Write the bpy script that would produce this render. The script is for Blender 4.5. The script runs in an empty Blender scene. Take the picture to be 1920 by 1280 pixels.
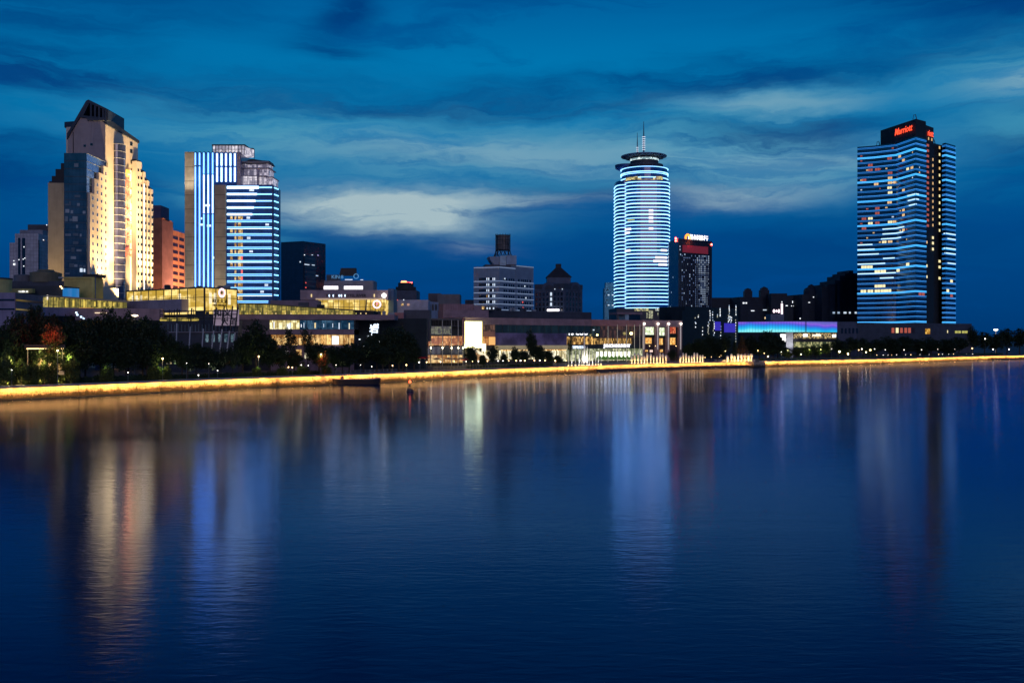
import bpy, math, random
from mathutils import Vector, Matrix
R = math.radians
rnd = random.Random(7)
sc = bpy.context.scene
C = sc.collection

# ---------------------------------------------------------------- camera
FP = 1866.7          # focal length in pixels of the 1920 px wide photograph (35 mm on 36 mm)
CH = 15.0            # height of the camera above the water
cam_d = bpy.data.cameras.new('camera'); cam = bpy.data.objects.new('camera', cam_d); C.objects.link(cam)
cam.location = (0, 0, CH); cam.rotation_euler = (R(90), 0, 0)
cam_d.lens = 35; cam_d.sensor_width = 36; cam_d.clip_start = 0.5; cam_d.clip_end = 30000
sc.camera = cam
sc.view_settings.view_transform = 'Standard'; sc.view_settings.look = 'None'
sc.view_settings.exposure = 0; sc.view_settings.gamma = 1
sc.cycles.use_denoising = True
sc.cycles.max_bounces = 6; sc.cycles.diffuse_bounces = 2; sc.cycles.glossy_bounces = 3
sc.cycles.transmission_bounces = 4; sc.cycles.transparent_max_bounces = 8
sc.cycles.sample_clamp_indirect = 6
sc.cycles.caustics_reflective = True
sc.cycles.use_light_tree = True

# ---------------------------------------------------------------- node helper
class NT:
    def __init__(s, tree): s.t = tree; s.n = tree.nodes; s.l = tree.links
    def put(s, sock, v):
        if v is None: return
        if isinstance(v, bpy.types.NodeSocket): s.l.new(v, sock)
        else: sock.default_value = v
    def m(s, op, a, b=None, c=None, clamp=False):
        n = s.n.new('ShaderNodeMath'); n.operation = op; n.use_clamp = clamp
        s.put(n.inputs[0], a); s.put(n.inputs[1], b)
        if c is not None: s.put(n.inputs[2], c)
        return n.outputs[0]
    def mix(s, f, a, b, mode='MIX'):
        n = s.n.new('ShaderNodeMix'); n.data_type = 'RGBA'; n.blend_type = mode
        s.put(n.inputs[0], f)
        for k, v in ((6, a), (7, b)):
            if not isinstance(v, bpy.types.NodeSocket) and len(v) == 3: v = (*v, 1)
            s.put(n.inputs[k], v)
        return n.outputs[2]
    def noise(s, vec, scale=5, detail=3, rough=.5, dist=0, dim='3D'):
        n = s.n.new('ShaderNodeTexNoise'); n.noise_dimensions = dim
        s.put(n.inputs['Vector'], vec); n.inputs['Scale'].default_value = scale
        n.inputs['Detail'].default_value = detail; n.inputs['Roughness'].default_value = rough
        n.inputs['Distortion'].default_value = dist
        return n.outputs[0]
    def comb(s, x, y, z=0.0):
        n = s.n.new('ShaderNodeCombineXYZ')
        for k, v in enumerate((x, y, z)): s.put(n.inputs[k], v)
        return n.outputs[0]
    def sep(s, v):
        n = s.n.new('ShaderNodeSeparateXYZ'); s.put(n.inputs[0], v); return n.outputs
    def ramp(s, f, stops, interp='LINEAR'):
        n = s.n.new('ShaderNodeValToRGB'); s.put(n.inputs[0], f); cr = n.color_ramp; cr.interpolation = interp
        while len(cr.elements) < len(stops): cr.elements.new(0.5)
        for e, (p, c) in zip(cr.elements, stops):
            e.position = p; e.color = (*c, 1) if len(c) == 3 else c
        return n.outputs[0]
    def maprange(s, v, a, b, c=0.0, d=1.0, smooth=True):
        n = s.n.new('ShaderNodeMapRange'); n.interpolation_type = 'SMOOTHSTEP' if smooth else 'LINEAR'
        s.put(n.inputs[0], v)
        for k, x in enumerate((a, b, c, d)): n.inputs[k+1].default_value = x
        return n.outputs[0]
    def vmul(s, v, k):
        n = s.n.new('ShaderNodeVectorMath'); n.operation = 'MULTIPLY'; s.put(n.inputs[0], v); n.inputs[1].default_value = k
        return n.outputs[0]

# ---------------------------------------------------------------- dusk sky
W = bpy.data.worlds.new('World'); sc.world = W; W.use_nodes = True
t = NT(W.node_tree); t.n.clear()
tc = t.n.new('ShaderNodeTexCoord')
dx, dy, dz = t.sep(tc.outputs['Generated'])
DEG = 57.29578
az = t.m('MULTIPLY', t.m('ARCTAN2', dx, dy), DEG)                     # degrees from north
el = t.m('MULTIPLY', t.m('ARCSINE', dz), DEG)
warp_v = t.comb(t.m('MULTIPLY', az, .09), t.m('MULTIPLY', el, .3))
warp = t.m('SUBTRACT', t.noise(warp_v, 1.0, 7, .58), .5)
warp2 = t.m('SUBTRACT', t.noise(t.comb(t.m('ADD', t.m('MULTIPLY', az, .05), 7.3), t.m('MULTIPLY', el, .16), 3.1), 1.0, 4, .5), .5)
azw = t.m('ADD', az, t.m('MULTIPLY', warp2, 9.0))
elw = t.m('ADD', el, t.m('MULTIPLY', warp, 3.8))
def blob(az0, el0, sx, sy, slope=0.0):
    a = t.m('SUBTRACT', azw, az0)
    e = t.m('SUBTRACT', t.m('SUBTRACT', elw, el0), t.m('MULTIPLY', a, slope))
    a = t.m('DIVIDE', a, sx); e = t.m('DIVIDE', e, sy)
    return t.m('EXPONENT', t.m('MULTIPLY', t.m('ADD', t.m('MULTIPLY', a, a), t.m('MULTIPLY', e, e)), -1.0))
def acc(terms):
    r = None
    for w_, b in terms:
        x = t.m('MULTIPLY', b, w_); r = x if r is None else t.m('ADD', r, x)
    return r
elc = t.m('DIVIDE', t.m('MAXIMUM', el, 0.0), 60.0)
base = t.ramp(elc, [(0, (.0, .036, .155)), (.05, (.0, .054, .215)), (.10, (.0, .078, .27)), (.15, (.0, .135, .36)),
                    (.21, (.0, .190, .44)), (.26, (.0, .178, .43)), (.31, (.0, .122, .35)), (.45, (.0, .030, .13)), (1, (.0, .010, .06))])
streak = t.noise(t.comb(t.m('MULTIPLY', azw, .055), t.m('MULTIPLY', elw, .42), 1.7), 1.0, 7, .62, .6)
fine = t.noise(t.comb(t.m('MULTIPLY', azw, .13), t.m('MULTIPLY', elw, 1.0), 4.2), 1.0, 7, .62, .5)
dark = acc([(.85, blob(10, 14.2, 17, 1.1, .03)), (.75, blob(-25, 13.8, 13, 1.2)), (1.0, blob(15.5, 11.6, 5.5, .8)), (1.0, blob(-9.5, 18.2, 2.2, 1.1, .35)),
            (.9, blob(-11, 15.8, 2.5, .6)), (1.0, blob(29, 9.6, 6, 1.5)), (1.0, blob(-31, 9.0, 8, 2.3)), (.5, blob(0, 3.0, 70, 2.5)), (.6, blob(27, 18.2, 12, 1.5)),
            (.7, blob(-2, 13.0, 9, .6)), (1.0, blob(-26, 18.5, 10, 3.6)), (.6, blob(30, 17.5, 7, 2.5)), (.55, blob(5, 8.4, 6, .6)), (.5, blob(20, 5.5, 12, 1.6))])
dark = t.m('MULTIPLY', dark, t.maprange(streak, .30, .62, .40, 1.25), clamp=True)
col = t.mix(dark, base, (.0, .050, .205))
col = t.mix(t.maprange(streak, .50, .70, 0, .6), col, (.0, .062, .25))
mid = acc([(.9, blob(-1, 10.8, 16, 1.8, -.03)), (.9, blob(13.5, 9.9, 6, 1.5, -.12)), (.9, blob(15, 13.1, 5.5, .8, .03)),
           (.9, blob(27.5, 13.2, 4.5, 1.7)), (.7, blob(27, 10.5, 4, .7)), (.55, blob(-16, 11.6, 7, 1.3)), (.7, blob(-18, 8.0, 2, .9)), (.6, blob(-13.5, 5.7, 1.8, .8)), (.7, blob(-7.0, 7.6, 7.5, 1.5))])
mid = t.m('MULTIPLY', mid, t.maprange(fine, .34, .60, .30, 1.05), clamp=True)
col = t.mix(mid, col, (.045, .275, .450))
pale = acc([(1.5, blob(-7.9, 7.75, 5.2, .85)), (1.1, blob(-6.6, 6.9, 3.2, .75)), (.45, blob(.5, 8.0, 4, .35)), (.35, blob(0, 10.6, 12, .9, -.03)),
            (.50, blob(12, 8.2, 4.5, .6)), (.35, blob(14.5, 9.9, 4, .9)), (.3, blob(15, 13.1, 4, .5)), (.25, blob(-2.5, 5.4, 1.6, .35)), (.35, blob(28, 12.8, 3, .8))])
pale = t.m('MULTIPLY', pale, t.maprange(fine, .34, .58, .35, 1.0), clamp=True)
col = t.mix(pale, col, (.37, .50, .55))
col = t.mix(t.maprange(el, -1.5, 0, 0, 1), (.0, .012, .05), col)
bg = t.n.new('ShaderNodeBackground'); t.put(bg.inputs[0], col); bg.inputs[1].default_value = 1.0
out = t.n.new('ShaderNodeOutputWorld'); t.l.new(bg.outputs[0], out.inputs[0])

# weak soft fill lamp added behind the camera to tint the facades mauve
mauve_fill_d = bpy.data.lights.new('mauve_fill', 'SUN'); mauve_fill_d.energy = .38; mauve_fill_d.angle = R(25); mauve_fill_d.color = (1, .74, .86)
mauve_fill = bpy.data.objects.new('mauve_fill', mauve_fill_d); C.objects.link(mauve_fill); mauve_fill.rotation_euler = (R(80), 0, R(8))

# ---------------------------------------------------------------- geometry helpers
def P(px, D): return Vector(((px-960)/FP*D, D))
def Z(py, D): return CH + (640-py)/FP*D

class MB:
    def __init__(s): s.v = []; s.f = []; s.fm = []; s.cur = None; s.smooth = False
    def add(s, vs, fs, m=None):
        b = len(s.v); s.v += [tuple(v) for v in vs]
        for f in fs: s.f.append(tuple(b+i for i in f)); s.fm.append(m or s.cur)
        return s
    def hexa(s, p, m=None):   # 8 points: bottom ring 0-3, top ring 4-7
        return s.add(p, [(3,2,1,0), (4,5,6,7), (0,1,5,4), (1,2,6,5), (2,3,7,6), (3,0,4,7)], m)
    def box(s, x0, x1, y0, y1, z0, z1, m=None):
        return s.hexa([(x0,y0,z0),(x1,y0,z0),(x1,y1,z0),(x0,y1,z0),(x0,y0,z1),(x1,y0,z1),(x1,y1,z1),(x0,y1,z1)], m)
    def prism(s, poly, z0, z1, m=None):   # poly: xy list; z1 may be a list
        n = len(poly); zt = z1 if isinstance(z1, (list, tuple)) else [z1]*n
        area = sum(poly[i][0]*poly[(i+1)%n][1]-poly[(i+1)%n][0]*poly[i][1] for i in range(n))
        idx = list(range(n)) if area > 0 else list(range(n))[::-1]
        vs = [(poly[i][0], poly[i][1], z0) for i in idx] + [(poly[i][0], poly[i][1], zt[i]) for i in idx]
        fs = [tuple(range(n))[::-1], tuple(range(n, 2*n))] + [(i, (i+1)%n, n+(i+1)%n, n+i) for i in range(n)]
        return s.add(vs, fs, m)
    def slab(s, pts, off, m=None):        # 3D polygon extruded by a vector
        n = len(pts); off = Vector(off)
        vs = [Vector(p) for p in pts] + [Vector(p)+off for p in pts]
        fs = [tuple(range(n)), tuple(range(n, 2*n))[::-1]] + [((i+1)%n, i, n+i, n+(i+1)%n) for i in range(n)]
        return s.add(vs, fs, m)
    def tube(s, pts, r, n=8, m=None, caps=True):
        pts = [Vector(p) for p in pts]; k = len(pts); rs = r if isinstance(r, (list, tuple)) else [r]*k
        vs = []
        for i, p in enumerate(pts):
            d = (pts[min(i+1, k-1)]-pts[max(i-1, 0)]).normalized()
            a = Vector((0,0,1)) if abs(d.z) < .9 else Vector((1,0,0))
            u = d.cross(a).normalized(); w = d.cross(u)
            for j in range(n):
                an = 2*math.pi*j/n; vs.append(p+(u*math.cos(an)+w*math.sin(an))*rs[i])
        fs = []
        for i in range(k-1):
            for j in range(n):
                fs.append((i*n+j, i*n+(j+1)%n, (i+1)*n+(j+1)%n, (i+1)*n+j))
        if caps: fs += [tuple(range(n))[::-1], tuple((k-1)*n+j for j in range(n))]
        return s.add(vs, fs, m)
    def lathe(s, c, prof, n=24, m=None, sx=1, sy=1):   # prof: (r, z)
        vs = []
        for r, z in prof:
            for j in range(n):
                a = 2*math.pi*j/n; vs.append((c[0]+r*sx*math.cos(a), c[1]+r*sy*math.sin(a), c[2]+z))
        fs = [(i*n+j, i*n+(j+1)%n, (i+1)*n+(j+1)%n, (i+1)*n+j) for i in range(len(prof)-1) for j in range(n)]
        fs += [tuple(range(n))[::-1], tuple((len(prof)-1)*n+j for j in range(n))]
        return s.add(vs, fs, m)
    def ball(s, c, r, n=8, k=5, m=None, sz=1):
        prof = [(max(.02*r, r*math.sin(math.pi*i/k)), -r*sz*math.cos(math.pi*i/k)) for i in range(k+1)]
        return s.lathe(c, prof, n, m)
    def build(s, name, mat, parent=None, **props):
        if not s.v: return None
        me = bpy.data.meshes.new(name)
        off = Vector((0,0,0)); q = parent
        while q is not None: off += q.location; q = q.parent
        me.from_pydata([(v[0]-off.x, v[1]-off.y, v[2]-off.z) for v in s.v], [], s.f)
        ms = []
        for m in s.fm:
            m = m or mat
            if m not in ms: ms.append(m)
        for m in ms: me.materials.append(m)
        if len(ms) > 1: me.polygons.foreach_set('material_index', [ms.index(m or mat) for m in s.fm])
        if s.smooth: me.polygons.foreach_set('use_smooth', [True]*len(me.polygons))
        me.update()
        o = bpy.data.objects.new(name, me); C.objects.link(o)
        if parent is not None: o.parent = parent
        for k_, v_ in props.items(): o[k_] = v_
        return o

def thing(name, label, cat, loc=(0,0,0), group=None):
    o = bpy.data.objects.new(name, None); C.objects.link(o); o.location = loc; o.empty_display_size = 2
    o['label'] = label; o['category'] = cat
    if group: o['group'] = group
    return o
def tag(o, label, cat, group=None):
    o['label'] = label; o['category'] = cat
    if group: o['group'] = group
    return o
KIDS = {}
def kids(o): return [c for c in bpy.data.objects if c.parent == o]
def copy_tree(o, parent=None, cache={}):
    c = o.copy(); C.objects.link(c)
    if parent is not None: c.parent = parent
    if o.name not in cache: cache[o.name] = kids(o)
    for ch in cache[o.name]: copy_tree(ch, c)
    return c

class Face:
    """A vertical plane between two ground points: u along it, z up, d out of it towards the river."""
    def __init__(s, a, b):
        s.p0 = Vector(a); s.p1 = Vector(b); s.u = (s.p1-s.p0); s.L = s.u.length; s.u.normalize()
        s.n = Vector((s.u.y, -s.u.x))
    def at(s, u, z, d=0.0):
        q = s.p0+s.u*u+s.n*d; return Vector((q.x, q.y, z))
    def U(s, px):
        k = (px-960)/FP; return (k*s.p0.y-s.p0.x)/(s.u.x-k*s.u.y)
    def D(s, px): return s.p0.y+s.U(px)*s.u.y
    def Z(s, py, px): return Z(py, s.D(px))
    def box(s, mb, u0, u1, z0, z1, d0, d1, m=None):
        a = s.at(u0,z0,d1); b = s.at(u1,z0,d1); c = s.at(u1,z0,d0); d = s.at(u0,z0,d0)
        up = Vector((0,0,z1-z0))
        return mb.hexa([a,b,c,d,a+up,b+up,c+up,d+up], m)
    def pbox(s, mb, x0, x1, ytop, ybot, d0, d1, m=None, ref=None):
        """the same, its corners read off as picture positions and turned into metres at this wall's distance"""
        r = ref if ref is not None else (x0+x1)/2
        return s.box(mb, s.U(x0), s.U(x1), s.Z(ybot, r), s.Z(ytop, r), d0, d1, m)
    def ppoly(s, mb, pts, d0, d1, m=None):
        q = [s.at(s.U(x), s.Z(y, x), d1) for x, y in pts]
        return mb.slab(q, Vector((s.n.x, s.n.y, 0))*(d0-d1), m)
def PF(x0, D0, x1, D1): return Face(P(x0, D0), P(x1, D1))

def text(face, body, px, py, height, mat, parent, name='sign_lettering', d=.4, depth=.25, align='CENTER', shear=0, squeeze=1.0, u=None, z=None, bold=.0, spacing=1.0, **props):
    cu = bpy.data.curves.new('txt', 'FONT'); cu.body = body; cu.size = height*1.38; cu.extrude = depth/2; cu.shear = shear
    cu.align_x = align; cu.align_y = 'CENTER'; cu.resolution_u = 2; cu.offset = bold; cu.space_character = spacing; cu.space_line = .95
    tmp = bpy.data.objects.new('txt', cu); C.objects.link(tmp)
    dg = bpy.context.evaluated_depsgraph_get(); dg.update()
    me = bpy.data.meshes.new_from_object(tmp.evaluated_get(dg)); bpy.data.objects.remove(tmp)
    if u is None: u = face.U(px)
    if z is None: z = face.Z(py, px)
    o3 = face.at(u, z, d)
    M = Matrix(((face.u.x*squeeze, 0, face.n.x, o3.x), (face.u.y*squeeze, 0, face.n.y, o3.y), (0, 1, 0, o3.z), (0,0,0,1)))
    me.transform(M)
    off = Vector((0,0,0)); q = parent
    while q is not None: off += q.location; q = q.parent
    me.transform(Matrix.Translation(-off))
    me.materials.clear(); me.materials.append(mat)
    o = bpy.data.objects.new(name, me); C.objects.link(o); o.parent = parent
    for k_, v_ in props.items(): o[k_] = v_
    return o

def many(parts, name, parent, most=100):
    """parts: list of (size, MB, material). The largest `most` become parts of their own, the rest one part."""
    parts = sorted(parts, key=lambda p: -p[0]); rest = MB()
    for k, (sz, mb, m) in enumerate(parts):
        if k < most: mb.build(name, m, parent)
        else:
            b = len(rest.v); rest.v += mb.v
            for f, fm in zip(mb.f, mb.fm): rest.f.append(tuple(b+i for i in f)); rest.fm.append(fm or m)
    if rest.v: rest.build(name, parts[-1][2], parent, kind='stuff')

# ---------------------------------------------------------------- materials
MC = {}
def mat(name, col, rough=.6, metal=0.0, var=.18, vs=.25, emit=None, es=0.0, spec=.5, bump=0, streaks=0.0, grid=None):
    """matte or glossy surface with uneven colour; grid=(w, h, joint, dark) lays panel joints over it"""
    if name in MC: return MC[name]
    m = bpy.data.materials.new(name); m.use_nodes = True; n = NT(m.node_tree)
    b = m.node_tree.nodes['Principled BSDF']; tc = n.n.new('ShaderNodeTexCoord'); ob = tc.outputs['Object']
    c = n.mix(n.maprange(n.noise(ob, vs, 4, .6), .3, .7), tuple(x*(1-var) for x in col), tuple(min(1, x*(1+var)) for x in col))
    if streaks:
        s_ = n.noise(n.vmul(ob, (1.3, 1.3, .07)), 1.0, 3, .6)
        c = n.mix(n.maprange(s_, .5, .75, 0, streaks), c, tuple(x*.35 for x in col))
    if grid:
        w_, h_, j_, dk = grid
        x, y, z = n.sep(ob)
        fx = n.m('FRACT', n.m('DIVIDE', n.m('ADD', x, n.m('MULTIPLY', y, .83)), w_)); fz = n.m('FRACT', n.m('DIVIDE', z, h_))
        j = n.m('MAXIMUM', n.m('LESS_THAN', fx, j_/w_), n.m('LESS_THAN', fz, j_/h_))
        c = n.mix(n.m('MULTIPLY', j, dk), c, tuple(x*.3 for x in col))
    n.put(b.inputs['Base Color'], c); b.inputs['Roughness'].default_value = rough
    b.inputs['Metallic'].default_value = metal; b.inputs['Specular IOR Level'].default_value = spec
    if emit: b.inputs['Emission Color'].default_value = (*emit, 1); b.inputs['Emission Strength'].default_value = es
    if bump:
        bn = n.n.new('ShaderNodeBump'); bn.inputs['Strength'].default_value = bump
        n.put(bn.inputs['Height'], n.noise(ob, 2.5, 4)); n.l.new(bn.outputs[0], b.inputs['Normal'])
    MC[name] = m; return m

def glow(name, col, st):
    """a lamp's glowing surface"""
    if name in MC: return MC[name]
    m = bpy.data.materials.new(name); m.use_nodes = True; b = m.node_tree.nodes['Principled BSDF']
    b.inputs['Base Color'].default_value = (*[min(1, x*.5+.2) for x in col], 1); b.inputs['Roughness'].default_value = .4
    b.inputs['Emission Color'].default_value = (*col, 1); b.inputs['Emission Strength'].default_value = st
    MC[name] = m; return m

def lit(name, lo, hi, st, w=1.6, h=3.6, seed=0.0, contrast=(.3, .7), dead=.0, glass=True):
    """lit room seen through glass: blocks of unequal brightness (shelves, curtains, lamps)"""
    if name in MC: return MC[name]
    m = bpy.data.materials.new(name); m.use_nodes = True; n = NT(m.node_tree)
    b = m.node_tree.nodes['Principled BSDF']; tc = n.n.new('ShaderNodeTexCoord'); ob = tc.outputs['Object']
    x, y, z = n.sep(ob)
    s_ = n.m('ADD', x, n.m('MULTIPLY', y, .77))
    cell = n.comb(n.m('FLOOR', n.m('DIVIDE', s_, w)), n.m('FLOOR', n.m('DIVIDE', z, h)), seed)
    wn = n.n.new('ShaderNodeTexWhiteNoise'); n.put(wn.inputs['Vector'], cell)
    cell2 = n.comb(n.m('FLOOR', n.m('DIVIDE', s_, w*.31)), n.m('FLOOR', n.m('DIVIDE', z, h*.45)), seed+5)
    wn2 = n.n.new('ShaderNodeTexWhiteNoise'); n.put(wn2.inputs['Vector'], cell2)
    blur = n.noise(n.vmul(ob, (1, 1, 1.6)), .7/w*1.6, 3, .6)
    f = n.m('ADD', n.m('ADD', n.m('MULTIPLY', wn.outputs[0], .42), n.m('MULTIPLY', wn2.outputs[0], .20)), n.m('MULTIPLY', blur, .55))
    f = n.maprange(f, contrast[0]+.12, contrast[1]+.22)
    c = n.mix(f, lo, hi)
    if dead: c = n.mix(n.m('LESS_THAN', wn.outputs[0], dead), c, (.01, .015, .02))
    n.put(b.inputs['Emission Color'], c); b.inputs['Emission Strength'].default_value = st
    b.inputs['Base Color'].default_value = (.03, .03, .03, 1); b.inputs['Roughness'].default_value = .12
    MC[name] = m; return m
# ---------------------------------------------------------------- shared materials
M = {}
M['leaf'] = None
concrete = mat('pale concrete', (.30, .28, .27), .8)
dark_metal = mat('dark painted metal', (.035, .04, .045), .45, .4)
grey_metal = mat('grey metal', (.22, .23, .25), .4, .6)
white_metal = mat('white painted metal', (.6, .6, .6), .4)
dark_glass = mat('dark tinted glass', (.012, .02, .03), .08, 0, var=.3, spec=.8)
blue_glass = mat('blue curtain glass', (.015, .07, .24), .25, 0, var=.3, spec=.8, grid=(1.6, 3.5, .08, .5))
roof_dark = mat('dark roof felt', (.03, .034, .04), .8)
mauve = mat('rose grey stone cladding', (.30, .20, .22), .7, streaks=.25, grid=(3.2, 1.6, .06, .35))
lilac = mat('lilac grey panels', (.24, .22, .33), .6, streaks=.2, grid=(4, 3.4, .1, .5))
navy = mat('dark slate cladding', (.05, .06, .08), .6, streaks=.3)
bark = mat('bark', (.05, .038, .028), .9)
win_dark = mat('unlit window', (.012, .018, .026), .1, spec=.8)
led_gold = glow('warm strip light', (1.0, .47, .10), 85)
_n = NT(led_gold.node_tree); _o = _n.n.new('ShaderNodeTexCoord').outputs['Object']
_k = _n.m('MULTIPLY', _n.maprange(_n.noise(_o, .35, 3, .7), .36, .56, .2, 1.4), _n.maprange(_n.noise(_o, .05, 2), .4, .6, .7, 1.15))
_n.put(led_gold.node_tree.nodes['Principled BSDF'].inputs['Emission Strength'], _n.m('MULTIPLY', _k, 100.0))
bulb_warm = glow('warm bulb', (1.0, .62, .25), 7)
bulb_white = glow('white bulb', (1.0, .90, .78), 5)
bulb_cool = glow('cool bulb', (.70, .88, 1.0), 5)
bulb_red = glow('red beacon', (1.0, .06, .04), 25)

# ---------------------------------------------------------------- setting: water, ground, quay
SHORE = [(-900, -60), (-420, 40), (-215, 180), (-131, 255), (-114, 280), (-88.5, 318), (-63.4, 348), (-47.3, 368), (0, 437), (67, 523),
         (153, 596), (250, 667), (377, 800), (440, 850), (640, 980), (1200, 1200), (3000, 1700)]
SHORE = [Vector(p) for p in SHORE]
ZG = 3.4
def shore_at(px):
    """point of the quay's edge seen at a picture column, and the outward and along directions"""
    k = (px-960)/FP
    for a, b in zip(SHORE, SHORE[1:]):
        fa = a.x-k*a.y; fb = b.x-k*b.y
        if fa <= 0 < fb and a.y > 0:
            t_ = fa/(fa-fb); q = a+(b-a)*t_; u = (b-a).normalized(); return q, Vector((u.y, -u.x)), u
    return None
def QD(px): return shore_at(px)[0].y
def off_shore(px, d):
    q, n, u = shore_at(px); return q-n*d        # d metres inland

def water_mat():
    m = bpy.data.materials.new('river water'); m.use_nodes = True; n = NT(m.node_tree)
    b = m.node_tree.nodes['Principled BSDF']; tc = n.n.new('ShaderNodeTexCoord'); ob = tc.outputs['Object']
    n.n.remove(b); b = n.n.new('ShaderNodeBsdfGlossy'); b.inputs['Color'].default_value = (.49, .63, 1.0, 1)
    df = n.n.new('ShaderNodeBsdfDiffuse'); df.inputs['Color'].default_value = (.0, .012, .05, 1)
    fr_ = n.n.new('ShaderNodeFresnel'); fr_.inputs['IOR'].default_value = 1.23; ms_ = n.n.new('ShaderNodeMixShader')
    n.l.new(fr_.outputs[0], ms_.inputs[0]); n.l.new(df.outputs[0], ms_.inputs[1]); n.l.new(b.outputs[0], ms_.inputs[2])
    n.l.new(ms_.outputs[0], n.n['Material Output'].inputs[0])
    swell = n.noise(n.vmul(ob, (.010, .03, 1)), 1.0, 3, .5, .8)
    n.put(b.inputs['Roughness'], n.maprange(swell, .3, .7, .10, .145))
    rip = n.noise(n.vmul(ob, (.55, 1.5, 1)), 1.0, 3, .55, .5)
    rip2 = n.noise(n.vmul(ob, (.09, .30, 1)), 1.0, 3, .5, .5)
    h = n.m('ADD', n.m('MULTIPLY', rip, .018), n.m('MULTIPLY', rip2, .018))
    bn = n.n.new('ShaderNodeBump'); bn.inputs['Strength'].default_value = 1.0; bn.inputs['Distance'].default_value = 1.0
    n.put(bn.inputs['Height'], h); n.l.new(bn.outputs[0], b.inputs['Normal']); n.l.new(bn.outputs[0], fr_.inputs['Normal'])
    return m
mb = MB(); mb.add([(-6000,-1500,0), (6000,-1500,0), (6000,9000,0), (-6000,9000,0)], [(0,1,2,3)])
water = mb.build('river_water', water_mat()); water['kind'] = 'structure'
pave = mat('dark paving', (.10, .09, .085), .8, vs=.08)
mb = MB()
g = [(p.x, p.y) for p in SHORE]
gi = []
for i, p in enumerate(SHORE):
    a = SHORE[max(0, i-1)]; b = SHORE[min(len(SHORE)-1, i+1)]; u = (b-a).normalized(); n_ = Vector((u.y, -u.x)); gi.append(p-n_*.2)
ring = [(p.x, p.y) for p in gi]+[(9000, 1700), (9000, 9000), (-9000, 9000), (-9000, -60)]
mb.add([(x, y, ZG) for x, y in ring], [tuple(range(len(ring)))])
ground = mb.build('ground', pave); ground['kind'] = 'structure'
# lawn behind the promenade
grass = mat('lawn grass', (.035, .07, .02), .9, var=.4, vs=.6)
def strip(x0, x1, d0, d1, z, m, name, step=12, **kw):
    mb = MB(); xs = [x0+(x1-x0)*i/step for i in range(step+1)]
    pts = [(off_shore(x, d0), off_shore(x, d1)) for x in xs]
    for (a, b), (c, d) in zip(pts, pts[1:]): mb.add([(a.x,a.y,z), (c.x,c.y,z), (d.x,d.y,z), (b.x,b.y,z)], [(0,1,2,3)])
    o = mb.build(name, m); o['kind'] = 'structure'; return o
strip(-300, 640, 7, 34, ZG+.006, grass, 'lawn')
strip(1450, 1990, 9, 40, ZG+.006, grass, 'riverside_lawn')
strip(-300, 1990, .5, 5.5, ZG+.012, mat('promenade stone', (.22, .19, .16), .7, grid=(1.2, 1.2, .05, .5)), 'promenade', 50)

# the lit embankment wall: brick courses, coping, expansion piers, strip light under the coping
def wall_mat():
    m = bpy.data.materials.new('embankment brick'); m.use_nodes = True; n = NT(m.node_tree)
    b = m.node_tree.nodes['Principled BSDF']; tc = n.n.new('ShaderNodeTexCoord'); ob = tc.outputs['Object']
    x, y, z = n.sep(ob)
    s_ = n.m('ADD', n.m('MULTIPLY', x, .75), n.m('MULTIPLY', y, .65))
    br = n.n.new('ShaderNodeTexBrick'); n.put(br.inputs['Vector'], n.comb(s_, z)); br.inputs['Scale'].default_value = 1.0
    br.inputs['Brick Width'].default_value = 1.4; br.inputs['Row Height'].default_value = .42; br.inputs['Mortar Size'].default_value = .035
    br.inputs['Color1'].default_value = (.62, .50, .34, 1); br.inputs['Color2'].default_value = (.50, .38, .25, 1); br.inputs['Mortar'].default_value = (.10, .07, .05, 1)
    stain = n.noise(n.vmul(ob, (.10, .10, .35)), 1.0, 5, .65)
    weeds = n.noise(n.vmul(ob, (.55, .55, .4)), 1.0, 4, .7)
    low = n.maprange(z, 2.0, .2, 0, .30)
    f = n.maprange(n.m('ADD', n.m('MULTIPLY', n.m('ADD', stain, weeds), .5), low), .54, .72, 0, .85)
    c = n.mix(f, br.outputs[0], (.07, .04, .02))
    wd = n.m('ADD', n.noise(n.vmul(ob, (.45, .45, .22)), 1.0, 5, .75), n.maprange(z, 2.9, .3, -.12, .10, False))
    c = n.mix(n.maprange(wd, .50, .60, 0, .8), c, (.05, .04, .015))
    tide = n.maprange(z, .55, .15, 0, .9)
    c = n.mix(tide, c, (.03, .025, .02))
    n.put(b.inputs['Base Color'], c); b.inputs['Roughness'].default_value = .85
    return m
brick = wall_mat(); coping = mat('pale coping stone', (.45, .42, .38), .7)
qw = thing('embankment_wall', 'golden lit brick embankment wall running the whole length of the river bank', 'wall', (0, 0, 0))
def along(d_out, pts=None):
    pts = pts or SHORE; o = []
    for i, p in enumerate(pts):
        a = pts[max(0, i-1)]; b = pts[min(len(pts)-1, i+1)]; u = (b-a).normalized(); n_ = Vector((u.y, -u.x)); o.append(p+n_*d_out)
    return o
def ribbon(mb, d0, d1, z0, z1, pts=None):
    A = along(d0, pts); B = along(d1, pts)
    for i in range(len(A)-1):
        a, b, c, d = A[i], A[i+1], B[i+1], B[i]
        mb.hexa([(d.x,d.y,z0), (c.x,c.y,z0), (b.x,b.y,z0), (a.x,a.y,z0), (d.x,d.y,z1), (c.x,c.y,z1), (b.x,b.y,z1), (a.x,a.y,z1)])
    return mb
ribbon(MB(), -1.0, 0, -2, 3.12).build('wall', brick, qw)
ribbon(MB(), -1.0, 1.12, 3.16, 3.50).build('coping', coping, qw)
ribbon(MB(), .12, .55, -.5, .16).build('footing', mat('wet stone', (.05, .04, .035), .4), qw)
VIS = [p for p in SHORE if p.y > 100 and p.x < 700]
ribbon(MB(), 1.05, 1.12, 3.0, 3.159).build('coping_lip', coping, qw)
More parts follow.
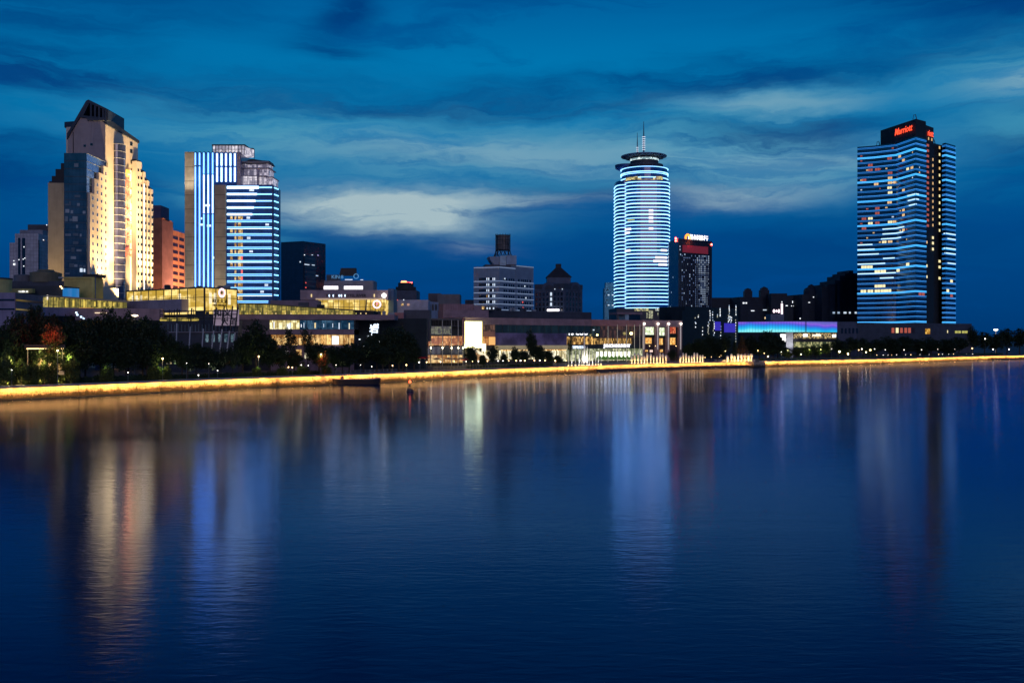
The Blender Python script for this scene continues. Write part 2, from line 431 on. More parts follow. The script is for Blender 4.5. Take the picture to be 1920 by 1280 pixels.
ribbon(MB(), .74, 1.0, 3.05, 3.13, VIS).build('strip_light', led_gold, qw)
mb = MB()
px = -20
piers = [150, 300, 520, 700, 830, 966, 1060, 1330, 1560, 1668, 1740, 1832, 1886]
for px in piers:
    q, n_, u = shore_at(px); f = Face(q-u*.45, q+u*.45); f.n = n_
    b_ = MB(); f.box(b_, 0, .9, -1, 3.12, .01, .42); b_.build('pier', brick, qw)
# ---------------------------------------------------------------- helpers for facades
def led(name, f, u0, u1, z, m, parent, h=.35, d0=.05, d1=.35):
    mb = MB(); f.box(mb, u0, u1, z-h/2, z+h/2, d0, d1); return mb.build(name, m, parent)
def spot(loc, target, energy, color=(1, .63, .28), angle=70, blend=.8, size=1.0):
    l = bpy.data.lights.new('floodlight_lamp', 'SPOT'); l.energy = energy; l.color = color; l.spot_size = R(angle); l.spot_blend = blend; l.shadow_soft_size = size
    o = bpy.data.objects.new('floodlight_lamp', l); C.objects.link(o); o.location = loc
    o.rotation_euler = (Vector(target)-Vector(loc)).to_track_quat('-Z', 'Y').to_euler()
    return o
def point(loc, energy, color=(1, .7, .4), size=.3):
    l = bpy.data.lights.new('lamp_light', 'POINT'); l.energy = energy; l.color = color; l.shadow_soft_size = size
    o = bpy.data.objects.new('lamp_light', l); C.objects.link(o); o.location = loc; o.visible_glossy = False; return o
def solid(f, x0, x1, ytop, back, z0=ZG, mb=None, ref=None):
    """a block behind the wall plane f between two picture columns, its roof at picture row ytop"""
    mb = mb or MB(); u0, u1 = f.U(x0), f.U(x1); zt = f.Z(ytop, ref if ref is not None else (x0+x1)/2)
    f.box(mb, u0, u1, z0, zt, -back, 0); return mb, zt
def wgrid(f, us, zs, w, h, d=.06, frame=0):
    out = []
    for u in us:
        for z in zs:
            mb = MB(); f.box(mb, u-w/2, u+w/2, z-h/2, z+h/2, .01, d); out.append((w*h/(f.D(960) if 0 else 1), mb, win_dark))
    return out
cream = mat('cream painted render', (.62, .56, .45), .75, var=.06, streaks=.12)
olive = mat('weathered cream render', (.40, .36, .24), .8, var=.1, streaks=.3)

# ================================================================ cream stepped hotel tower
hot = thing('hotel_tower', 'tall floodlit cream hotel tower with pointed crown and stepped shoulders', 'building', (*P(190, 470), ZG))
f_olv = PF(90, 468, 122, 468)
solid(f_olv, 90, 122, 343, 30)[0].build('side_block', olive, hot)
for x0, x1, yt, D_ in ((92, 122, 340, 472), (97, 122, 330, 474), (104, 122, 317, 476), (114, 124, 306, 478)):
    f = PF(x0, D_, x1+1, D_); mb, zt = solid(f, x0, x1, yt, 22, f.Z(345, x0)); mb.build('stepped_terrace', roof_dark, hot)
# dark glass block with curtain wall corner
fg = PF(120, 440, 162.5, 440); fs = PF(162.5, 440, 199, 462)
c = [P(120, 440), P(162.5, 440), P(199, 462), P(199, 462)+Vector((-4, 26)), P(120, 440)+Vector((0, 40))]
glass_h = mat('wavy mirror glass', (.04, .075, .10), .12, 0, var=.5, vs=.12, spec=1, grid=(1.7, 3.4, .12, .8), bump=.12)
zt = Z(287, 440)
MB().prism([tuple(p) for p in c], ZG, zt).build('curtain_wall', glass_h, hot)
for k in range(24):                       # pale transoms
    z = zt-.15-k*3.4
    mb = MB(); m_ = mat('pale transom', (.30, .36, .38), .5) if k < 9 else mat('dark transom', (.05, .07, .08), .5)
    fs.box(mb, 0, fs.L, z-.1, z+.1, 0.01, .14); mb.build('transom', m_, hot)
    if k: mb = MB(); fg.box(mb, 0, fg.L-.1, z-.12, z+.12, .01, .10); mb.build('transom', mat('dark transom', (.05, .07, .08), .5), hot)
rb_ = random.Random(14); refl = []  # pale boxes paint wavy reflections onto the dark glass
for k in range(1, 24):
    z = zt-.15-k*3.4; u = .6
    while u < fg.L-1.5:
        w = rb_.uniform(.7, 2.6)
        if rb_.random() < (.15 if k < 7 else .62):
            mb = MB(); fg.box(mb, u, min(u+w, fg.L-.5), z+.5+rb_.random()*.5, z+1.5+rb_.random()*1.4, .02, .09); refl.append((w, mb, rb_.choice([mat('pale painted reflection', (.20, .26, .28), .5), mat('grey painted reflection', (.11, .15, .17), .4), mat('bright painted reflection', (.33, .38, .38), .5)])))
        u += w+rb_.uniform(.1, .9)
many(refl, 'painted_reflection', hot)
for x0, x1, y0, y1 in ((150, 155, 503, 510), (157, 160, 504, 510)): mb = MB(); fg.pbox(mb, x0, x1, y0, y1, .1, .16); mb.build('lit_window', glow('cool office window', (.75, .88, 1.0), .8), hot)
# stepped window wall in front of the glass corner
fw = PF(164.5, 440.6, 200.5, 462.4)
steps = [(165, 173.3, 364), (173.3, 181.5, 338), (181.5, 190.5, 327), (190.5, 200, 315)]
mb = MB()
for x0, x1, yt in steps: fw.box(mb, fw.U(x0), fw.U(x1), ZG, fw.Z(yt, x1), -.5, .9)
mb.build('window_wall', cream, hot)
wins = []
step_cols = [(170.5, 369), (179, 343), (186.8, 331), (194.7, 320)]
z_ref = [fw.Z(371.5+14.15*k, 170.5) for k in range(-6, 12)]
for cx, y0 in step_cols:
    u = fw.U(cx)
    for z in z_ref:
        if z < fw.Z(y0-1, cx) and z > 25:
            mb = MB(); fw.box(mb, u-.72, u+.72, z-.8, z+.55, .88, .93); mb.cur = None
            fw.box(mb, u-.80, u+.80, z-.95, z-.8, .86, 1.02, cream)
            wins.append((2, mb, win_dark))
# upper shaft and gable
fu = PF(127, 463.5, 197.5, 463.5); fr = PF(197.5, 463.5, 258.5, 486)
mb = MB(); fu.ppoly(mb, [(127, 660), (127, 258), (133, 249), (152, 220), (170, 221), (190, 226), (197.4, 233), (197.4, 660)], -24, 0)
mb.build('shaft', mat('cream render with painted shade', (.34, .30, .30), .8, var=.08, streaks=.2), hot)  # cream face the floodlights miss, its shade put into the colour
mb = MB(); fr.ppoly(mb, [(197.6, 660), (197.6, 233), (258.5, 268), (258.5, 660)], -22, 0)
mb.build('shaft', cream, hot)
mb = MB(); fu.pbox(mb, 137, 138, 248, 290, 0, .25); mb.build('rib', dark_metal, hot)
for x, y in ((159, 273.5), (171.5, 271)):
    mb = MB(); fu.pbox(mb, x-2.4, x+2.4, y-2.2, y+2.2, 0, .1); wins.append((9, mb, win_dark))
crown = MB()
def fpoly(f, mb, pts, d0, d1): f.ppoly(mb, pts, d0, d1)
fpoly(fu, crown, [(127, 262), (127, 252), (163, 190), (168, 188), (168, 192), (131, 254.5)], -20, 1)
fpoly(fu, crown, [(165, 189), (168, 188), (201.5, 204.5), (201.5, 208), (165, 193)], -20, 1.1)
fpoly(fu, crown, [(165.5, 193), (169, 194), (157, 219), (152.5, 219)], -20, .9)
fpoly(fu, crown, [(152, 217), (201, 222), (201, 226), (152, 221)], -20, .95)
for k in range(5):
    x = 170+k*7.6; fpoly(fu, crown, [(x, 191+k*3.6), (x+3.6, 193+k*3.6), (x+3.6, 226), (x, 226)], -16, .8)
fpoly(fu, crown, [(168, 193), (201, 208), (201, 226), (175, 226)], -20, -12)
fpoly(fu, crown, [(198, 206), (201.5, 207), (201.5, 230), (198, 229)], -20, 1.2)
crown.build('roof_crown', mat('dark blue roof cladding', (.03, .045, .07), .5, .3), hot)
mb = MB(); fr.ppoly(mb, [(197.6, 233.5), (197.6, 223), (203, 224.5), (258.8, 264), (258.8, 269)], -23, .8)
mb.build('roof', mat('dark blue roof cladding', (.03, .045, .07), .5, .3), hot)
mb = MB(); fu.pbox(mb, 165, 198, 222, 227, .0, .9); mb.build('gutter', navy, hot)
# curved glass bay
bay = MB(); uc = fr.U(222.6); rb = (fr.U(232)-fr.U(213.3))/2; zb = fr.Z(271, 222)
arc = [fr.at(uc+rb*math.cos(a), 0, rb*.8*math.sin(a)) for a in [math.pi*k/10 for k in range(11)]]
bay.prism([(p.x, p.y) for p in arc]+[tuple(fr.at(uc-rb, 0, -1).xy), tuple(fr.at(uc+rb, 0, -1).xy)], ZG, zb)
bay.build('glass_bay', mat('violet bay glass', (.04, .045, .09), .1, spec=1, grid=(1.1, 3.4, .07, .4), var=.4), hot)
for k in range(25):
    z = zb-.2-k*3.35; mb = MB()
    arc2 = [fr.at(uc+(rb+.1)*math.cos(a), 0, (rb*.8+.1)*math.sin(a)) for a in [math.pi*q/10 for q in range(11)]]
    mb.prism([(p.x, p.y) for p in arc2], z-.12, z+.12); mb.build('bay_transom', mat('bay transom', (.35, .38, .40), .5), hot)
# sign wall column, tube lights, small windows on it
wz = [fr.Z(339+14.1*k, 248) for k in range(17)]
for z in wz:
    mb = MB(); u = fr.U(248); fr.box(mb, u-.55, u+.55, z-.8, z+.55, .01, .08)
    wins.append((1.5, mb, mat('lit gold window', (.2, .15, .05), .3, emit=(1, .55, .08), es=.45)))
for x, y in ((246, 270), (246, 284), (247, 304), (248, 320)):
    mb = MB(); u = fr.U(x); z = fr.Z(y, x); fr.box(mb, u-.9, u+.9, z-.9, z+.9, .01, .08); wins.append((3, mb, win_dark))
tube_y = glow('tube light', (1, .74, .38), 2.2)
for x, y0, y1 in ((244, 320, 556), (252.6, 308, 556)):
    mb = MB(); u = fr.U(x); fr.box(mb, u-.28, u+.28, fr.Z(y1, x), fr.Z(y0, x), .1, .5); mb.build('tube_light', tube_y, hot)
red_sign = glow('red sign letters', (1, .06, .02), 2.2)
mb = MB(); u = fr.U(238.5); z = fr.Z(325, 238.5); fr.box(mb, u-1.2, u+1.2, z-1.5, z+1.5, .2, .6)
mb.ball(fr.at(u, z, .8), 1.1, 10, 6); mb.build('sign_emblem', glow('amber emblem', (1, .5, .04), 3), hot)
for k, ch in enumerate('凯洲大酒店宾'):
    y = 348+k*25.2
    text(fr, ch, 238.3, y, 3.4, red_sign, hot, 'sign_character', d=.8, bold=.05)
# rounded stepped bays at the far end
fb = PF(252.5, 481, 289, 496)
bays = [(253, 266.3, 305.5), (266.3, 273.3, 324), (273.3, 280.3, 340), (280.3, 287.4, 356.5)]
for x0, x1, yt in bays:
    u0, u1 = fb.U(x0), fb.U(x1); zt = fb.Z(yt, x1); r = min(1.8, (u1-u0)*.6); mb = MB()
    prof = [fb.at(u0, 0, .8).xy, fb.at(u1-r, 0, .8).xy]+[fb.at(u1-r+r*math.sin(a), 0, .8-r+r*math.cos(a)).xy for a in (.4, .8, 1.2, 1.57)]+[fb.at(u1, 0, -18).xy, fb.at(u0, 0, -18).xy]
    mb.prism([tuple(p) for p in prof], ZG, zt); mb.build('rounded_bay', cream, hot)
    mb = MB(); fb.box(mb, u0+.3, u1-.6, zt, zt+.9, -14, -.4); mb.build('parapet', roof_dark, hot)
for cx, y0 in ((256.8, 317), (262.8, 320), (270.2, 336), (276.6, 352), (283, 368)):
    u = fb.U(cx); zz = [fb.Z(319+13.85*k, 256.8) for k in range(18)]
    for z in zz:
        if z < fb.Z(y0-2.5, cx):
            mb = MB(); w = .75 if cx > 260 else .55; fb.box(mb, u-w, u+w, z-.8, z+.6, .79, .84)
            fb.box(mb, u-w-.05, u+w+.05, z-.95, z-.8, .77, .93, cream); wins.append((1.8 if cx < 280 else 2.1, mb, win_dark))
mb = MB(); u = fb.U(267); fb.box(mb, u-.2, u+.2, fb.Z(556, 267), fb.Z(345, 267), .85, 1.2); mb.build('tube_light', glow('pink white tube', (1, .8, .62), 1.8), hot)
many(wins, 'window', hot)
# annexe at the foot and floodlights
mb, _ = solid(PF(190, 438, 222, 448), 192, 222, 540, 6); mb.build('annexe', cream, hot)
for x, y, dd, tgt, e, an in ((206, 560, 7, (206, 400), 100000, 75), (204, 556, 12, (204, 330), 300000, 55), (178, 560, 14, (180, 430), 170000, 95),
                             (246, 562, 8, (250, 430), 60000, 75), (262, 562, 16, (266, 380), 230000, 60), (280, 562, 12, (278, 440), 110000, 80),
                             (225, 562, 26, (228, 280), 600000, 50)):
    ff = fr if x > 200 else fw
    lo = ff.at(ff.U(x), max(ff.Z(y, x), 20), dd); ta = ff.at(ff.U(tgt[0]), ff.Z(tgt[1], tgt[0]), 0); spot(lo, ta, e, angle=an)
ff = f_olv; spot(ff.at(ff.U(104), 26, 16), ff.at(ff.U(106), 75, 0), 32000, angle=65)
# small floodlight casings
for x in (178, 204, 225, 248, 262, 280):
    ff = fr if x > 200 else fw; p = ff.at(ff.U(x), 0, 6); mb = MB(); mb.box(p.x-.4, p.x+.4, p.y-.3, p.y+.3, 19.2, 19.9); mb.box(p.x-.1, p.x+.1, p.y-.1, p.y+.1, ZG, 19.2)
    mb.build('floodlight', dark_metal, hot)

# ================================================================ orange office building beside the hotel
ob = thing('brick_office', 'orange brick office block with dark strip windows behind the cream hotel', 'building', (*P(318, 560), ZG))
f1 = PF(286, 557, 304, 556); f2 = PF(304, 556, 320, 570.5); f3 = PF(319.5, 572, 352, 601)
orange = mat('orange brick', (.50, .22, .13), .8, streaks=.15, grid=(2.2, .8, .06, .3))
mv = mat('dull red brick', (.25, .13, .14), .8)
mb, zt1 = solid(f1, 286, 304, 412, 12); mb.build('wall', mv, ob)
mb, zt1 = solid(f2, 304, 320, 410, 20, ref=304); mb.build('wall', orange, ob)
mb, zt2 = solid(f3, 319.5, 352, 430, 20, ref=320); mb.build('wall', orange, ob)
mb, _ = solid(PF(286, 585, 302, 585), 286, 301.5, 385, 14); mb.build('lift_tower', mat('mauve tower', (.22, .14, .2), .8), ob)
mb = MB(); f2.box(mb, -.3, f2.L+.3, zt1-.1, zt1+.5, -.3, .5); f1.box(mb, -.3, f1.L, zt1-.12, zt1+.48, -.3, .45); mb.build('cornice', orange, ob)
wz_ = []
for f, cols, y0, zt in ((f1, [(289, 1.0), (296, 2.8), ], 424, zt1), (f2, [(306.5, .7), (313.3, 4.6)], 424, zt1), (f3, [(321.5, .7), (328.5, 4.8), (340.5, 4.6), (347.6, .8)], 441, zt2)):
    for k in range(12):
        z = zt-4.1-k*4.12
        if z < 26: break
        for cx, w in cols:
            mb = MB(); f.box(mb, f.U(cx-w), f.U(cx+w), z-.95, z+.95, .01, .08); wz_.append((w, mb, mat('dark red window', (.03, .012, .014), .2)))
many(wz_, 'window', ob)
mb = MB()
for u in [i*1.5 for i in range(int(f3.L/1.5))]: f3.box(mb, u, u+.08, zt2, zt2+1.1, -.2, -.12)
f3.box(mb, 0, f3.L, zt2+1.05, zt2+1.12, -.2, -.12); mb.build('railing', dark_metal, ob)
p_ = f3.at(6, 20, 22); spot((p_.x, p_.y, 22), f3.at(8, 48, 0), 330000, (1, .50, .24), 95)
p_ = f2.at(-8, 20, 16); spot((p_.x, p_.y, 24), f2.at(2, 55, 0), 60000, (1, .50, .26), 80)

# ================================================================ blue LED office tower
ot = thing('office_tower', 'office tower with vertical white light lines and pale blue light bands', 'building', (*P(430, 520), ZG))
g = PF(348, 520, 511, 520); ge = PF(510.8, 520.2, 518.6, 526)
beige = mat('beige stone pier', (.30, .27, .21), .7, grid=(9, 7.3, .35, .8), emit=(.9, .75, .45), es=.0)
mb = MB(); g.box(mb, 0, g.U(452), ZG, g.Z(286, 400), -26, 0); mb.build('slab_block', blue_glass, ot)
mb = MB(); g.box(mb, g.U(425), g.U(511), ZG, g.Z(347, 450), -18, 1.2); mb.build('front_block', blue_glass, ot)
mb = MB(); mb.prism([tuple(ge.at(-.1, 0, .8).xy), tuple(ge.at(ge.L, 0, .8).xy), tuple(ge.at(ge.L, 0, -14).xy), tuple(ge.at(-.1, 0, -14).xy)], ZG, g.Z(348, 450)); mb.build('corner_block', blue_glass, ot)
mb = MB(); g.pbox(mb, 348, 366, 286, 575, 0, 1.4, ref=400); mb.build('pier', beige, ot)
mb = MB(); g.pbox(mb, 404, 425.5, 348, 575, 0, 2.2, ref=400); mb.build('pier', beige, ot)
mb = MB(); g.pbox(mb, 445.5, 452, 286, 348, .0, 1.3, ref=400); mb.build('pier', mat('pinkish pier', (.42, .36, .42), .7, grid=(9, 1.7, .3, .5)), ot)
spot(g.at(g.U(357), 26, 14), g.at(g.U(357), 60, 0), 26000, (1, .82, .55), 60); spot(g.at(g.U(414), 26, 14), g.at(g.U(414), 60, 0), 26000, (1, .82, .55), 60)
spot(g.at(g.U(357), g.Z(370, 400), 12), g.at(g.U(357), g.Z(310, 400), 0), 15000, (1, .85, .65), 80)
vb = glow('blue white line', (.13, .42, 1.0), 3.2); vw = glow('white line', (.40, .62, 1.0), 3.6); vb2 = glow('soft blue line', (.10, .32, .95), 1.2)
xs = [366.5, 374.5, 382.5, 390.8, 399]
for k, x in enumerate(xs):
    segs = ((287, 310), (313, 575)) if k < 2 else ((287, 326), (328, 400), (402, 575))
    for j, (a, b) in enumerate(segs):
        m_ = vw if (k >= 3 and j == 1) or (k == 2 and j == 1) else vb
        mb = MB(); u = g.U(x); g.box(mb, u-.28, u+.28, g.Z(b, 400), g.Z(a, 400), .1, .6); mb.build('light_line', m_, ot)
for k, x in enumerate([407.3, 415.7, 424, 432.4, 440.6]):
    for a, b in ((288, 311), (314, 341)):
        mb = MB(); u = g.U(x); g.box(mb, u-.38, u+.38, g.Z(b, 400), g.Z(a, 400), .1, .6); mb.build('light_line', vw, ot)
hb = glow('cyan light band', (.22, .60, 1.0), 2.7); hw = glow('white light band', (.55, .80, 1.0), 3.4); hb2 = glow('deep blue band', (.05, .28, .85), 1.1)
gf = Face(g.at(g.U(425.5), 0, 1.2).xy, g.at(g.U(511), 0, 1.2).xy)
for k in range(18):
    y = 352.3+12.55*k
    if y > 568: break
    z = g.Z(y, 450); x1 = 475-(k*3 if k < 5 else 0)
    if k < 5:
        led('light_band', gf, gf.U(426), gf.U(x1+10), z, hw, ot, .95 if k else 1.3, .05, .5)
        led('light_band', gf, gf.U(x1+10)+.01, gf.L, z, hb, ot, .55)
    else:
        led('light_band', gf, gf.U(426), gf.L if y < 560 else gf.U(503), z+.35, hb, ot, .26)
        led('light_band', gf, gf.U(426), gf.L if y < 560 else gf.U(503), z-.45, hw if k % 5 == 1 else hb, ot, .22)
    if y < 560:
        gee = Face(ge.at(0, 0, .8).xy, ge.at(ge.L, 0, .8).xy)
        led('light_band', gee, 0.05, gee.L, z+.1, hb, ot, .5)
wl = []
rw = random.Random(3)
gold_win = lit('gold office window', (.25, .12, .02), (1.0, .70, .30), 1.1, .9, 1.4, 2)
cool_win = glow('cool office window', (.75, .88, 1.0), .8); red_win = glow('red office window', (1, .10, .06), .9)
for k in range(4, 18):
    y = 358.6+12.55*k; z = g.Z(y, 450)
    for x, w in ((434, 2.2), (441.5, 1.6), (449, 2.8), (453.5, 1.6)):
        if rw.random() < (.95 if x > 440 else .55):
            u = gf.U(x); mb = MB(); gf.box(mb, u-w*.28, u+w*.28, z-1.0, z+.9, .02, .08)
            wl.append((w, mb, red_win if (x > 452 and rw.random() < .4) else gold_win))
    if rw.random() < .5:
        x = rw.uniform(465, 508); u = gf.U(x); mb = MB(); gf.box(mb, u-.9, u+.9, z-.6, z+.5, .02, .08); wl.append((1.5, mb, cool_win))
for x, y, w in ((389, 385, 9), (377, 421, 7), (392, 423, 8), (378, 409.5, 3), (401, 483, 3), (472, 357.5, 9)):
    u = g.U(x); z = g.Z(y, 400); mb = MB(); g.box(mb, u-w*.14, u+w*.14, z-.6, z+.5, .05, .12) if x < 420 else gf.box(mb, gf.U(x)-1.2, gf.U(x)+1.2, z-.5, z+.5, .05, .12); wl.append((3, mb, cool_win))
many(wl, 'lit_window', ot)
# roof box and lattice terraces
tz0, tz1 = g.Z(288, 400), g.Z(270, 400)
lattice = lit('white lattice light', (.30, .28, .36), (1.0, .92, 1.0), .95, 1.3, 2.0, 4)
t0, t1 = g.U(396), g.U(457)
mb = MB(); g.box(mb, t0+.4, t1-.4, tz0, tz1-.6, -12, -2.0); mb.build('roof_lantern', lattice, ot)
mb = MB(); ga = g.at(t1-.4, 0, -2.0).xy; gb = g.at(g.U(466), 0, -11).xy
mb.prism([tuple(ga), tuple(gb), tuple(g.at(t1-.4, 0, -12).xy)], tz0, tz1-1.0); mb.build('roof_lantern', lattice, ot)
mb = MB()
for u in [t0+(t1-t0)*i/10 for i in range(11)]: g.box(mb, u-.12, u+.12, tz0, tz1, -2.0, -1.7)
g.box(mb, t0-.2, t1+.2, tz1-.6, tz1+.1, -12, -1.6); g.box(mb, t0, t1, (tz0+tz1)/2-.1, (tz0+tz1)/2+.1, -2, -1.7)
g.box(mb, t1, g.U(466.3), tz1-1.0, tz1-.4, -12, -9); g.box(mb, g.U(466), g.U(466.6), tz0-2, tz1-.6, -11.5, -11)
mb.build('roof_frame', dark_metal, ot)
lat2 = lit('dim lattice light', (.12, .11, .17), (.75, .68, .82), .9, 1.1, 1.5, 9)
tw = thing  # terraces step forward below the lantern
for x0, x1, y0, y1, d in ((453, 498, 303, 313, -7), (453, 500, 314, 328, -5), (453, 493, 329, 347, -2.5), (484, 508, 331, 347, -4.5)):
    mb = MB(); g.pbox(mb, x0, x1, y0, y1+.6, -16, d, ref=430); mb.build('terrace_lattice', lat2 if y0 < 329 else lattice if x0 < 480 else lat2, ot)
for x0, x1, y in ((452, 502, 302), (452, 504, 313.5), (452, 498, 328.5), (483, 510, 330.5)):
    mb = MB(); g.pbox(mb, x0, x1, y-.5, y+.6, -16.5, -1.5 if y < 330 else -1.9, ref=430); mb.build('terrace_slab', mat('pale slab edge', (.4, .38, .42), .6), ot)
mb = MB()
for u in [g.U(453)+k*1.25 for k in range(13)]:
    g.box(mb, u-.05, u+.05, g.Z(347, 430), g.Z(304, 430), -2.4, -2.25)
for y in (308, 320, 334, 341): g.pbox(mb, 453, 500, y-.15, y+.15, -2.5, -2.2, ref=430)
mb.build('lattice_screen', grey_metal, ot)
mb = MB(); g.pbox(mb, 480.5, 483.6, 314, 347, -2.2, -1.4, ref=430); mb.build('terrace_column', mat('pinkish pier', (.42, .36, .42)), ot)
mb = MB(); g.ppoly(mb, [(455, 304), (453, 299), (466, 294), (486, 297), (500, 298), (502, 303)], -15, -6); mb.build('terrace_roof', roof_dark, ot)
mb = MB()
for x in range(350, 450, 8): mb.box(*(lambda p: (p.x-.4, p.x+.4, p.y+1, p.y+1.6))(P(x, 520)), g.Z(286, 400), g.Z(284, 400))
mb.build('roof_fitting', roof_dark, ot, kind='stuff')

# ================================================================ tall hotel with pale blue bands
mh = thing('high_rise_hotel', 'tall dark glass hotel banded with cyan light lines under a red lettered crown', 'building', (*P(1700, 850), ZG))
pts = [(1607.5, 856), (1640, 850), (1680, 839), (1717, 811), (1736.5, 822)]
zt = Z(255.5, 811); zbot = Z(606, 811)
mg = mat('night blue hotel glass', (.012, .035, .07), .12, var=.5, vs=.1, spec=1, grid=(2.6, 4.04, .25, .6))
front = [P(x, D_) for x, D_ in pts]
MB().prism([tuple(p) for p in front]+[tuple(P(1737, 860)), tuple(P(1612, 900))], ZG, zt).build('main_wing', mg, mh)
wing = [(1767, 843), (1773, 839.5), (1791.5, 852)]
MB().prism([tuple(P(1766, 851))]+[tuple(P(x, D_)) for x, D_ in wing]+[tuple(P(1791, 888)), tuple(P(1768, 890))], ZG, Z(269, 842)).build('side_wing', mg, mh)
core = mat('charcoal stone', (.018, .022, .026), .7)
MB().prism([tuple(P(1735, 835)), tuple(P(1767.5, 853)), tuple(P(1768, 888)), tuple(P(1735, 880))], ZG, Z(268, 842)).build('service_core', core, mh)
f_side = PF(1736.3, 822, 1751, 832)
MB().prism([tuple(P(1736, 822.2)), tuple(P(1750.5, 833)), tuple(P(1750.5, 875)), tuple(P(1736, 860))], ZG, Z(236, 825)).build('balcony_bay', core, mh)
fc = PF(1651, 856, 1717, 811); fc2 = PF(1717, 811.2, 1736.3, 821)
MB().prism([tuple(P(1651, 857)), tuple(P(1717, 812)), tuple(P(1736, 821.5)), tuple(P(1737, 860)), tuple(P(1655, 880))], zt, Z(222.5, 811)).build('crown_block', core, mh)
red_l = glow('red hotel letters', (1, .07, .01), 1.6)
text(fc, 'Marriott', 1694.5, 244.5, 5.6, red_l, mh, 'sign_lettering', d=.6, shear=.25, bold=.06, squeeze=.85)
f_s2 = PF(1736.5, 822, 1751, 832)
text(f_s2, 'riott', 1743.6, 251, 5.2, red_l, mh, 'sign_lettering', d=.5, shear=.1, bold=.06, squeeze=.8)
ca = glow('cyan band bright', (.06, .46, 1.0), 1.7); cb = glow('blue band', (.02, .26, .80), 1.05); cc = glow('mid cyan band', (.05, .34, .95), 1.35); cw = glow('reflected white band', (.5, .8, 1.0), 1.4)
def strip3(ptlist, z, h, m, d0=.05, d1=.4, shrink=0):
    mb = MB()
    for a, b in zip(ptlist, ptlist[1:]):
        f = Face(a, b); f.box(mb, 0, f.L, z-h/2, z+h/2, d0, d1)
    return mb.build('light_band', m, mh)
wf = [P(*a) for a in wing]
nfl = 37; rw = random.Random(11)
for k in range(nfl):
    z = Z(260, 811)-k*(Z(260, 811)-Z(603, 811))/(nfl-1)
    bright = k in (2, 7, 11, 16, 21, 25, 30, 36)
    m_ = ca if bright else (cc if k % 3 == 1 or k > 30 else cb)
    strip3(front, z+.45, .5 if bright else .25, m_); strip3(wf, z+.45, .5 if bright else .25, m_)
    strip3(front, z-.45, .35 if bright else .18, ca if bright else cb); strip3(wf, z-.45, .3, m_)
wl = []
def hw_(px, row, m, w=3.2, h=2.2, f=None):
    z = Z(260, 811)-(row+.5)*(Z(260, 811)-Z(603, 811))/(nfl-1)
    if f is None:
        f = None
        for (a, da), (b, db) in zip(pts, pts[1:]):
            if a <= px <= b: f = PF(a, da, b, db)
        if f is None:
            for (a, da), (b, db) in zip(wing, wing[1:]):
                if a <= px <= b: f = PF(a, da, b, db)
    if f is None: return
    u = f.U(px); mb = MB(); f.box(mb, u-w/2, u-.12, z-h/2, z+h/2, .02, .12); f.box(mb, u+.12, u+w/2, z-h/2, z+h/2, .02, .12); wl.append((w*h, mb, m))
wy = glow('amber room window', (1, .60, .22), .85); wr = glow('red curtained window', (.70, .12, .03), .5); wyl = glow('yellow lit window', (1, .85, .42), 1.05)
for px, y, m_ in ((1632, 294, wr), (1632, 304, wr), (1645, 303, wr), (1669, 310, wr), (1668, 280, wr), (1669, 318, wy), (1687, 287, wy), (1694, 294, wy), (1702, 310, wyl), (1710, 317, wy),
                  (1620, 323, wr), (1643, 331, wy), (1669, 336, wy), (1679, 335, wy), (1668, 345, wyl), (1669, 355, wyl), (1694, 349, wy), (1668, 373, wy), (1645, 383, wr), (1645, 392, wr), (1694, 386, wy), (1694, 395, wy),
                  (1620, 395, wr), (1632, 403, wyl), (1645, 411, wr), (1632, 412, wyl), (1669, 409, wyl), (1678, 409, wy), (1694, 423, wy), (1620, 421, wr), (1658, 447, wyl), (1669, 448, wy),
                  (1620, 492, wyl), (1631, 491, wyl), (1645, 501, wyl), (1656, 501, wyl), (1645, 533, wyl), (1655, 533, wyl), (1619, 544, wyl), (1632, 544, wyl), (1645, 544, wyl), (1656, 544, wyl), (1666, 544, wyl),
                  (1725, 552, wr), (1731, 552, wr), (1702, 493, wyl), (1684, 500, wyl), (1777, 545, wyl), (1784, 552, wr), (1784, 522, wyl)):
    hw_(px, round((y-265)/9.53), m_, 3.6 if y < 480 else 4.4, 2.0 if y < 480 else 2.4)
for k in range(26):
    px = rw.choice([1615, 1626, 1638, 1650, 1662, 1674, 1688, 1700, 1711, 1724]); hw_(px, rw.randrange(0, 20), rw.choice([wy, wr, cool_win]), rw.uniform(.8, 1.8), 1.1)
for k in range(16):     # balconies with red light on the side bay
    z = Z(273+10.0*k, 826); u = 5; mb = MB(); f_side.box(mb, 1.2, 5.2, z-1.2, z+.8, .02, .15); wl.append((5, mb, wr))
for x, w_, ys in ((1749, 1.4, range(305, 430, 11)), (1761.5, 2.0, range(275, 440, 13)), (1749, 3, (449, 459, 470)), (1761.5, 3.2, (489, 500, 521)), (1741, 1.2, (269,)), (1747, 1.4, (269,)), (1737.8, 1.6, (459, 502, 522))):
    f = PF(1735, 834.9, 1767.5, 852.9)
    for y in ys:
        z = Z(y, 845); mb = MB(); ff = f if x > 1750.5 else f_side; u = ff.U(x); ff.box(mb, u-w_/2, u+w_/2, z-1.1, z+1.1, .04, .2); wl.append((w_, mb, wyl if (y > 440 or x > 1755) and rw.random() < .8 else wy))
many(wl, 'lit_window', mh)
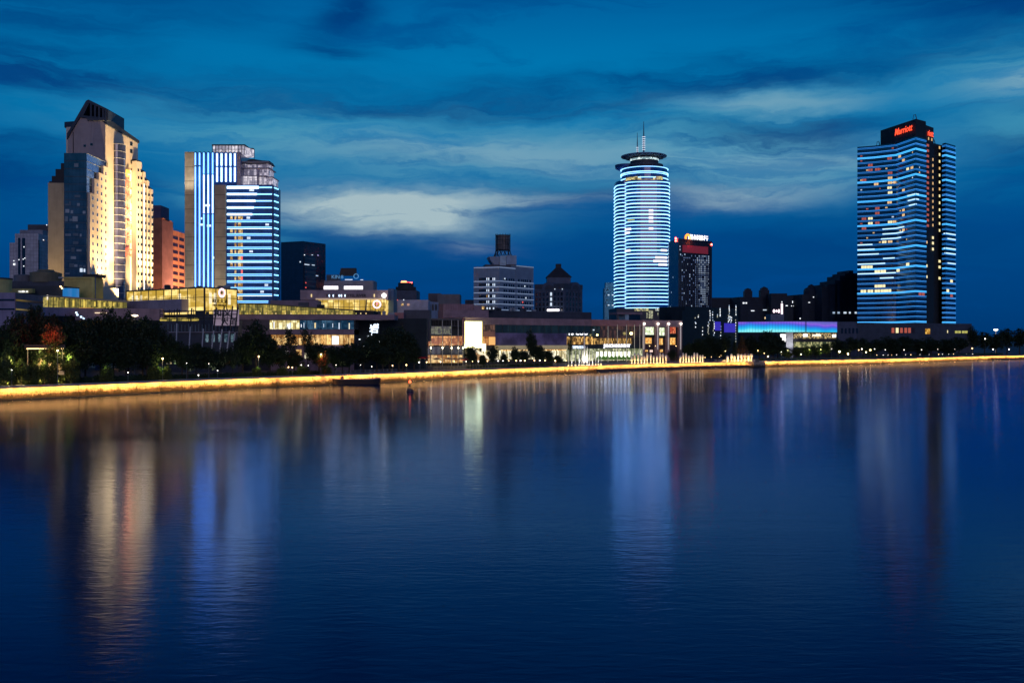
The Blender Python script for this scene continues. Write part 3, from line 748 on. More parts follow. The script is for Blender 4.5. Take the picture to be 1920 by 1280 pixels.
for px0, px1, y in ((1655, 1696, 422), (1655, 1694, 431), (1652, 1690, 441), (1608, 1636, 452), (1608, 1640, 463), (1608, 1648, 473), (1608, 1660, 487), (1608, 1680, 507), (1656, 1678, 478), (1650, 1676, 517), (1702, 1722, 368), (1703, 1722, 377), (1705, 1718, 386), (1770, 1791, 431), (1776, 1791, 441), (1770, 1791, 462), (1772, 1791, 473), (1776, 1791, 484)):
    k = round((y-260)/9.53); z = Z(260, 811)-k*(Z(260, 811)-Z(603, 811))/(nfl-1)+.5
    for (a, da), (b, db) in list(zip(pts, pts[1:]))+list(zip(wing, wing[1:])):
        x0, x1 = max(a, px0), min(b, px1)
        if x1 > x0: f = PF(a, da, b, db); led('light_band', f, f.U(x0), f.U(x1), z, cw, mh, .9, .3, .5)  # glowing strips painted on for white reflections in the hotel glass
# roof cranes
for x, y, D_ in ((1717, 223, 815), (1648, 273, 860), (1752, 270, 850)):
    q = P(x, D_); z = Z(y, D_); mb = MB(); mb.tube([(q.x-1.5, q.y+2, z), (q.x-.8, q.y+2, z+3.5), (q.x+.6, q.y+2, z+4), (q.x+1.8, q.y+2, z-.5)], .35, 6); mb.build('roof_crane', grey_metal, mh)
pod = thing('hotel_podium', 'long low dark podium with red and amber windows under the cyan banded hotel', 'building', (*P(1680, 800), ZG))
fp = PF(1571, 770, 1835, 812)
mb, _ = solid(fp, 1571, 1822, 605.5, 30, ref=1640); mb.build('wall', mat('podium cladding', (.05, .06, .085), .6, grid=(6, 1.2, .15, .5)), pod)
for k, (x, m_) in enumerate(((1674, wr), (1682, wyl), (1690, wr), (1698, wr), (1705, wr), (1712.5, mat('dim window', (.05, .03, .03), .3)))):
    mb = MB(); fp.pbox(mb, x-2.3, x+2.3, 614.5, 624, .02, .3); mb.build('window', m_, pod)
mb = MB(); fp.pbox(mb, 1735, 1743.5, 616, 626, .02, .3); mb.build('window', lit('amber grid window', (.3, .12, .0), (1, .6, .12), 1.1, .9, 1.6, 1), pod)
for x in (1793, 1799, 1806, 1811.5):
    mb = MB(); fp.pbox(mb, x-2.4, x+2.2, 620, 624.5, .02, .3); mb.build('window', glow('olive lit window', (.8, .75, .12), .5), pod)
mb = MB(); fp.pbox(mb, 1776, 1777, 619, 624, .02, .3); mb.build('window', wyl, pod)
# ================================================================ round banded tower with roof disc
rt = thing('round_tower', 'tall round tower ringed with pale blue light bands, wide disc and mast on top', 'building', (*P(1207, 1060), ZG))
def mpp(D): return D/FP
cx_, cy_ = P(1210.5, 1062); hwid = 42.5*mpp(1050)
tower_glass = mat('blue tower glass', (.012, .06, .22), .25, var=.4, spec=.8, grid=(3, 3.8, .2, .4))
def superring(cx, cy, a, b, n=40, e=3.2, r=0.0, rot=0):
    o = []
    for k in range(n):
        t_ = 2*math.pi*k/n; c_, s_ = math.cos(t_), math.sin(t_)
        x = math.copysign(abs(c_)**(2/e), c_)*(a+r); y = math.copysign(abs(s_)**(2/e), s_)*(b+r)
        o.append((cx+x*math.cos(rot)-y*math.sin(rot), cy+x*math.sin(rot)+y*math.cos(rot)))
    return o
def ring_band(ring, ring2, z0, z1, m, name, parent):
    mb = MB(); n = len(ring)
    for k in range(n):
        if 0: pass
        a, b, c, d = ring[k], ring[(k+1) % n], ring2[(k+1) % n], ring2[k]
        mb.hexa([(a[0],a[1],z0), (b[0],b[1],z0), (c[0],c[1],z0), (d[0],d[1],z0), (a[0],a[1],z1), (b[0],b[1],z1), (c[0],c[1],z1), (d[0],d[1],z1)])
    return mb.build(name, m, parent)
body = superring(cx_, cy_, hwid, 24, e=3.6)
cyl = superring(P(1208.5, 1060).x, 1061, 43.5*mpp(1050), 24.5, e=2.0, n=48)
lob = superring(P(1172.5, 1066).x, 1068, 19.5*mpp(1050), 20, e=3.0)
zt_b, zt_c, zt_l = Z(337, 1040), Z(311, 1037), Z(339, 1050)
MB().prism(body, ZG, zt_b).build('shaft', tower_glass, rt)
MB().prism(cyl, zt_b, zt_c).build('drum', tower_glass, rt)
MB().prism(lob, ZG, zt_l).build('side_shaft', tower_glass, rt)
rb1 = glow('ice blue ring', (.26, .60, 1.0), 2.8); rb2 = glow('bright ice ring', (.30, .68, 1.0), 3.1); rb3 = glow('deep blue ring', (.12, .40, 1.0), 1.6)
rw = random.Random(5)
nr = 36
for k in range(nr):
    z = Z(341, 1038)-k*(Z(341, 1038)-Z(577, 1038))/(nr-1)
    big = k in (3, 6, 9, 16, 20, 26, 29, 32)
    ring_band(superring(cx_, cy_, hwid, 24, e=3.6, r=.1), superring(cx_, cy_, hwid, 24, e=3.6, r=.7), z-(.5 if big else .34), z+(.5 if big else .34), rb2 if big or k % 4 == 3 else rb1, 'light_ring', rt)
    ring_band(superring(P(1172.5, 1066).x, 1068, 19.5*mpp(1050), 20, e=3.0, r=.1, n=24), superring(P(1172.5, 1066).x, 1068, 19.5*mpp(1050), 20, e=3.0, r=.6, n=24), z-1.5-.4, z-1.5+.35, rb2 if big else rb1, 'light_ring', rt)
for y, h_, m_ in ((312, .45, rb1), (321, .6, rb2), (324, .4, rb1), (332, .7, rb1)):
    z = Z(y, 1037); ring_band([(cx_+(p[0]-cx_)*1.004, cy_+(p[1]-cy_)*1.004) for p in cyl], [(cx_+(p[0]-cx_)*1.035, cy_+(p[1]-cy_)*1.03) for p in cyl], z-h_/2, z+h_/2, m_, 'light_ring', rt)
# lit crown restaurant windows; white reflections painted on as glowing patches
gold = lit('golden restaurant glass', (.10, .08, .03), (1, .85, .35), 1.1, 2.2, 3, 3)
front_arc = [p for p in superring(cx_, cy_, hwid, 24, e=3.6, n=120, r=.25) if p[1] < cy_-12]
front_arc.sort(key=lambda p: p[0])
zz = Z(334.5, 1040)
def arcbox(x0, x1, z0, z1, m, name):
    mb = MB(); sel = [p for p in front_arc if P(x0, 1038).x <= p[0] <= P(x1, 1038).x]
    for a, b in zip(sel, sel[1:]):
        f = Face(a, b); f.box(mb, 0, f.L, z0, z1, 0, .5)
    return mb.build(name, m, rt)
arcbox(1175, 1243, zz-1.7, zz+1.7, gold, 'lit_window')
for x0, x1, y in ((1215, 1222, 351), (1215, 1223, 363), (1214, 1224, 376), (1212, 1224, 381), (1215, 1225, 396), (1215, 1226, 402), (1214, 1226, 408), (1215, 1227, 414), (1214, 1226, 426), (1167, 1184, 427), (1168, 1182, 434),
                  (1172, 1183, 471), (1238, 1252, 471), (1228, 1252, 485), (1224, 1252, 492), (1232, 1252, 499)):
    k = round((y-341)/6.743); z = Z(341, 1038)-k*(Z(341, 1038)-Z(577, 1038))/(nr-1)
    arcbox(x0, x1, z-1.1, z+1.1, glow('painted white reflection', (.9, .93, 1.0), 1.3), 'lit_window')
for x0, x1, y in ((1178, 1190, 412), (1208, 1220, 435), (1220, 1227, 560)):
    z = Z(y, 1038); arcbox(x0, x1, z-.5, z+.6, glow('olive lit window', (.8, .75, .12), .5) if y < 420 else cool_win if y < 500 else red_win, 'lit_window')
# neck, glazed ring, disc, side cap, masts
neck = P(1208, 1062)
MB().lathe((neck.x, neck.y, Z(312, 1050)), [(20, -1), (20, 3), (15, 3.2), (15, 12)], 32).build('neck', navy, rt)
z = Z(297.5, 1040); m_ = lit('glazed ring', (.12, .2, .22), (.8, .95, .95), 1.5, 1.2, 4, 7)
MB().lathe((neck.x, neck.y, z), [(14.6, -3.2), (15.2, 3.0)], 32).build('glazed_ring', m_, rt)
zd = Z(291, 1050); disc = MB(); disc.smooth = False
disc.lathe((neck.x-.5, neck.y, zd), [(15, -.7), (22, -.5), (24.3, .3), (24.3, 1.0), (22, 1.2), (3, 1.4)], 48); disc.build('roof_disc', mat('steel blue disc', (.16, .26, .42), .5), rt)
for k in range(16):
    a = 2*math.pi*k/16; mb = MB(); mb.tube([(neck.x-.5+15*math.cos(a), neck.y+15*math.sin(a), zd-2), (neck.x-.5+23.5*math.cos(a), neck.y+23.5*math.sin(a), zd-.2)], .3, 5); mb.build('disc_bracket', grey_metal, rt)
lc = P(1174, 1064); MB().lathe((lc.x, lc.y, Z(313, 1062)), [(9, -3), (11.5, -1.6), (12, 2), (3, 2.4)], 28).build('side_cap', mat('blue cap cladding', (.02, .07, .25), .5), rt)
for x, y0, y1, r, rings in ((1207, 228, 288, .55, (257, 261, 265, 269, 273, 277, 281)), (1195, 249, 288, .4, (277, 280.5, 284))):
    q = P(x, 1062); mb = MB(); z0, z1 = Z(y1, 1062), Z(y0, 1062)
    mb.tube([(q.x, q.y, z0), (q.x, q.y, z0+(z1-z0)*.5), (q.x, q.y, z1)], [r*1.6, r*1.3, r*.45], 8); ms = mb.build('mast', grey_metal, rt)
    for yy in rings:
        mb = MB(); mb.lathe((q.x, q.y, Z(yy, 1062)), [(r*2.6, -.2), (r*3.4, .2)], 12); mb.build('mast_ring', glow('pale mast ring', (.8, .85, 1), .9), ms)
rp = thing('tower_podium', 'dark podium with yellow lit letters at the foot of the round tower', 'building', (*P(1220, 950), ZG))
fq = PF(1155, 900, 1292, 905)
mb, _ = solid(fq, 1156, 1290, 578, 40); mb.build('wall', navy, rp)
mb = MB(); fq.pbox(mb, 1190, 1216, 577.5, 583, .1, .6); mb.build('lit_panel', lit('yellow letters panel', (.02, .03, .03), (.85, .8, .25), .9, 1.0, 1.3, 2), rp)
mb = MB(); fq.pbox(mb, 1229, 1254, 577, 582.5, .1, .6); mb.build('lit_panel', lit('pale letters panel', (.1, .12, .08), (.85, .95, .8), .9, .9, 1.0, 6), rp)
for x0, x1, y0, y1 in ((1212, 1214, 586, 596), (1216.5, 1224, 582, 597), (1239, 1248, 583, 592), (1243, 1245, 589, 594), (1256, 1258, 587, 591), (1233, 1234, 586, 592)):
    mb = MB(); fq.pbox(mb, x0, x1, y0, y1, .1, .4); mb.build('lit_window', lit('olive stair light', (.12, .15, .08), (.8, .8, .45), .7, .8, 1.0, 8), rp)
f = PF(1150, 620, 1204, 628); mb, _ = solid(f, 1168, 1206, 586, 12, ref=1180); 
rk = thing('rooftop_pavilion', 'small flat canopy pavilion on the roof beneath the round tower', 'building', (*P(1180, 620), Z(601, 620)))
mb = MB(); f.pbox(mb, 1156, 1203, 585.5, 589.5, -10, 1); mb.build('roof', mauve, rk)
mb = MB(); f.pbox(mb, 1172, 1179, 589.5, 601, -8, 0); mb.build('wall', mat('pale blue panel', (.35, .5, .55), .6), rk)
mb = MB(); f.pbox(mb, 1179, 1202, 589.5, 602, -9, -1); mb.build('glass', dark_glass, rk)

# ================================================================ bank tower
bk = thing('bank_tower', 'dark office tower with white letters and a glowing amber ring on its roof', 'building', (*P(1295, 900), ZG))
fl = PF(1254, 910, 1272, 880); ff = PF(1272, 880, 1335, 905)
bm_ = mat('dark bank glass', (.018, .028, .05), .2, spec=.8)
ztb = Z(447, 880)
MB().prism([tuple(P(1254, 910)), tuple(P(1272, 880)), tuple(P(1335, 905)), tuple(P(1335, 940)), tuple(P(1252, 945))], ZG, ztb).build('wall', bm_, bk)
mb = MB()
for k in range(15):
    u = ff.L*k/14.5; ff.box(mb, u-.18, u+.18, 40, ztb-21, .02, .45)
mb.build('fin', mat('grey fins', (.08, .09, .12), .5), bk, kind='stuff')
mb = MB(); ff.pbox(mb, 1279.5, 1326.5, 461, 474.5, .1, .8, ref=1300); mb.build('sign_board', mat('dim red screen', (.12, .02, .03), .4, grid=(1.4, 1.4, .2, .5), emit=(.35, .03, .06), es=.32), bk)
wl = []; rw = random.Random(21)
dotm = glow('blue white dot window', (.6, .78, 1), .55); dotd = glow('dim blue dot window', (.25, .42, .75), .28)
for i in range(15):
    for k in range(27):
        x = 1279+i*3.55; y = 479+k*3.9
        if y > 582: continue
        pr = .25+.65*(i > 6)*(1 if k < 18 else .8)
        if rw.random() < pr:
            u = ff.U(x); z = ff.Z(y+ (x-1272)*.03, x); mb = MB(); ff.box(mb, u-.42, u+.42, z-.55, z+.55, .02, .12); m_ = dotm if rw.random() < (.55 if i > 8 else .15) else dotd
            wl.append((1+(m_ is dotm), mb, m_))
for x, y in ((1275, 462), (1275, 468), (1276, 477), (1284, 477), (1259, 548), (1262, 520), (1257, 575)):
    f_ = ff if x > 1272 else fl; u = f_.U(x); mb = MB(); f_.box(mb, u-.5, u+.5, f_.Z(y, x)-.6, f_.Z(y, x)+.6, .02, .1); wl.append((1.2, mb, dotm))
many(wl, 'lit_window', bk)
fcr = Face(ff.at(0, 0, -3).xy, ff.at(ff.L, 0, -3).xy)
mb = MB(); c = fcr.at(fcr.U(1286.5), ztb+1.2, 2)
tor = MB()
n1, n2 = 24, 8
for i in range(n1):
    a = 2*math.pi*i/n1
    for j in range(n2):
        b = 2*math.pi*j/n2; rr = 2.6+.85*math.cos(b); q = c+Vector((fcr.u.x, fcr.u.y, 0))*rr*math.cos(a)+Vector((0,0,1))*rr*1.15*math.sin(a)+Vector((fcr.n.x, fcr.n.y, 0))*.85*math.sin(b)
        tor.v.append(tuple(q))
for i in range(n1):
    for j in range(n2): tor.f.append((i*n2+j, ((i+1) % n1)*n2+j, ((i+1) % n1)*n2+(j+1) % n2, i*n2+(j+1) % n2)); tor.fm.append(None)
tor.build('sign_emblem', glow('orange ring', (1, .28, .015), 2.4), bk)
point(fcr.at(fcr.U(1286.5), ztb-2.5, 5.5), 2500, (1, .1, .02), .8)
text(fcr, '鄞州银行', 1306, 448.8, 4.7, glow('white sign letters', (1, .96, .92), 1.8), bk, 'sign_lettering', d=2, bold=.09, squeeze=1.0, z=ztb+1.2)
mb = MB()
for k in range(10): u = fcr.U(1281)+k*2.6; fcr.box(mb, u-.08, u+.08, ztb, ztb+3.4, .6, .8)
fcr.box(mb, fcr.U(1280), fcr.U(1321), ztb+1, ztb+1.15, .6, .8); mb.build('sign_frame', dark_metal, bk)
for x, y, f_ in ((1268, 447, fl), (1268, 451.5, fl), (1333.5, 458.5, ff)):
    q = f_.at(f_.U(x), 0, .4); mb = MB(); mb.ball((q.x, q.y, Z(y, q.y)), .85, 8, 5); mb.build('beacon', bulb_red, bk)

# ================================================================ office with rooftop cage crown (middle of the skyline)
mo = thing('balcony_office', 'grey blue office block with white floor lines and a caged water tank on its roof', 'building', (*P(944, 610), ZG))
fA = PF(888, 612, 936.5, 606); fB = PF(936.5, 606, 999.5, 632)
greyb = mat('grey blue tiles', (.22, .30, .38), .55, grid=(1.2, 1.2, .08, .45), var=.1)
zA = Z(500, 610); zR = Z(494, 606)
MB().prism([tuple(P(888, 612)), tuple(P(936.5, 606)), tuple(fB.at(fB.U(967), 0).xy), tuple(P(967, 640)), tuple(P(890, 640))], ZG, zA).build('wall', greyb, mo)
MB().prism([tuple(fB.at(fB.U(967), 0, .3).xy), tuple(fB.at(fB.L, 0, .3).xy), tuple(fB.at(fB.L, 0, -24).xy), tuple(fB.at(fB.U(967), 0, -24).xy)], ZG, zR).build('wall', greyb, mo)
white_line = glow('soft white floor line', (.55, .72, 1.0), .33)
mb = MB(); wl = []
for k in range(8):
    y = 516.5+10.7*k if k else 502.5; z = Z(y, 608)
    if k == 0: z = zA-.6
    led('light_line', fA, .2, fA.L, z, white_line, mo, .32); 
    fb2 = Face(fB.at(0, 0, .01).xy, fB.at(fB.L, 0, .01).xy); led('light_line', fb2, 0, fB.U(966), z, white_line, mo, .32)
    fb3 = Face(fB.at(0, 0, .31).xy, fB.at(fB.L, 0, .31).xy)
    led('light_line', fb3, fB.U(967.5), fB.L, z if k else zR-.5, white_line, mo, .28)
    if k < 7:
        zc = Z(523+10.7*k, 608)
        mb = MB(); fA.pbox(mb, 898, 926.5, 520.5+10.7*k, 525.5+10.7*k, .02, .12); wl.append((20, mb, win_dark))
        for x in (913, 916.5, 924.5, 927.5):
            if rnd.random() < .85:
                mb = MB(); fA.pbox(mb, x-.8, x+.9, 520.6+10.7*k, 525.3+10.7*k, .12, .2); wl.append((1, mb, rnd.choice([cool_win, gold_win, cool_win])))
        for x in (945.5, 949.5, 955, 959, 963):
            mb = MB(); u = fB.U(x); fB.box(mb, u-.75, u+.75, zc-.8, zc+.7, .02, .1); wl.append((1.6, mb, win_dark))
        for x, w in ((972, 1.2), (977.5, .9), (981, .9), (984.5, .9), (988, .9), (993.5, 1.2)):
            mb = MB(); u = fB.U(x); fB.box(mb, u-w*.7, u+w*.7, zc-.9, zc+.7, .32, .4); wl.append((1.4, mb, win_dark))
for x, y, m_ in ((945.5, 522.5, cool_win), (979, 566.5, red_win), (983, 536.5, cool_win), (985, 558.5, cool_win), (979.5, 577, red_win)):
    mb = MB(); fB.pbox(mb, x-1, x+1, y-1.3, y+1.3, .42, .5); wl.append((1.5, mb, m_))
many(wl, 'window', mo)
mb = MB()
ft = PF(900, 618, 985, 622)
mb = MB(); ft.pbox(mb, 910, 965, 496, 501, -14, 0); mb.build('roof_plinth', navy, mo)
mb = MB(); ft.ppoly(mb, [(917, 481), (937, 481), (937, 496), (926, 496), (920, 488)], -12, 0); mb.build('plant_room', greyb, mo)
mb = MB(); ft.pbox(mb, 937, 948, 480, 498, -10, 1.5); mb.build('plant_room', mat('pale blue panel', (.35, .5, .55), .6), mo)
mb = MB(); ft.pbox(mb, 949, 968, 479, 496, -9, 1.0); mb.build('plant_room', mat('blue grey render', (.26, .38, .48), .6), mo)
tank = thing  # caged tank on raking struts
q = ft.at(ft.U(945), 0, -5); z0, z1, z2 = Z(480, 620), Z(467, 620), Z(440, 620)
mb = MB()
for k in range(12):
    a = 2*math.pi*k/12; a2 = a+.45
    mb.tube([(q.x+5.8*math.cos(a), q.y+5.8*math.sin(a), z0), (q.x+4.4*math.cos(a2), q.y+4.4*math.sin(a2), z1)], .22, 5)
    mb.tube([(q.x+5.8*math.cos(a2), q.y+5.8*math.sin(a2), z0), (q.x+4.4*math.cos(a), q.y+4.4*math.sin(a), z1)], .22, 5)
mb.build('strut_frame', dark_metal, mo)
MB().lathe((q.x, q.y, z1), [(4.3, 0), (4.3, z2-z1)], 20).build('tank', mat('brown steel tank', (.12, .12, .12), .6, grid=(1.5, 1.5, .3, .6), var=.5), mo)
mb = MB()
for k in range(16):
    a = 2*math.pi*k/16; mb.tube([(q.x+4.6*math.cos(a), q.y+4.6*math.sin(a), z1-.3), (q.x+4.6*math.cos(a), q.y+4.6*math.sin(a), z2+1.0)], .13, 4)
for zz in (z1, z1+3, z1+6, z2): mb.lathe((q.x, q.y, zz), [(4.75, -.15), (4.75, .15)], 20)
mb.build('cage', dark_metal, mo)

# ================================================================ building with pyramid roof
py_ = thing('pyramid_roof_building', 'dark stone block with arched gables and a pyramid roof', 'building', (*P(1047, 750), ZG))
stone = mat('blue grey stone', (.07, .10, .15), .7, streaks=.2)
fa = PF(1002, 752, 1058, 742); fbb = PF(1058, 742, 1092, 760)
MB().prism([tuple(P(1002, 752)), tuple(P(1058, 742)), tuple(P(1092, 760)), tuple(P(1088, 790)), tuple(P(1004, 790))], ZG, Z(541, 745)).build('wall', stone, py_)
MB().prism([tuple(P(1002, 752)), tuple(P(1058, 741)), tuple(P(1092.5, 760)), tuple(P(1088, 790)), tuple(P(1004, 790))], Z(541, 745), Z(532, 745)).build('attic', navy, py_)
def archp(f, x0, x1, yb, yt, d0, d1, m, name, n=10):
    mb = MB(); pts_ = [(x0, yb), (x0, (yb+yt)/2+2)]+[((x0+x1)/2-(x1-x0)/2*math.cos(math.pi*k/n), (yb+yt)/2+2-((yb-yt)/2+2)*math.sin(math.pi*k/n)) for k in range(1, n)]+[(x1, (yb+yt)/2+2), (x1, yb)]
    f.ppoly(mb, pts_[::-1] if 0 else pts_, d0, d1, m); return mb.build(name, m, py_)
archp(fa, 1017, 1046, 545, 528.5, -3, .6, stone, 'gable'); archp(fbb, 1070, 1087, 545, 529, -3, .6, stone, 'gable')
archp(fa, 1022, 1041, 543, 534, .6, .8, navy, 'arched_window'); archp(fbb, 1073, 1084, 543, 534, .6, .8, navy, 'arched_window')
cc_ = P(1047, 770); mb = MB(); mb.prism([(cc_.x-9, cc_.y-9), (cc_.x+9, cc_.y-9), (cc_.x+9, cc_.y+9), (cc_.x-9, cc_.y+9)], Z(534, 770), Z(519, 770)); mb.build('drum', stone, py_)
a_, b_ = 9.8, 2.1; z0, z1, z2 = Z(519.5, 762), Z(502, 770), Z(495, 770)
mb = MB(); mb.hexa([(cc_.x-a_,cc_.y-a_,z0), (cc_.x+a_,cc_.y-a_,z0), (cc_.x+a_,cc_.y+a_,z0), (cc_.x-a_,cc_.y+a_,z0), (cc_.x-b_,cc_.y-b_,z1), (cc_.x+b_,cc_.y-b_,z1), (cc_.x+b_,cc_.y+b_,z1), (cc_.x-b_,cc_.y+b_,z1)])
mb.build('roof', roof_dark, py_); MB().box(cc_.x-b_, cc_.x+b_, cc_.y-b_, cc_.y+b_, z1, z2).build('lantern', roof_dark, py_)
wl = []
for f, xs_ in ((fa, (1006, 1012, 1019, 1026, 1033, 1040, 1047, 1053)), (fbb, (1063, 1069, 1075, 1081, 1087))):
    for x in xs_:
        u = f.U(x); mb = MB(); f.box(mb, u-1.7, u-1.3, 30, Z(543, 745), .02, .5); mb.build('pilaster', stone, py_)
        for k in range(4):
            z = Z(551+9.5*k, 745); mb = MB(); f.box(mb, u-.6, u+.9, z-1.3, z+1.2, .02, .12); wl.append((1, mb, cool_win if (x, k) in ((1033, 1), (1033, 2), (1033, 0)) else win_dark))
for x, y in ((1041, 542), (1055, 542)): mb = MB(); fa.pbox(mb, x-.7, x+.7, y-1, y+1, .7, .9); wl.append((1, mb, cool_win))
many(wl, 'window', py_)
mb = MB(); fa.pbox(mb, 1029, 1051.5, 579.5, 583.5, 3, 3.5); mb.build('sign_light', glow('white roof sign', (1, .9, .95), 2.2), py_)

# ================================================================ further blocks
def block(name, label, cat, x0, x1, ytop, D_, back, m, lits=(), rowcol=None, wm=None, group=None, side=0, extra=None, sideD=None):
    th = thing(name, label, cat, (*P((x0+x1)/2, D_), ZG), group); f = PF(x0, D_, x1, D_+side)
    mb, z = solid(f, x0, x1, ytop, back, ref=x0); mb.build('wall', m, th); wl = []
    if rowcol:
        nc, y0, dy, nr_, w, h, dm = rowcol
        for i in range(nc):
            for k in range(nr_):
                x = x0+(x1-x0)*(i+.5)/nc; y = y0+dy*k
                mb = MB(); f.pbox(mb, x-w/2, x+w/2, y-h/2, y+h/2, .02, .15); wl.append((w, mb, dm))
    for it in lits:
        x, y, w, h, m2 = it; mb = MB(); f.pbox(mb, x-w/2, x+w/2, y-h/2, y+h/2, .16, .3); wl.append((w*2, mb, m2))
    if wl: many(wl, 'window', th)
    return th, f
warm_dot = glow('warm far window', (1, .7, .35), 1.0); white_dot = glow('white far window', (.9, .95, 1), 1.3)
# dark curved tower
dt = thing('dark_curved_tower', 'dark office tower with curved roof edge and few lit windows', 'building', (*P(568, 800), ZG))
f = PF(535, 800, 569, 790); fc_ = PF(569, 790, 603, 812); dk = mat('night navy glass', (.012, .022, .045), .2, spec=.7, grid=(2.5, 3.6, .2, .5))
mb = MB(); f.ppoly(mb, [(535, 660), (535, 458.5), (549, 459), (556, 454), (567, 452), (569, 452.2), (569, 660)], -26, 0); mb.build('wall', dk, dt)
mb = MB(); fc_.ppoly(mb, [(569, 660), (569, 452), (592.5, 462), (592.5, 660)], -22, 0); mb.build('wall', dk, dt)
mb = MB(); fc_.pbox(mb, 570, 602.5, 480, 660, -18, 1.5, ref=586); mb.build('lower_shoulder', dk, dt)
wl = []; fj = Face(fc_.at(0, 0, 1.5).xy, fc_.at(fc_.L, 0, 1.5).xy)
for x, y, w, h, m_, ff_ in ((563, 491, 3, 2.5, cool_win, f), (575, 496, 9, 1.6, cool_win, fj), (587, 497, 5, 1.3, cool_win, fj), (594, 517, 4, 2, dotm, fj), (551.5, 528, 2, 3, white_dot, f), (545, 528, 3, 2, gold_win, f), (535.8, 525, 1, 3, gold_win, f),
                     (573, 530, 1.5, 2, red_win, fj), (573, 539, 2, 2, red_win, fj), (598, 479, 7, 1.2, glow('violet roof edge', (.7, .6, 1), .9), fj), (585, 478, 2.5, 1.2, cool_win, fj), (570.5, 478, 1.5, 1.5, white_dot, fj), (549, 548.5, 8, 3.5, glow('red far sign', (1, .07, .02), 1.3), f), (560, 505, 2, 2, dotd, f), (556, 504, 3, 1.5, dotd, f)):
    mb = MB(); ff_.pbox(mb, x-w/2, x+w/2, y-h/2, y+h/2, .1, .4); wl.append((w, mb, m_))
for k in range(9):
    mb = MB(); fj.pbox(mb, 571, 602, 484+8.5*k, 487+8.5*k, .02, .08); wl.append((20, mb, mat('dim floor band', (.03, .05, .07), .3)))
many(wl, 'window', dt)
# white tiled office behind the hotel's shoulder
wt = mat('white wall tiles', (.42, .43, .47), .5, grid=(2, 2.2, .16, .8))
wo = thing('white_tiled_office', 'white tiled office block with dark vertical window slots behind the cream hotel', 'building', (*P(50, 600), ZG))
f = PF(28, 600, 72, 600); fs_ = PF(18, 606, 28, 606)
mb, z_ = solid(f, 28, 72, 438, 16); mb.build('wall', wt, wo); mb, _ = solid(fs_, 18, 28.5, 455, 12); mb.build('wall', wt, wo)
mb, _ = solid(PF(38, 612, 84, 612), 37, 80, 431, 12); mb.build('wall', mat('grey upper block', (.2, .22, .26), .6), wo)
mb, _ = solid(PF(52, 630, 92, 630), 52, 92, 421, 14); mb.build('roof_block', navy, wo); mb, _ = solid(PF(70, 622, 92, 622), 72, 92, 448, 14); mb.build('wall', navy, wo)
for x0, x1, y0, y1 in ((34, 38.5, 446, 516), (41.5, 47.5, 446, 516), (72, 74, 450, 505)):
    mb = MB(); f.pbox(mb, x0, x1, y0, y1, .02, .2); mb.build('window_slot', win_dark, wo)
for x, y in ((45.5, 463), (36, 487), (44, 486), (47, 484), (45, 499), (27, 495.5), (26.5, 489), (88, 422), (82, 450)):
    mb = MB(); ff_ = f; ff_.pbox(mb, x-.8-.8*(y == 495.5), x+.8+.8*(y == 495.5), y-.8-(y == 495.5), y+.8+(y == 495.5), .2, .5); mb.build('lit_window', white_dot, wo)
# slim block beside the round tower
th, f = block('slim_office', 'slim pale office block tucked beside the round banded tower', 'building', 1133.5, 1156, 540, 1130, 20, mat('pale teal render', (.28, .38, .42), .7),
      lits=[(1141, y, 3.4, 1.8, m_) for y, m_ in ((553, cool_win), (572, cool_win))]+[(1149, y, 3.4, 1.8, m_) for y, m_ in ((553, cool_win), (572, cool_win))], rowcol=(2, 543.5, 9.6, 4, 4, 3, win_dark))
mb = MB(); f.pbox(mb, 1136, 1152, 529.5, 540.5, -16, -3); mb.build('roof_block', mat('pale teal render', (.28, .38, .42)), th)
# skyline behind the golden mall
block('beacon_tower', 'squat dark tower with red and amber beacon lamps on its roof', 'building', 737, 781, 544, 820, 30, mat('night wall', (.05, .07, .11), .7), lits=[(745, 563, 1.2, 1.2, red_win), (757, 562, 1.5, 1.5, white_dot)])
bt = thing('rooftop_beacon', 'glowing red and amber beacon drum on the squat dark tower', 'beacon', (*P(760, 828), Z(544, 828)))
q = P(761, 830); MB().lathe((q.x, q.y, Z(544, 830)), [(8.5, 0), (8.5, 2.6), (6.5, 2.8), (6.5, 6.0)], 20).build('drum', roof_dark, bt)
MB().lathe((q.x-1.3, q.y-3, Z(537, 830)), [(3.0, 0), (3.2, 2.2), (2.0, 4.4)], 14).build('lamp', glow('amber beacon', (1, .35, .12), 3), bt)
for dx_ in (4.5,): MB().lathe((q.x+dx_, q.y-3, Z(537, 830)), [(1.0, 0), (1.1, 3.2)], 10).build('lamp', bulb_red, bt)
MB().lathe((q.x-.6, q.y, Z(533, 830)), [(3.5, 0), (3.2, 2.0)], 12).build('lamp', glow('red beacon dim', (1, .05, .03), 1.6), bt)
th, f = block('white_low_block', 'low white block with ribbed side windows behind the shopping centre', 'building', 745, 803, 562, 560, 14, mat('whitewashed wall', (.42, .44, .52), .7), lits=[(754.5, 571, 4, 4, gold_win), (765.5, 571, 4.5, 4, mat('peach lit window', (.5, .3, .2), .5, emit=(1, .55, .35), es=.4)), (745.5, 562, 1.2, 1.2, red_win), (757, 562, 1.5, 1.5, white_dot)])
f2_ = PF(784, 562, 822, 590)
mb, _ = solid(f2_, 784, 822, 563, 6, ref=784); mb.build('wall', mat('whitewashed wall', (.42, .44, .52)), th)
for k in range(6): mb = MB(); f2_.pbox(mb, 785.5+6*k, 788.8+6*k, 570, 582, .05, .3); mb.build('window', win_dark, th)
block('dark_box_block', 'plain dark box shaped block with a lighter front panel behind the glass cafe', 'building', 820, 862, 551.5, 640, 20, mat('grey green wall', (.13, .16, .18), .7))
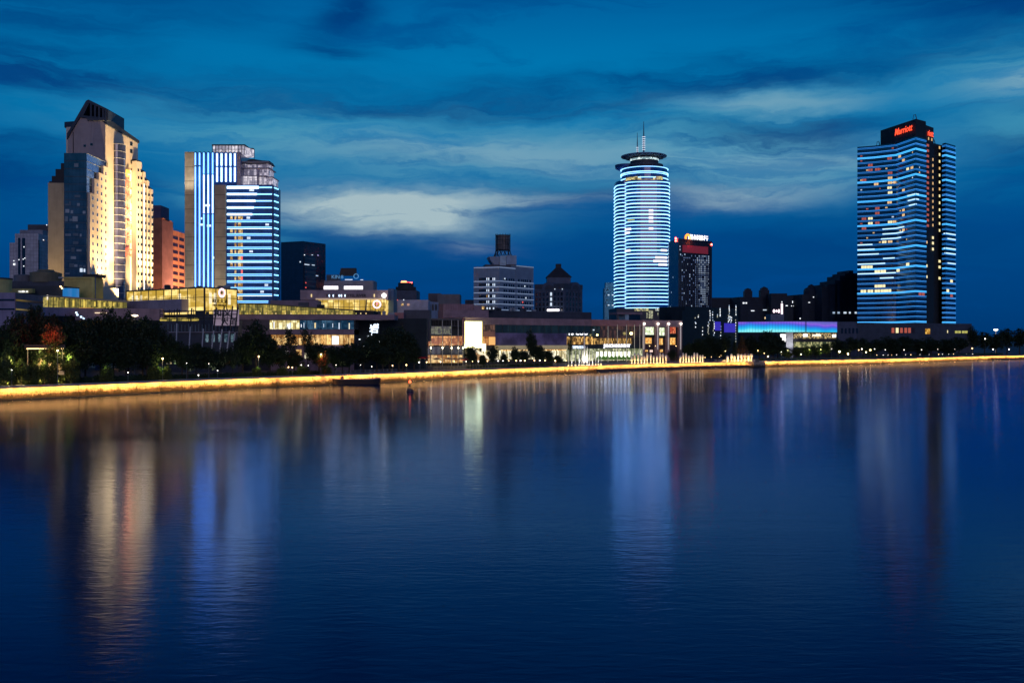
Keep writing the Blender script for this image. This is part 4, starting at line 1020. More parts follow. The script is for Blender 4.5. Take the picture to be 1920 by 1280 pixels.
block('small_dark_block', 'small dark block behind the paneled mall roof', 'building', 803, 826, 550, 660, 20, navy)
block('low_dark_block', 'low dark block beside the caged tank office', 'building', 872, 892, 562, 700, 20, navy)
# apartment skyline further along
nightw = mat('night apartment wall', (.015, .028, .05), .8, grid=(5, 3, .3, .4))
def L(x, y, w=2, h=2, m=None): return (x, y, w, h, m or white_dot)
block('apartment_block', 'long low apartment block with paired white windows behind the blue hall', 'building', 1333, 1394, 558, 960, 30, nightw, lits=[L(1393, 568, 3, 3), L(1398-3, 582, 2, 2)])
apt2 = thing('apartment_block', 'apartment block with two pyramid capped roof towers', 'building', (*P(1415, 950), ZG))
f = PF(1388, 940, 1455, 950); mb, _ = solid(f, 1388, 1452, 557, 30); mb.build('wall', nightw, apt2)
for x, w, y0, y1, yt in ((1402, 14, 558, 545.5, 540), (1432.5, 16, 556, 544, 537)):
    q = P(x, 950); hw2 = w/2*950/FP; z0, z1, z2 = Z(y0+3, 950), Z(y1, 950), Z(yt, 950)
    mb = MB(); mb.box(q.x-hw2, q.x+hw2, q.y-hw2, q.y+hw2, z0, z1); mb.box(q.x-hw2*.75, q.x+hw2*.75, q.y-hw2*.75, q.y+hw2*.75, z1, z1+1.6); mb.build('roof_tower', nightw, apt2)
    mb = MB(); e_ = hw2*.8; mb.add([(q.x-e_,q.y-e_,z1+1.6), (q.x+e_,q.y-e_,z1+1.6), (q.x+e_,q.y+e_,z1+1.6), (q.x-e_,q.y+e_,z1+1.6), (q.x,q.y,z2)], [(0,3,2,1), (0,1,4), (1,2,4), (2,3,4), (3,0,4)]); mb.build('roof', roof_dark, apt2)
for it in [L(1394, 568, 3, 2.6), L(1399, 568, 2.4, 2.4), L(1411, 582.5, 6, 1.4), L(1439, 553.5, 3, 1.6), L(1434, 581, 7, 1.8, cool_win), L(1435, 596, 3, 4, warm_dot)]:
    mb = MB(); f.pbox(mb, it[0]-it[2]/2, it[0]+it[2]/2, it[1]-it[3]/2, it[1]+it[3]/2, .1, .5); mb.build('lit_window', it[4], apt2)
block('apartment_block', 'apartment block with a flat raised roof section and dotted windows', 'building', 1446, 1476, 550, 930, 30, nightw, lits=[L(1466, 566, 1.5, 2), L(1475, 573, 4, 1.4)])
block('apartment_block', 'low dark apartment block joining the stepped roof and domed towers', 'building', 1474, 1506, 555, 940, 30, nightw, lits=[L(1484, 573.5, 1.5, 1.5), L(1488, 573.5, 1.5, 1.5), L(1486, 566, 1.2, 4), L(1497, 562, 1.6, 2), L(1497, 566.5, 1.8, 2), L(1502.5, 561, 1.4, 1.6), L(1502.5, 568, 1.6, 2), L(1497, 580, 1.2, 1.2), L(1502, 583, 1.2, 1.2)])
ap3 = thing('apartment_block', 'broad apartment tower with two domed roof turrets and an orange lamp', 'building', (*P(1520, 930), ZG))
f = PF(1504, 925, 1540, 930); mb, _ = solid(f, 1504, 1540, 552, 30); mb.build('wall', nightw, ap3)
q = P(1521, 935); h2 = 13.5*.5
MB().lathe((q.x, q.y, Z(556, 935)), [(7.2, 0), (7.2, 5.5), (6.2, 7.5), (3.4, 8.8), (3.2, 10.0), (.4, 11.6)], 12).build('roof_turret', nightw, ap3)
for it in [L(1532.5, 556, 3.4, 2.6, warm_dot), L(1525, 557, 1.6, 1.6), L(1540-2, 563, 2, 2), L(1539, 566.5, 2, 2), L(1517, 567, 3, 1.2), L(1532.5, 581.5, 3.4, 1.6, cool_win), L(1538.5, 592.5, 2, 2), L(1500, 597, 2, 2)]:
    mb = MB(); f.pbox(mb, it[0]-it[2]/2, it[0]+it[2]/2, it[1]-it[3]/2, it[1]+it[3]/2, .1, .5); mb.build('lit_window', it[4], ap3)
ap4 = thing('apartment_block', 'tallest dark apartment block stepping up behind the cyan banded hotel', 'building', (*P(1580, 920), ZG))
f = PF(1541, 915, 1612, 922)
for x0, x1, y0 in ((1541, 1556, 537), (1552, 1570, 532.5), (1566, 1612, 526), (1575, 1612, 517), (1584, 1608, 512), (1592, 1600, 507)):
    mb, _ = solid(f, x0, x1, y0, 26-(526-y0)*.2 if y0 < 526 else 28+(x0-1541)*.05); mb.build('wall', nightw, ap4)
for x, w in ((1562, 4), (1571, 4), (1583, 5), (1592, 3), (1603, 3.4)):
    mb = MB(); f.pbox(mb, x-w/2, x+w/2, 584.5, 588, 1.2, 1.6); mb.build('lit_window', cool_win if x > 1580 else dotm, ap4)
# number sign on the apartment roofs
ns = thing('rooftop_number_sign', 'white and pink illuminated number sign above the blue hall', 'sign', (*P(1456, 760), ZG))
f = PF(1440, 760, 1475, 762); wp = glow('pinkish white neon', (1, .74, .85), 2.6)
text(f, '0+8', 1455.5, 583.5, 2.6, wp, ns, 'sign_lettering', d=.3, bold=.08, squeeze=1.0)
mb = MB(); f.pbox(mb, 1464.3, 1467.2, 569, 588.5, .1, .6); mb.build('sign_bar', wp, ns)
mb, _ = solid(f, 1445, 1470, 588.8, 10); mb.build('wall', mat('grey sign base', (.13, .16, .22), .7), ns)
# ================================================================ shopping centre and quayside buildings
gold_glass = lit('golden mall glass', (.40, .25, .03), (1.0, .74, .26), 1.4, 3.0, 5.0, 1)
gold_dim = lit('dim golden glass', (.10, .09, .02), (.70, .52, .10), 1.1, 1.8, 4.0, 3)
warm_shop = lit('warm shop front', (.25, .10, .02), (1, .66, .26), 1.15, 1.5, 2.6, 5)
white_shop = lit('white shop front', (.30, .24, .10), (1, .95, .72), 1.5, 1.2, 2.6, 6)
orange_room = lit('orange room', (.30, .09, .02), (1, .48, .14), 1.0, 1.6, 2.6, 7)
blue_room = lit('blue dark shop glass', (.0, .02, .05), (.05, .13, .22), .9, 2.0, 3.2, 8)
frame_d = mat('dark glazing bar', (.05, .045, .04), .5)
mauve_red = mat('red lit stone', (.42, .22, .20), .7, streaks=.2, grid=(4, 2, .06, .35))
def curtain(th, f, x0, x1, yt, yb, m, nm=0, hs=(), d=.05, bar=.14, ref=None, name='glazing', bars=frame_d):
    r = ref if ref is not None else (x0+x1)/2
    mb = MB(); f.pbox(mb, x0, x1, yt, yb, d-.3, d, ref=r); mb.build(name, m, th)
    if nm or hs:
        mb = MB()
        for k in range(nm+1):
            u = f.U(x0)+(f.U(x1)-f.U(x0))*k/max(nm, 1); f.box(mb, u-bar/2, u+bar/2, f.Z(yb, r), f.Z(yt, r), d+.01, d+.16)
        for y in hs: z = f.Z(y, r); f.box(mb, f.U(x0), f.U(x1), z-bar/2, z+bar/2, d+.01, d+.12)
        mb.build(name+'_bars', bars, th)
def wall_(th, f, x0, x1, yt, yb, m, back=8, d=0, ref=None, name='wall'):
    mb = MB(); f.pbox(mb, x0, x1, yt, yb, -back, d, ref=ref); return mb.build(name, m, th)

# ---- golden glass hall with ring logo
gm = thing('glass_mall_hall', 'golden glass shopping hall with a pink ring logo on its corner', 'building', (*P(350, 400), ZG))
fL = PF(238, 415, 383.5, 385); fR = PF(383.5, 385, 443.5, 400); zr = Z(537.5, 385)
MB().prism([tuple(P(238, 415.4)), tuple(P(383.5, 385.4)), tuple(P(443.3, 400.4)), tuple(P(440, 430)), tuple(P(245, 440))], ZG, zr-.2).build('hall_core', navy, gm)
for f, n_, x1 in ((fL, 10, 383.5), (fR, 3, 443)):
    nb = n_*2
    mb = MB(); f.box(mb, .1, f.L-.1, Z(590, 400), zr-.5, .02, .12); mb.build('glazing', gold_glass, gm)
    mb = MB()
    for k in range(n_+1): u = f.L*k/n_; f.box(mb, u-.13, u+.13, Z(590, 400), zr, .13, .36)
    f.box(mb, 0, f.L, zr-.55, zr, .13, .5); f.box(mb, 0, f.L, Z(560.5, 400), Z(560, 400)+.1, .13, .3); mb.build('glazing_bars', frame_d, gm)
rw = random.Random(2)
for k in range(9):       # shelves and panels inside the hall
    u = fL.L*(k+.15)/10+3; w = 2.2; z = zr-3.2-(k % 2)*.5
    mb = MB(); fL.box(mb, u, u+w, z, z+.12, .13, .2); fL.box(mb, u, u+.12, z-1.6, z, .13, .2); fL.box(mb, u+w*.6, u+w*.6+.12, z-2.1, z, .13, .2); fL.box(mb, u, u+w*.8, z-1.7, z-1.55, .13, .2)
    mb.build('inner_frame', mat('brown inner frame', (.12, .08, .03), .6), gm)
for f, us in ((fL, (4.4, 7.2, 10.2, 36)), (fR, (2.9, 5.4, 13))):
    for u in us: mb = MB(); f.box(mb, u-.7, u+.7, zr-6.5, zr-2.2, .125, .2); mb.build('lit_column', glow('cream lit column', (1, .86, .55), 1.0), gm)
wall_(gm, PF(236, 408, 341, 388), 238, 341, 560.5, 585, lilac, 6, .2, ref=338, name='lower_wall')
def ring(f, px, py, r, m, th, thick=.35, d=.6):
    c = f.at(f.U(px), f.Z(py, px), d); n1, n2 = 22, 6; tor = MB(); U3 = Vector((f.u.x, f.u.y, 0)); N3 = Vector((f.n.x, f.n.y, 0))
    for i in range(n1):
        a = 2*math.pi*i/n1
        for j in range(n2):
            b = 2*math.pi*j/n2; q = c+(U3*math.cos(a)+Vector((0,0,1))*math.sin(a))*(r+thick*math.cos(b))+N3*thick*.5*math.sin(b); tor.v.append(tuple(q))
    for i in range(n1):
        for j in range(n2): tor.f.append((i*n2+j, ((i+1) % n1)*n2+j, ((i+1) % n1)*n2+(j+1) % n2, i*n2+(j+1) % n2)); tor.fm.append(None)
    o = tor.build('sign_emblem', m, th)
    return o
pinkg = glow('pink white ring', (1, .72, .80), 1.5)
ring(fR, 414, 549, 1.55, pinkg, gm); ring(fR, 414, 549, 1.0, glow('violet ring', (.8, .5, .9), .8), gm, .12, .5)
text(fR, '和', 414, 549, 1.1, mat('brown letters', (.08, .04, .02), .6), gm, 'sign_lettering', d=.55)
text(fR, '和义大道', 411, 565, 1.35, mat('brown letters', (.08, .04, .02)), gm, 'sign_lettering', d=.4, spacing=1.3)
text(fR, 'HEYI AVENUE', 410, 572.5, .85, mat('brown letters', (.08, .04, .02)), gm, 'sign_lettering', d=.4)

# ---- dark trellis with leaning posts in front of it
tr = thing('leaning_post_trellis', 'dark lattice screen on pale leaning posts in front of the golden hall', 'trellis', (*P(375, 362), ZG))
ft = PF(298, 362, 446, 360); post_m = mat('pale lit post', (.50, .50, .52), .5)
posts = [(331, 628, 333, 579), (355, 640, 360, 577.5), (379, 648, 385, 577), (397, 655, 406, 576), (413, 652, 421, 574.5), (426, 658, 436.5, 573.5), (437, 660, 446, 578)]
def pp(f, x, y, d): return f.at(f.U(x), f.Z(y, x), d)
for i, (xb, yb, xt, yt) in enumerate(posts):
    xm, ym = xb+(xt-xb)*.45, yb+(yt-yb)*.45
    mb = MB(); mb.tube([pp(ft, xb-(xt-xb)*.3, 680, .2), pp(ft, xm, ym, .2)], .24, 6); mb.build('post', post_m, tr)
    mb = MB(); mb.tube([pp(ft, xm, ym, .2), pp(ft, xt, yt, .2)], .26, 6); mb.build('post', dark_metal, tr)
    q = pp(ft, xb-(xt-xb)*.2, 668, 1.2); spot((q.x, q.y, ZG+.8), (q.x+.3, q.y+1.2, 22), 1100 if i in (3, 4, 5) else 420, (.85, .9, 1), 24, size=.3)
mb = MB(); rw = random.Random(8)
for y in (582.5, 589.5, 597): mb.tube([pp(ft, 300, y+1.0, 0), pp(ft, 445, y-.5, 0)], .16, 5)
for x in range(300, 446, 9):
    y0 = rw.choice([580, 583, 590]); y1 = rw.choice([590, 598, 603]); mb.tube([pp(ft, x, y0, 0), pp(ft, x, y1, 0)], .14, 4)
mb.build('lattice', dark_metal, tr)
mb = MB()
for x0, x1, y0, y1 in ((367, 383, 583, 595), (386, 392, 584, 590), (393, 400, 591, 597)): ft.pbox(mb, x0, x1, y0, y1, -.1, .1)
mb.build('screen_panel', dark_metal, tr)
text(ft, '和义', 418, 587.5, 2.2, dark_metal, tr, 'sign_lettering', d=.4, bold=.04, spacing=1.35); text(ft, '大道', 430, 603.5, 2.1, dark_metal, tr, 'sign_lettering', d=.4, bold=.04, spacing=1.2)
mb = MB(); ft.pbox(mb, 396, 444, 580, 610, -2.4, -2.2); mb.build('back_panel', mat('lilac lit panel', (.5, .42, .5), .6, emit=(.8, .6, .75), es=.22), tr)
tb = thing('riverside_pavilion', 'dark low pavilion with a thin pale roof edge behind the leaning posts', 'building', (*P(375, 372), ZG))
fq = PF(296, 376, 446, 374)
wall_(tb, fq, 298, 446, 600, 700, navy, 5); wall_(tb, fq, 300, 372, 596, 601.5, gold_dim, .5, .2, name='glazing')
mb = MB(); fq.pbox(mb, 318, 446, 622.0, 623.2, 0, .8); mb.build('roof_edge', mat('pale slab edge', (.4, .38, .42)), tb)
for k in range(20): mb = MB(); x = 315+k*6.4; fq.pbox(mb, x, x+.9, 607+(k % 3), 621, .05, .3); mb.build('fin', mat('teal grey fin', (.18, .28, .30), .5), tb)
for x in (388, 400, 412, 424, 436): mb = MB(); fq.pbox(mb, x-3, x+3, 626, 641, .05, .1); mb.build('lit_window', lit('grey blue interior', (.02, .05, .07), (.22, .34, .40), .7, .9, 1.4, 4), tb)

for x0, x1, m_ in ((312, 322, white_shop), (326, 344, lit('green white interior', (.02, .05, .02), (.55, .75, .35), 1.2, .5, 3, 31)), (352, 356, white_shop), (362, 372, gold_dim), (380, 384, white_shop), (396, 402, warm_shop), (410, 414, white_shop), (422, 430, orange_room), (436, 444, gold_dim)):
    mb = MB(); fq.pbox(mb, x0, x1, 665, 682, .05, .1); mb.build('shop_window', m_, tb)
# ---- buildings at the river bend beneath the hotel
yd = thing('yellow_drum_building', 'round yellow lit drum on top of the striped podium', 'building', (*P(2, 345), Z(549, 345)))
q = P(-6, 345); MB().lathe((q.x, q.y, Z(551, 345)), [(4.6, 0), (4.9, 5.4), (4.6, 5.5)], 28).build('wall', mat('yellow drum render', (.45, .42, .16), .7), yd)
MB().lathe((q.x, q.y, Z(523.5, 345)), [(5.1, -.1), (5.1, .35)], 28).build('roof', roof_dark, yd)
spot((q.x-7, q.y-10, Z(552, 330)), (q.x, q.y-3, Z(535, 345)), 9000, (.95, .95, .55), 70, size=.4)
sp = thing('striped_podium', 'lilac and rose panel building with two dark window bands', 'building', (*P(30, 300), ZG))
f1 = PF(-60, 300, 28, 300); f2 = PF(28, 300, 80, 322)
MB().prism([tuple(P(-60, 300)), tuple(P(28, 300)), tuple(P(80, 322)), tuple(P(80, 340)), tuple(P(-60, 340))], ZG, Z(548.5, 300)).build('wall', lilac, sp)
mb = MB(); f2.box(mb, .05, f2.L, ZG, Z(548.5, 300)-.05, .0, .12); mb.build('wall', mat('dusky rose cladding', (.24, .15, .18), .7, grid=(3, 1.6, .06, .3)), sp)
for y0, y1 in ((560.5, 564), (578, 581)):
    for f in (f1, f2): mb = MB(); f.box(mb, .1, f.L-.05, Z(y1, 300), Z(y0, 300), .13, .2); mb.build('window_band', win_dark, sp)
p_ = P(-20, 275); spot((p_.x, p_.y, 8), (*f1.at(12, 0).xy, 26), 4200, (.62, .60, 1.0), 90)
mr = thing('dark_rooftop_building', 'dark terraced building with a dim round drum and roof lights under the hotel', 'building', (*P(60, 400), ZG))
f = PF(10, 400, 125, 400); wall_(mr, f, 16, 128, 527, 640, navy, 20, name='wall'); wall_(mr, PF(14, 385, 122, 385), 18, 120, 536, 640, mat('dark slate lower', (.035, .045, .055), .7), 10)
q = P(86, 405); MB().lathe((q.x, q.y, Z(530, 405)), [(6, 0), (6, 4), (3.2, 4.6), (3.0, 5.2)], 24).build('drum', mat('dim olive drum', (.16, .15, .09), .7), mr)
q = P(44, 405); MB().lathe((q.x, q.y, Z(530, 405)), [(3.6, 0), (3.6, 3), (1, 3.4)], 20).build('drum', mat('dim grey drum', (.12, .13, .15), .7), mr)
wall_(mr, PF(14, 380, 64, 380), 18, 61, 541, 549, mat('olive band', (.30, .28, .10), .7), 2, .1); mb = MB(); PF(14, 380, 64, 380).pbox(mb, 35, 53, 545, 548.2, .15, .4); mb.build('sign_light', lit('white broken sign', (.1, .1, .1), (1, 1, .95), 1.5, .8, 1.5, 4), mr)
mb = MB(); f.pbox(mb, 103, 111, 518, 521, -4, -3); mb.build('roof_light', mat('grey roof box', (.3, .34, .36), .5), mr)
for x, y in ((113.5, 537), (116, 540)): mb = MB(); q = P(x, 384); mb.ball((q.x, q.y, Z(y, 384)), .3, 8, 5); mb.build('lamp', bulb_warm, mr)
pw = thing('rose_panel_building', 'dusky rose panelled building with dark top windows above the golden gallery', 'building', (*P(95, 390), ZG))
f = PF(74, 392, 120, 388); wall_(pw, f, 75, 119, 539, 640, mat('dusky rose panels', (.28, .15, .19), .7, grid=(1.7, 8, .12, .5)), 8); wall_(pw, f, 83, 114, 540, 549, win_dark, .1, .1, name='window_band')
bd = thing('blue_glass_drum', 'small bright blue glass drum lit from inside beside the yellow block', 'building', (*P(133, 384), ZG))
q = P(133, 386); MB().lathe((q.x, q.y, ZG), [(2.95, 0), (2.95, Z(566, 384)-ZG)], 24).build('wall', navy, bd); MB().lathe((q.x, q.y, Z(566, 384)), [(2.95, 0), (2.95, Z(540.5, 384)-Z(566, 384))], 24).build('glazing', mat('lit azure glass', (.03, .12, .3), .3, emit=(.02, .24, .62), es=.62, grid=(.9, 9, .07, .5)), bd)
MB().lathe((q.x, q.y, Z(540.5, 386)), [(3.2, 0), (3.1, .3)], 24).build('roof', roof_dark, bd)
yb = thing('yellow_corner_block', 'mustard yellow framed block with a deep blue side wall', 'building', (*P(155, 396), ZG))
f = PF(119, 396, 178, 396); must = mat('mustard render', (.52, .42, .12), .7, streaks=.2)
wall_(yb, f, 120, 178, 520, 640, must, 8); mb = MB(); f.pbox(mb, 119.5, 178, 519.6, 522, .0, .7); f.pbox(mb, 173, 178, 522, 565, 0, .7); mb.build('frame', mat('yellow frame', (.6, .5, .14), .7), yb)
MB().prism([tuple(P(178.2, 396)), tuple(P(192, 404)), tuple(P(192, 412)), tuple(P(180, 412))], ZG, Z(517, 396)).build('side_wall', mat('deep blue wall', (.02, .09, .28), .5, grid=(2, 3.5, .08, .5)), yb)
mb = MB(); f.pbox(mb, 154, 184, 513.5, 519.5, -7, -.5); mb.build('roof_plant', roof_dark, yb)
spot((*f.at(f.U(150), 0, 9).xy, Z(560, 390)), (*f.at(f.U(150), 0, 0).xy, Z(535, 396)), 5200, (1, .8, .3), 100, size=.4)

# ---- golden gallery bridge
ga = thing('glazed_gallery', 'long golden glazed gallery with a sloping flat roof above the dark trees', 'building', (*P(160, 380), ZG))
f = PF(84, 372, 242, 396)
mb = MB(); f.ppoly(mb, [(86, 556), (86, 553.5), (240, 564), (240, 567.5)], -8, 1.2); mb.build('roof', mat('dim gold roof edge', (.42, .36, .24), .6), ga)
mb = MB(); f.ppoly(mb, [(88, 576), (88, 556), (238, 567.5), (238, 577)], -6, 0); mb.build('glazing', gold_dim, ga)
mb = MB()
for x in range(90, 238, 10): f.ppoly(mb, [(x, 576), (x, 556+(x-88)*.077), (x+.9, 556+(x-88)*.077), (x+.9, 576)], .02, .25)
mb.build('glazing_bars', frame_d, ga)
for x in (121, 136, 157, 176, 194, 211): mb = MB(); f.ppoly(mb, [(x, 574), (x, 559+(x-88)*.077), (x+3, 559+(x-88)*.077), (x+3, 574)], .02, .14); mb.build('lit_column', glow('gold lit column', (1, .72, .08), .75), ga)
mb = MB(); f.pbox(mb, 86.5, 88.2, 553, 562, .5, 1); mb.build('end_post', glow('pale lit end post', (1, .85, .65), 1.0), ga)
wall_(ga, f, 84, 240, 576, 592, lilac, 6, .6, ref=100, name='lower_wall')
wall_(ga, PF(140, 372, 310, 380), 141, 305, 578, 600, mauve, 6, 0, ref=200, name='lower_wall')
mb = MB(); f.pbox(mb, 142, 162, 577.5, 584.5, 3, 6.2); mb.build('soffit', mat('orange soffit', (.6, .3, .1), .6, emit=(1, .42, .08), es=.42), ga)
mb = MB(); PF(140, 372, 310, 380).pbox(mb, 178, 200, 586, 587, .1, .4); mb.build('strip_lamp', glow('warm strip', (1, .8, .5), 1.5), ga)
for x, y in ((143, 586), (145, 590), (152, 594), (157, 596.5)): q = P(x, 352); mb = MB(); mb.box(q.x-.3, q.x+.3, q.y-.1, q.y+.1, Z(y, 352)-.3, Z(y, 352)+.3); mb.build('lamp', glow('blue white lamp', (.6, .8, 1), 2.5), ga)

# ---- three storey mall front
tm = thing('terraced_mall', 'three storey mall with yellow lit glass floors between rose stone bands', 'building', (*P(600, 400), ZG))
f = PF(440, 402, 765, 402); k_ = 402
core = mat('mall core', (.04, .04, .05), .8)
wall_(tm, f, 446, 664, 591, 700, core, 12, -.5)
mb = MB(); f.ppoly(mb, [(447, 590), (447, 568.5), (500, 570), (665, 581.5), (700, 583), (700, 590)], -14, -.6); mb.build('upper_core', core, tm)
mb = MB(); f.ppoly(mb, [(447, 590), (447, 570), (500, 571.5), (664, 583), (664, 590)], -.5, 0); mb.build('glazing', gold_dim, tm)
mb = MB()
for x in range(447, 666, 9): y = 569+max(0, (x-490))*.078; f.ppoly(mb, [(x, 590), (x, y), (x+.7, y), (x+.7, 590)], .02, .2)
f.pbox(mb, 447, 664, 589.2, 590, .02, .2); mb.build('glazing_bars', frame_d, tm)
mb = MB(); f.ppoly(mb, [(445, 568.6), (445, 567.4), (500, 569), (666, 580.8), (702, 582.5), (702, 584), (666, 582.3), (500, 570.6)], -14, .8); mb.build('roof', mat('olive roof edge', (.16, .16, .10), .6), tm)
wall_(tm, f, 440, 740, 590, 599.5, mauve, 12, .9, name='stone_band'); wall_(tm, f, 440, 664, 617.5, 627, mauve, 12, .8, name='stone_band')
wall_(tm, f, 440, 506, 599.6, 617.4, mat('dark taupe wall', (.10, .08, .09), .7), .2, .3)
curtain(tm, f, 488, 562, 600.5, 617, lit('bright yellow floor', (.35, .26, .08), (1, .93, .55), 1.45, 1.4, 2.4, 2), 9)
curtain(tm, f, 562, 664, 600.5, 617, blue_room, 8)
for x, w, m_ in ((565, 1.2, white_dot), (570, 1, cool_win), (591, 2.4, mat('x', (0,0,0)) if 0 else glow('gold thin window', (1, .75, .3), .9)), (607, 1, cool_win), (624, 1.2, cool_win), (636, 2, cool_win), (655, 1.6, glow('cream lit column', (1, .86, .55), 1.0)), (514, 1.5, white_dot), (541, 5, white_dot), (544, 2, cool_win)):
    mb = MB(); f.pbox(mb, x-w/2, x+w/2, 603+rnd.random()*6, 613+rnd.random()*4, .08, .2); mb.build('lit_window', m_, tm)
curtain(tm, f, 508, 664, 627.5, 647, warm_shop, 15)
curtain(tm, f, 600, 622, 628, 646, glow('amber poster panel', (1, .62, .22), .95), 2, name='lit_panel')
wall_(tm, f, 508, 664, 647, 700, mauve, 4, .6, name='plinth')
mb = MB(); f.pbox(mb, 623.5, 635, 630, 645.5, .3, 1.0); mb.build('video_screen', glow('white video screen', (.93, .96, 1), 1.6), tm)
q = f.at(f.U(629), f.Z(648, 629), 3.5)

for x0, x1, y0, y1, m_ in ((512, 522, 652, 660, warm_shop), (530, 548, 664, 676, orange_room), (556, 566, 655, 668, warm_shop), (572, 584, 662, 672, white_shop), (588, 604, 660, 674, glow('red lit stall', (.9, .10, .04), .8)), (612, 622, 664, 673, orange_room), (630, 646, 664, 674, warm_shop), (652, 660, 652, 664, gold_dim)):
    mb = MB(); f.pbox(mb, x0, x1, y0, y1, .7, .85); mb.build('shop_window', m_, tm)
wall_(tm, PF(505, 418, 600, 418), 507, 596, 563, 592, mat('mauve roof plant', (.24, .18, .21), .7), 8, name='roof_plant_room')
wall_(tm, PF(560, 417, 580, 417), 560, 578, 567, 574, navy, 3, .5, name='roof_plant'); 
mb = MB(); ff_ = PF(590, 399, 612, 399); ff_.pbox(mb, 594, 607, 571, 577, -2, 0); mb.build('roof_plant', roof_dark, tm)
mb = MB()
for x in range(448, 700, 3): f.pbox(mb, x, x+.35, 585.5, 589.8, 1.0, 1.08)
f.pbox(mb, 448, 700, 585.2, 585.7, 1.0, 1.1); mb.build('terrace_railing', dark_metal, tm)
wl = []
for k in range(26):
    x = 450+k*9.4+rnd.random()*4; mb = MB(); f.pbox(mb, x, x+2, 586.5, 588.8, .5, .8); mb.build('terrace_light', rnd.choice([glow('olive lit window', (.8, .75, .12), .5), gold_win, glow('gold thin window', (1, .75, .3), .9)]), tm)

rc = random.Random(41)
def roof_units(th, f, x0, x1, y, n_, d0=-10, d1=-2):
    for k in range(n_):
        u = f.U(x0)+(f.U(x1)-f.U(x0))*rc.random(); w = rc.uniform(.8, 2.6); z = f.Z(y, (x0+x1)/2); d = rc.uniform(d0, d1); h = rc.uniform(.7, 1.8)
        mb = MB(); f.box(mb, u, u+w, z, z+h, d-1.5, d); f.box(mb, u+.1, u+w-.1, z+h, z+h+.15, d-1.3, d-.2); mb.build('roof_unit', rc.choice([navy, roof_dark, mat('grey roof box', (.3, .34, .36), .5)]), th)
roof_units(tm, PF(440, 410, 765, 410), 600, 725, 590, 9)
# ---- second golden hall with white roof signs
g2 = thing('upper_mall_hall', 'low golden glass hall under a rose parapet and two blazing white roof signs', 'building', (*P(650, 470), ZG))
f = PF(565, 470, 730, 470)
wall_(g2, f, 564, 728, 544, 562, mat('rose parapet', (.36, .27, .29), .7, grid=(4, 2, .06, .3)), 16, 1.2); wall_(g2, f, 564, 596, 562, 600, mat('rose parapet', (.36, .27, .29)), 10)
mb = MB(); f.ppoly(mb, [(595, 600), (595, 563), (685, 560.5), (723, 561), (723, 600)], -10, 0); mb.build('glazing', gold_glass, g2)
mb = MB()
for k in range(13): x = 595+k*9.9; f.pbox(mb, x, x+.8, 562, 600, .02, .35)
f.pbox(mb, 595, 723, 575, 575.7, .02, .3); f.ppoly(mb, [(684, 600), (686.5, 561), (688.5, 561), (686, 600)], .1, .6); mb.build('glazing_bars', frame_d, g2)
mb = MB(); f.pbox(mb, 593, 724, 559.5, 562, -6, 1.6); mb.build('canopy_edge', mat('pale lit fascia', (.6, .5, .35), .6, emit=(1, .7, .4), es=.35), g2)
ring(f, 707, 570.5, 1.7, pinkg, g2); text(f, 'P', 707.5, 570.5, 1.5, glow('magenta letter', (1, .25, .45), .9), g2, 'sign_lettering', d=.6, bold=.05)
text(f, '和义大道', 707, 583, 1.3, mat('brown letters', (.08, .04, .02)), g2, 'sign_lettering', d=.5)
for x0, x1 in ((606.5, 633.5), (644.5, 680)):
    mb = MB(); n_ = int((x1-x0)/5.2)
    for k in range(n_):
        a = x0+(x1-x0)*k/n_; f.pbox(mb, a+.15, a+(x1-x0)/n_-.15, 536, 542.3, -1.0, -.4)
    mb.build('sign_letters', glow('blazing white sign', (1, .95, .97), 1.6), g2)
mb = MB()
for k in range(14): u = f.U(604+k*6); f.box(mb, u-.08, u+.08, f.Z(544, 604), f.Z(537, 604), -1.8, -1.6)
mb.build('sign_frame', dark_metal, g2)
text(f, 'NGBO C  HOTEL RIVER', 650, 554.5, 1.3, mat('dark letters', (.03, .03, .04), .6), g2, 'sign_lettering', d=1.35, bold=.04)
for x in (585, 702.5): mb = MB(); f.pbox(mb, x-1, x+1, 551.5, 557, 1.25, 1.45); mb.build('lit_window', glow('gold thin window', (1, .75, .3), .9), g2)
mb = MB()
for x in (618.5, 626, 637, 641, 648): f.pbox(mb, x-1, x+1, 552.5, 556.5, 1.5, 1.6)
mb.build('sign_glint', glow('blue white lamp', (.6, .8, 1), 2.5), g2, kind='stuff')
ls = thing('rooftop_floodlight', 'blazing white floodlight on a mast at the corner of the upper golden hall', 'lamp', (*P(720, 466), Z(590, 466)))
q = P(720, 466); mb = MB(); mb.tube([(q.x, q.y, Z(590, 466)), (q.x, q.y, Z(556, 466))], .15, 6); mb.build('pole', grey_metal, ls)
MB().ball((q.x, q.y, Z(554, 466)), 1.1, 12, 8).build('bulb', glow('floodlight bulb', (1, .95, .86), 4), ls)
ph = thing('penthouse_block', 'flat grey penthouse block with blue letters and a tilted dark roof board', 'building', (*P(640, 520), ZG))
f = PF(590, 520, 705, 520)
wall_(ph, f, 632, 700, 526, 560, mat('grey penthouse', (.20, .22, .28), .7), 14); wall_(ph, f, 606, 634, 526, 560, mat('grey penthouse', (.20, .22, .28)), 14, -2); wall_(ph, PF(590, 540, 634, 540), 612, 634, 515, 540, navy, 8)
mb = MB(); f.ppoly(mb, [(636, 517), (639, 502.5), (667.5, 502.5), (668, 517)], -2, 0); mb.build('roof_board', roof_dark, ph)
text(f, 'KIN:8', 633, 519.5, 1.9, mat('blue lit letters', (.1, .3, .5), .5, emit=(.15, .42, .75), es=.5), ph, 'sign_lettering', d=.6); ring(f, 668, 518, 1.2, mat('blue lit letters', (.1, .3, .5)), ph, .2)
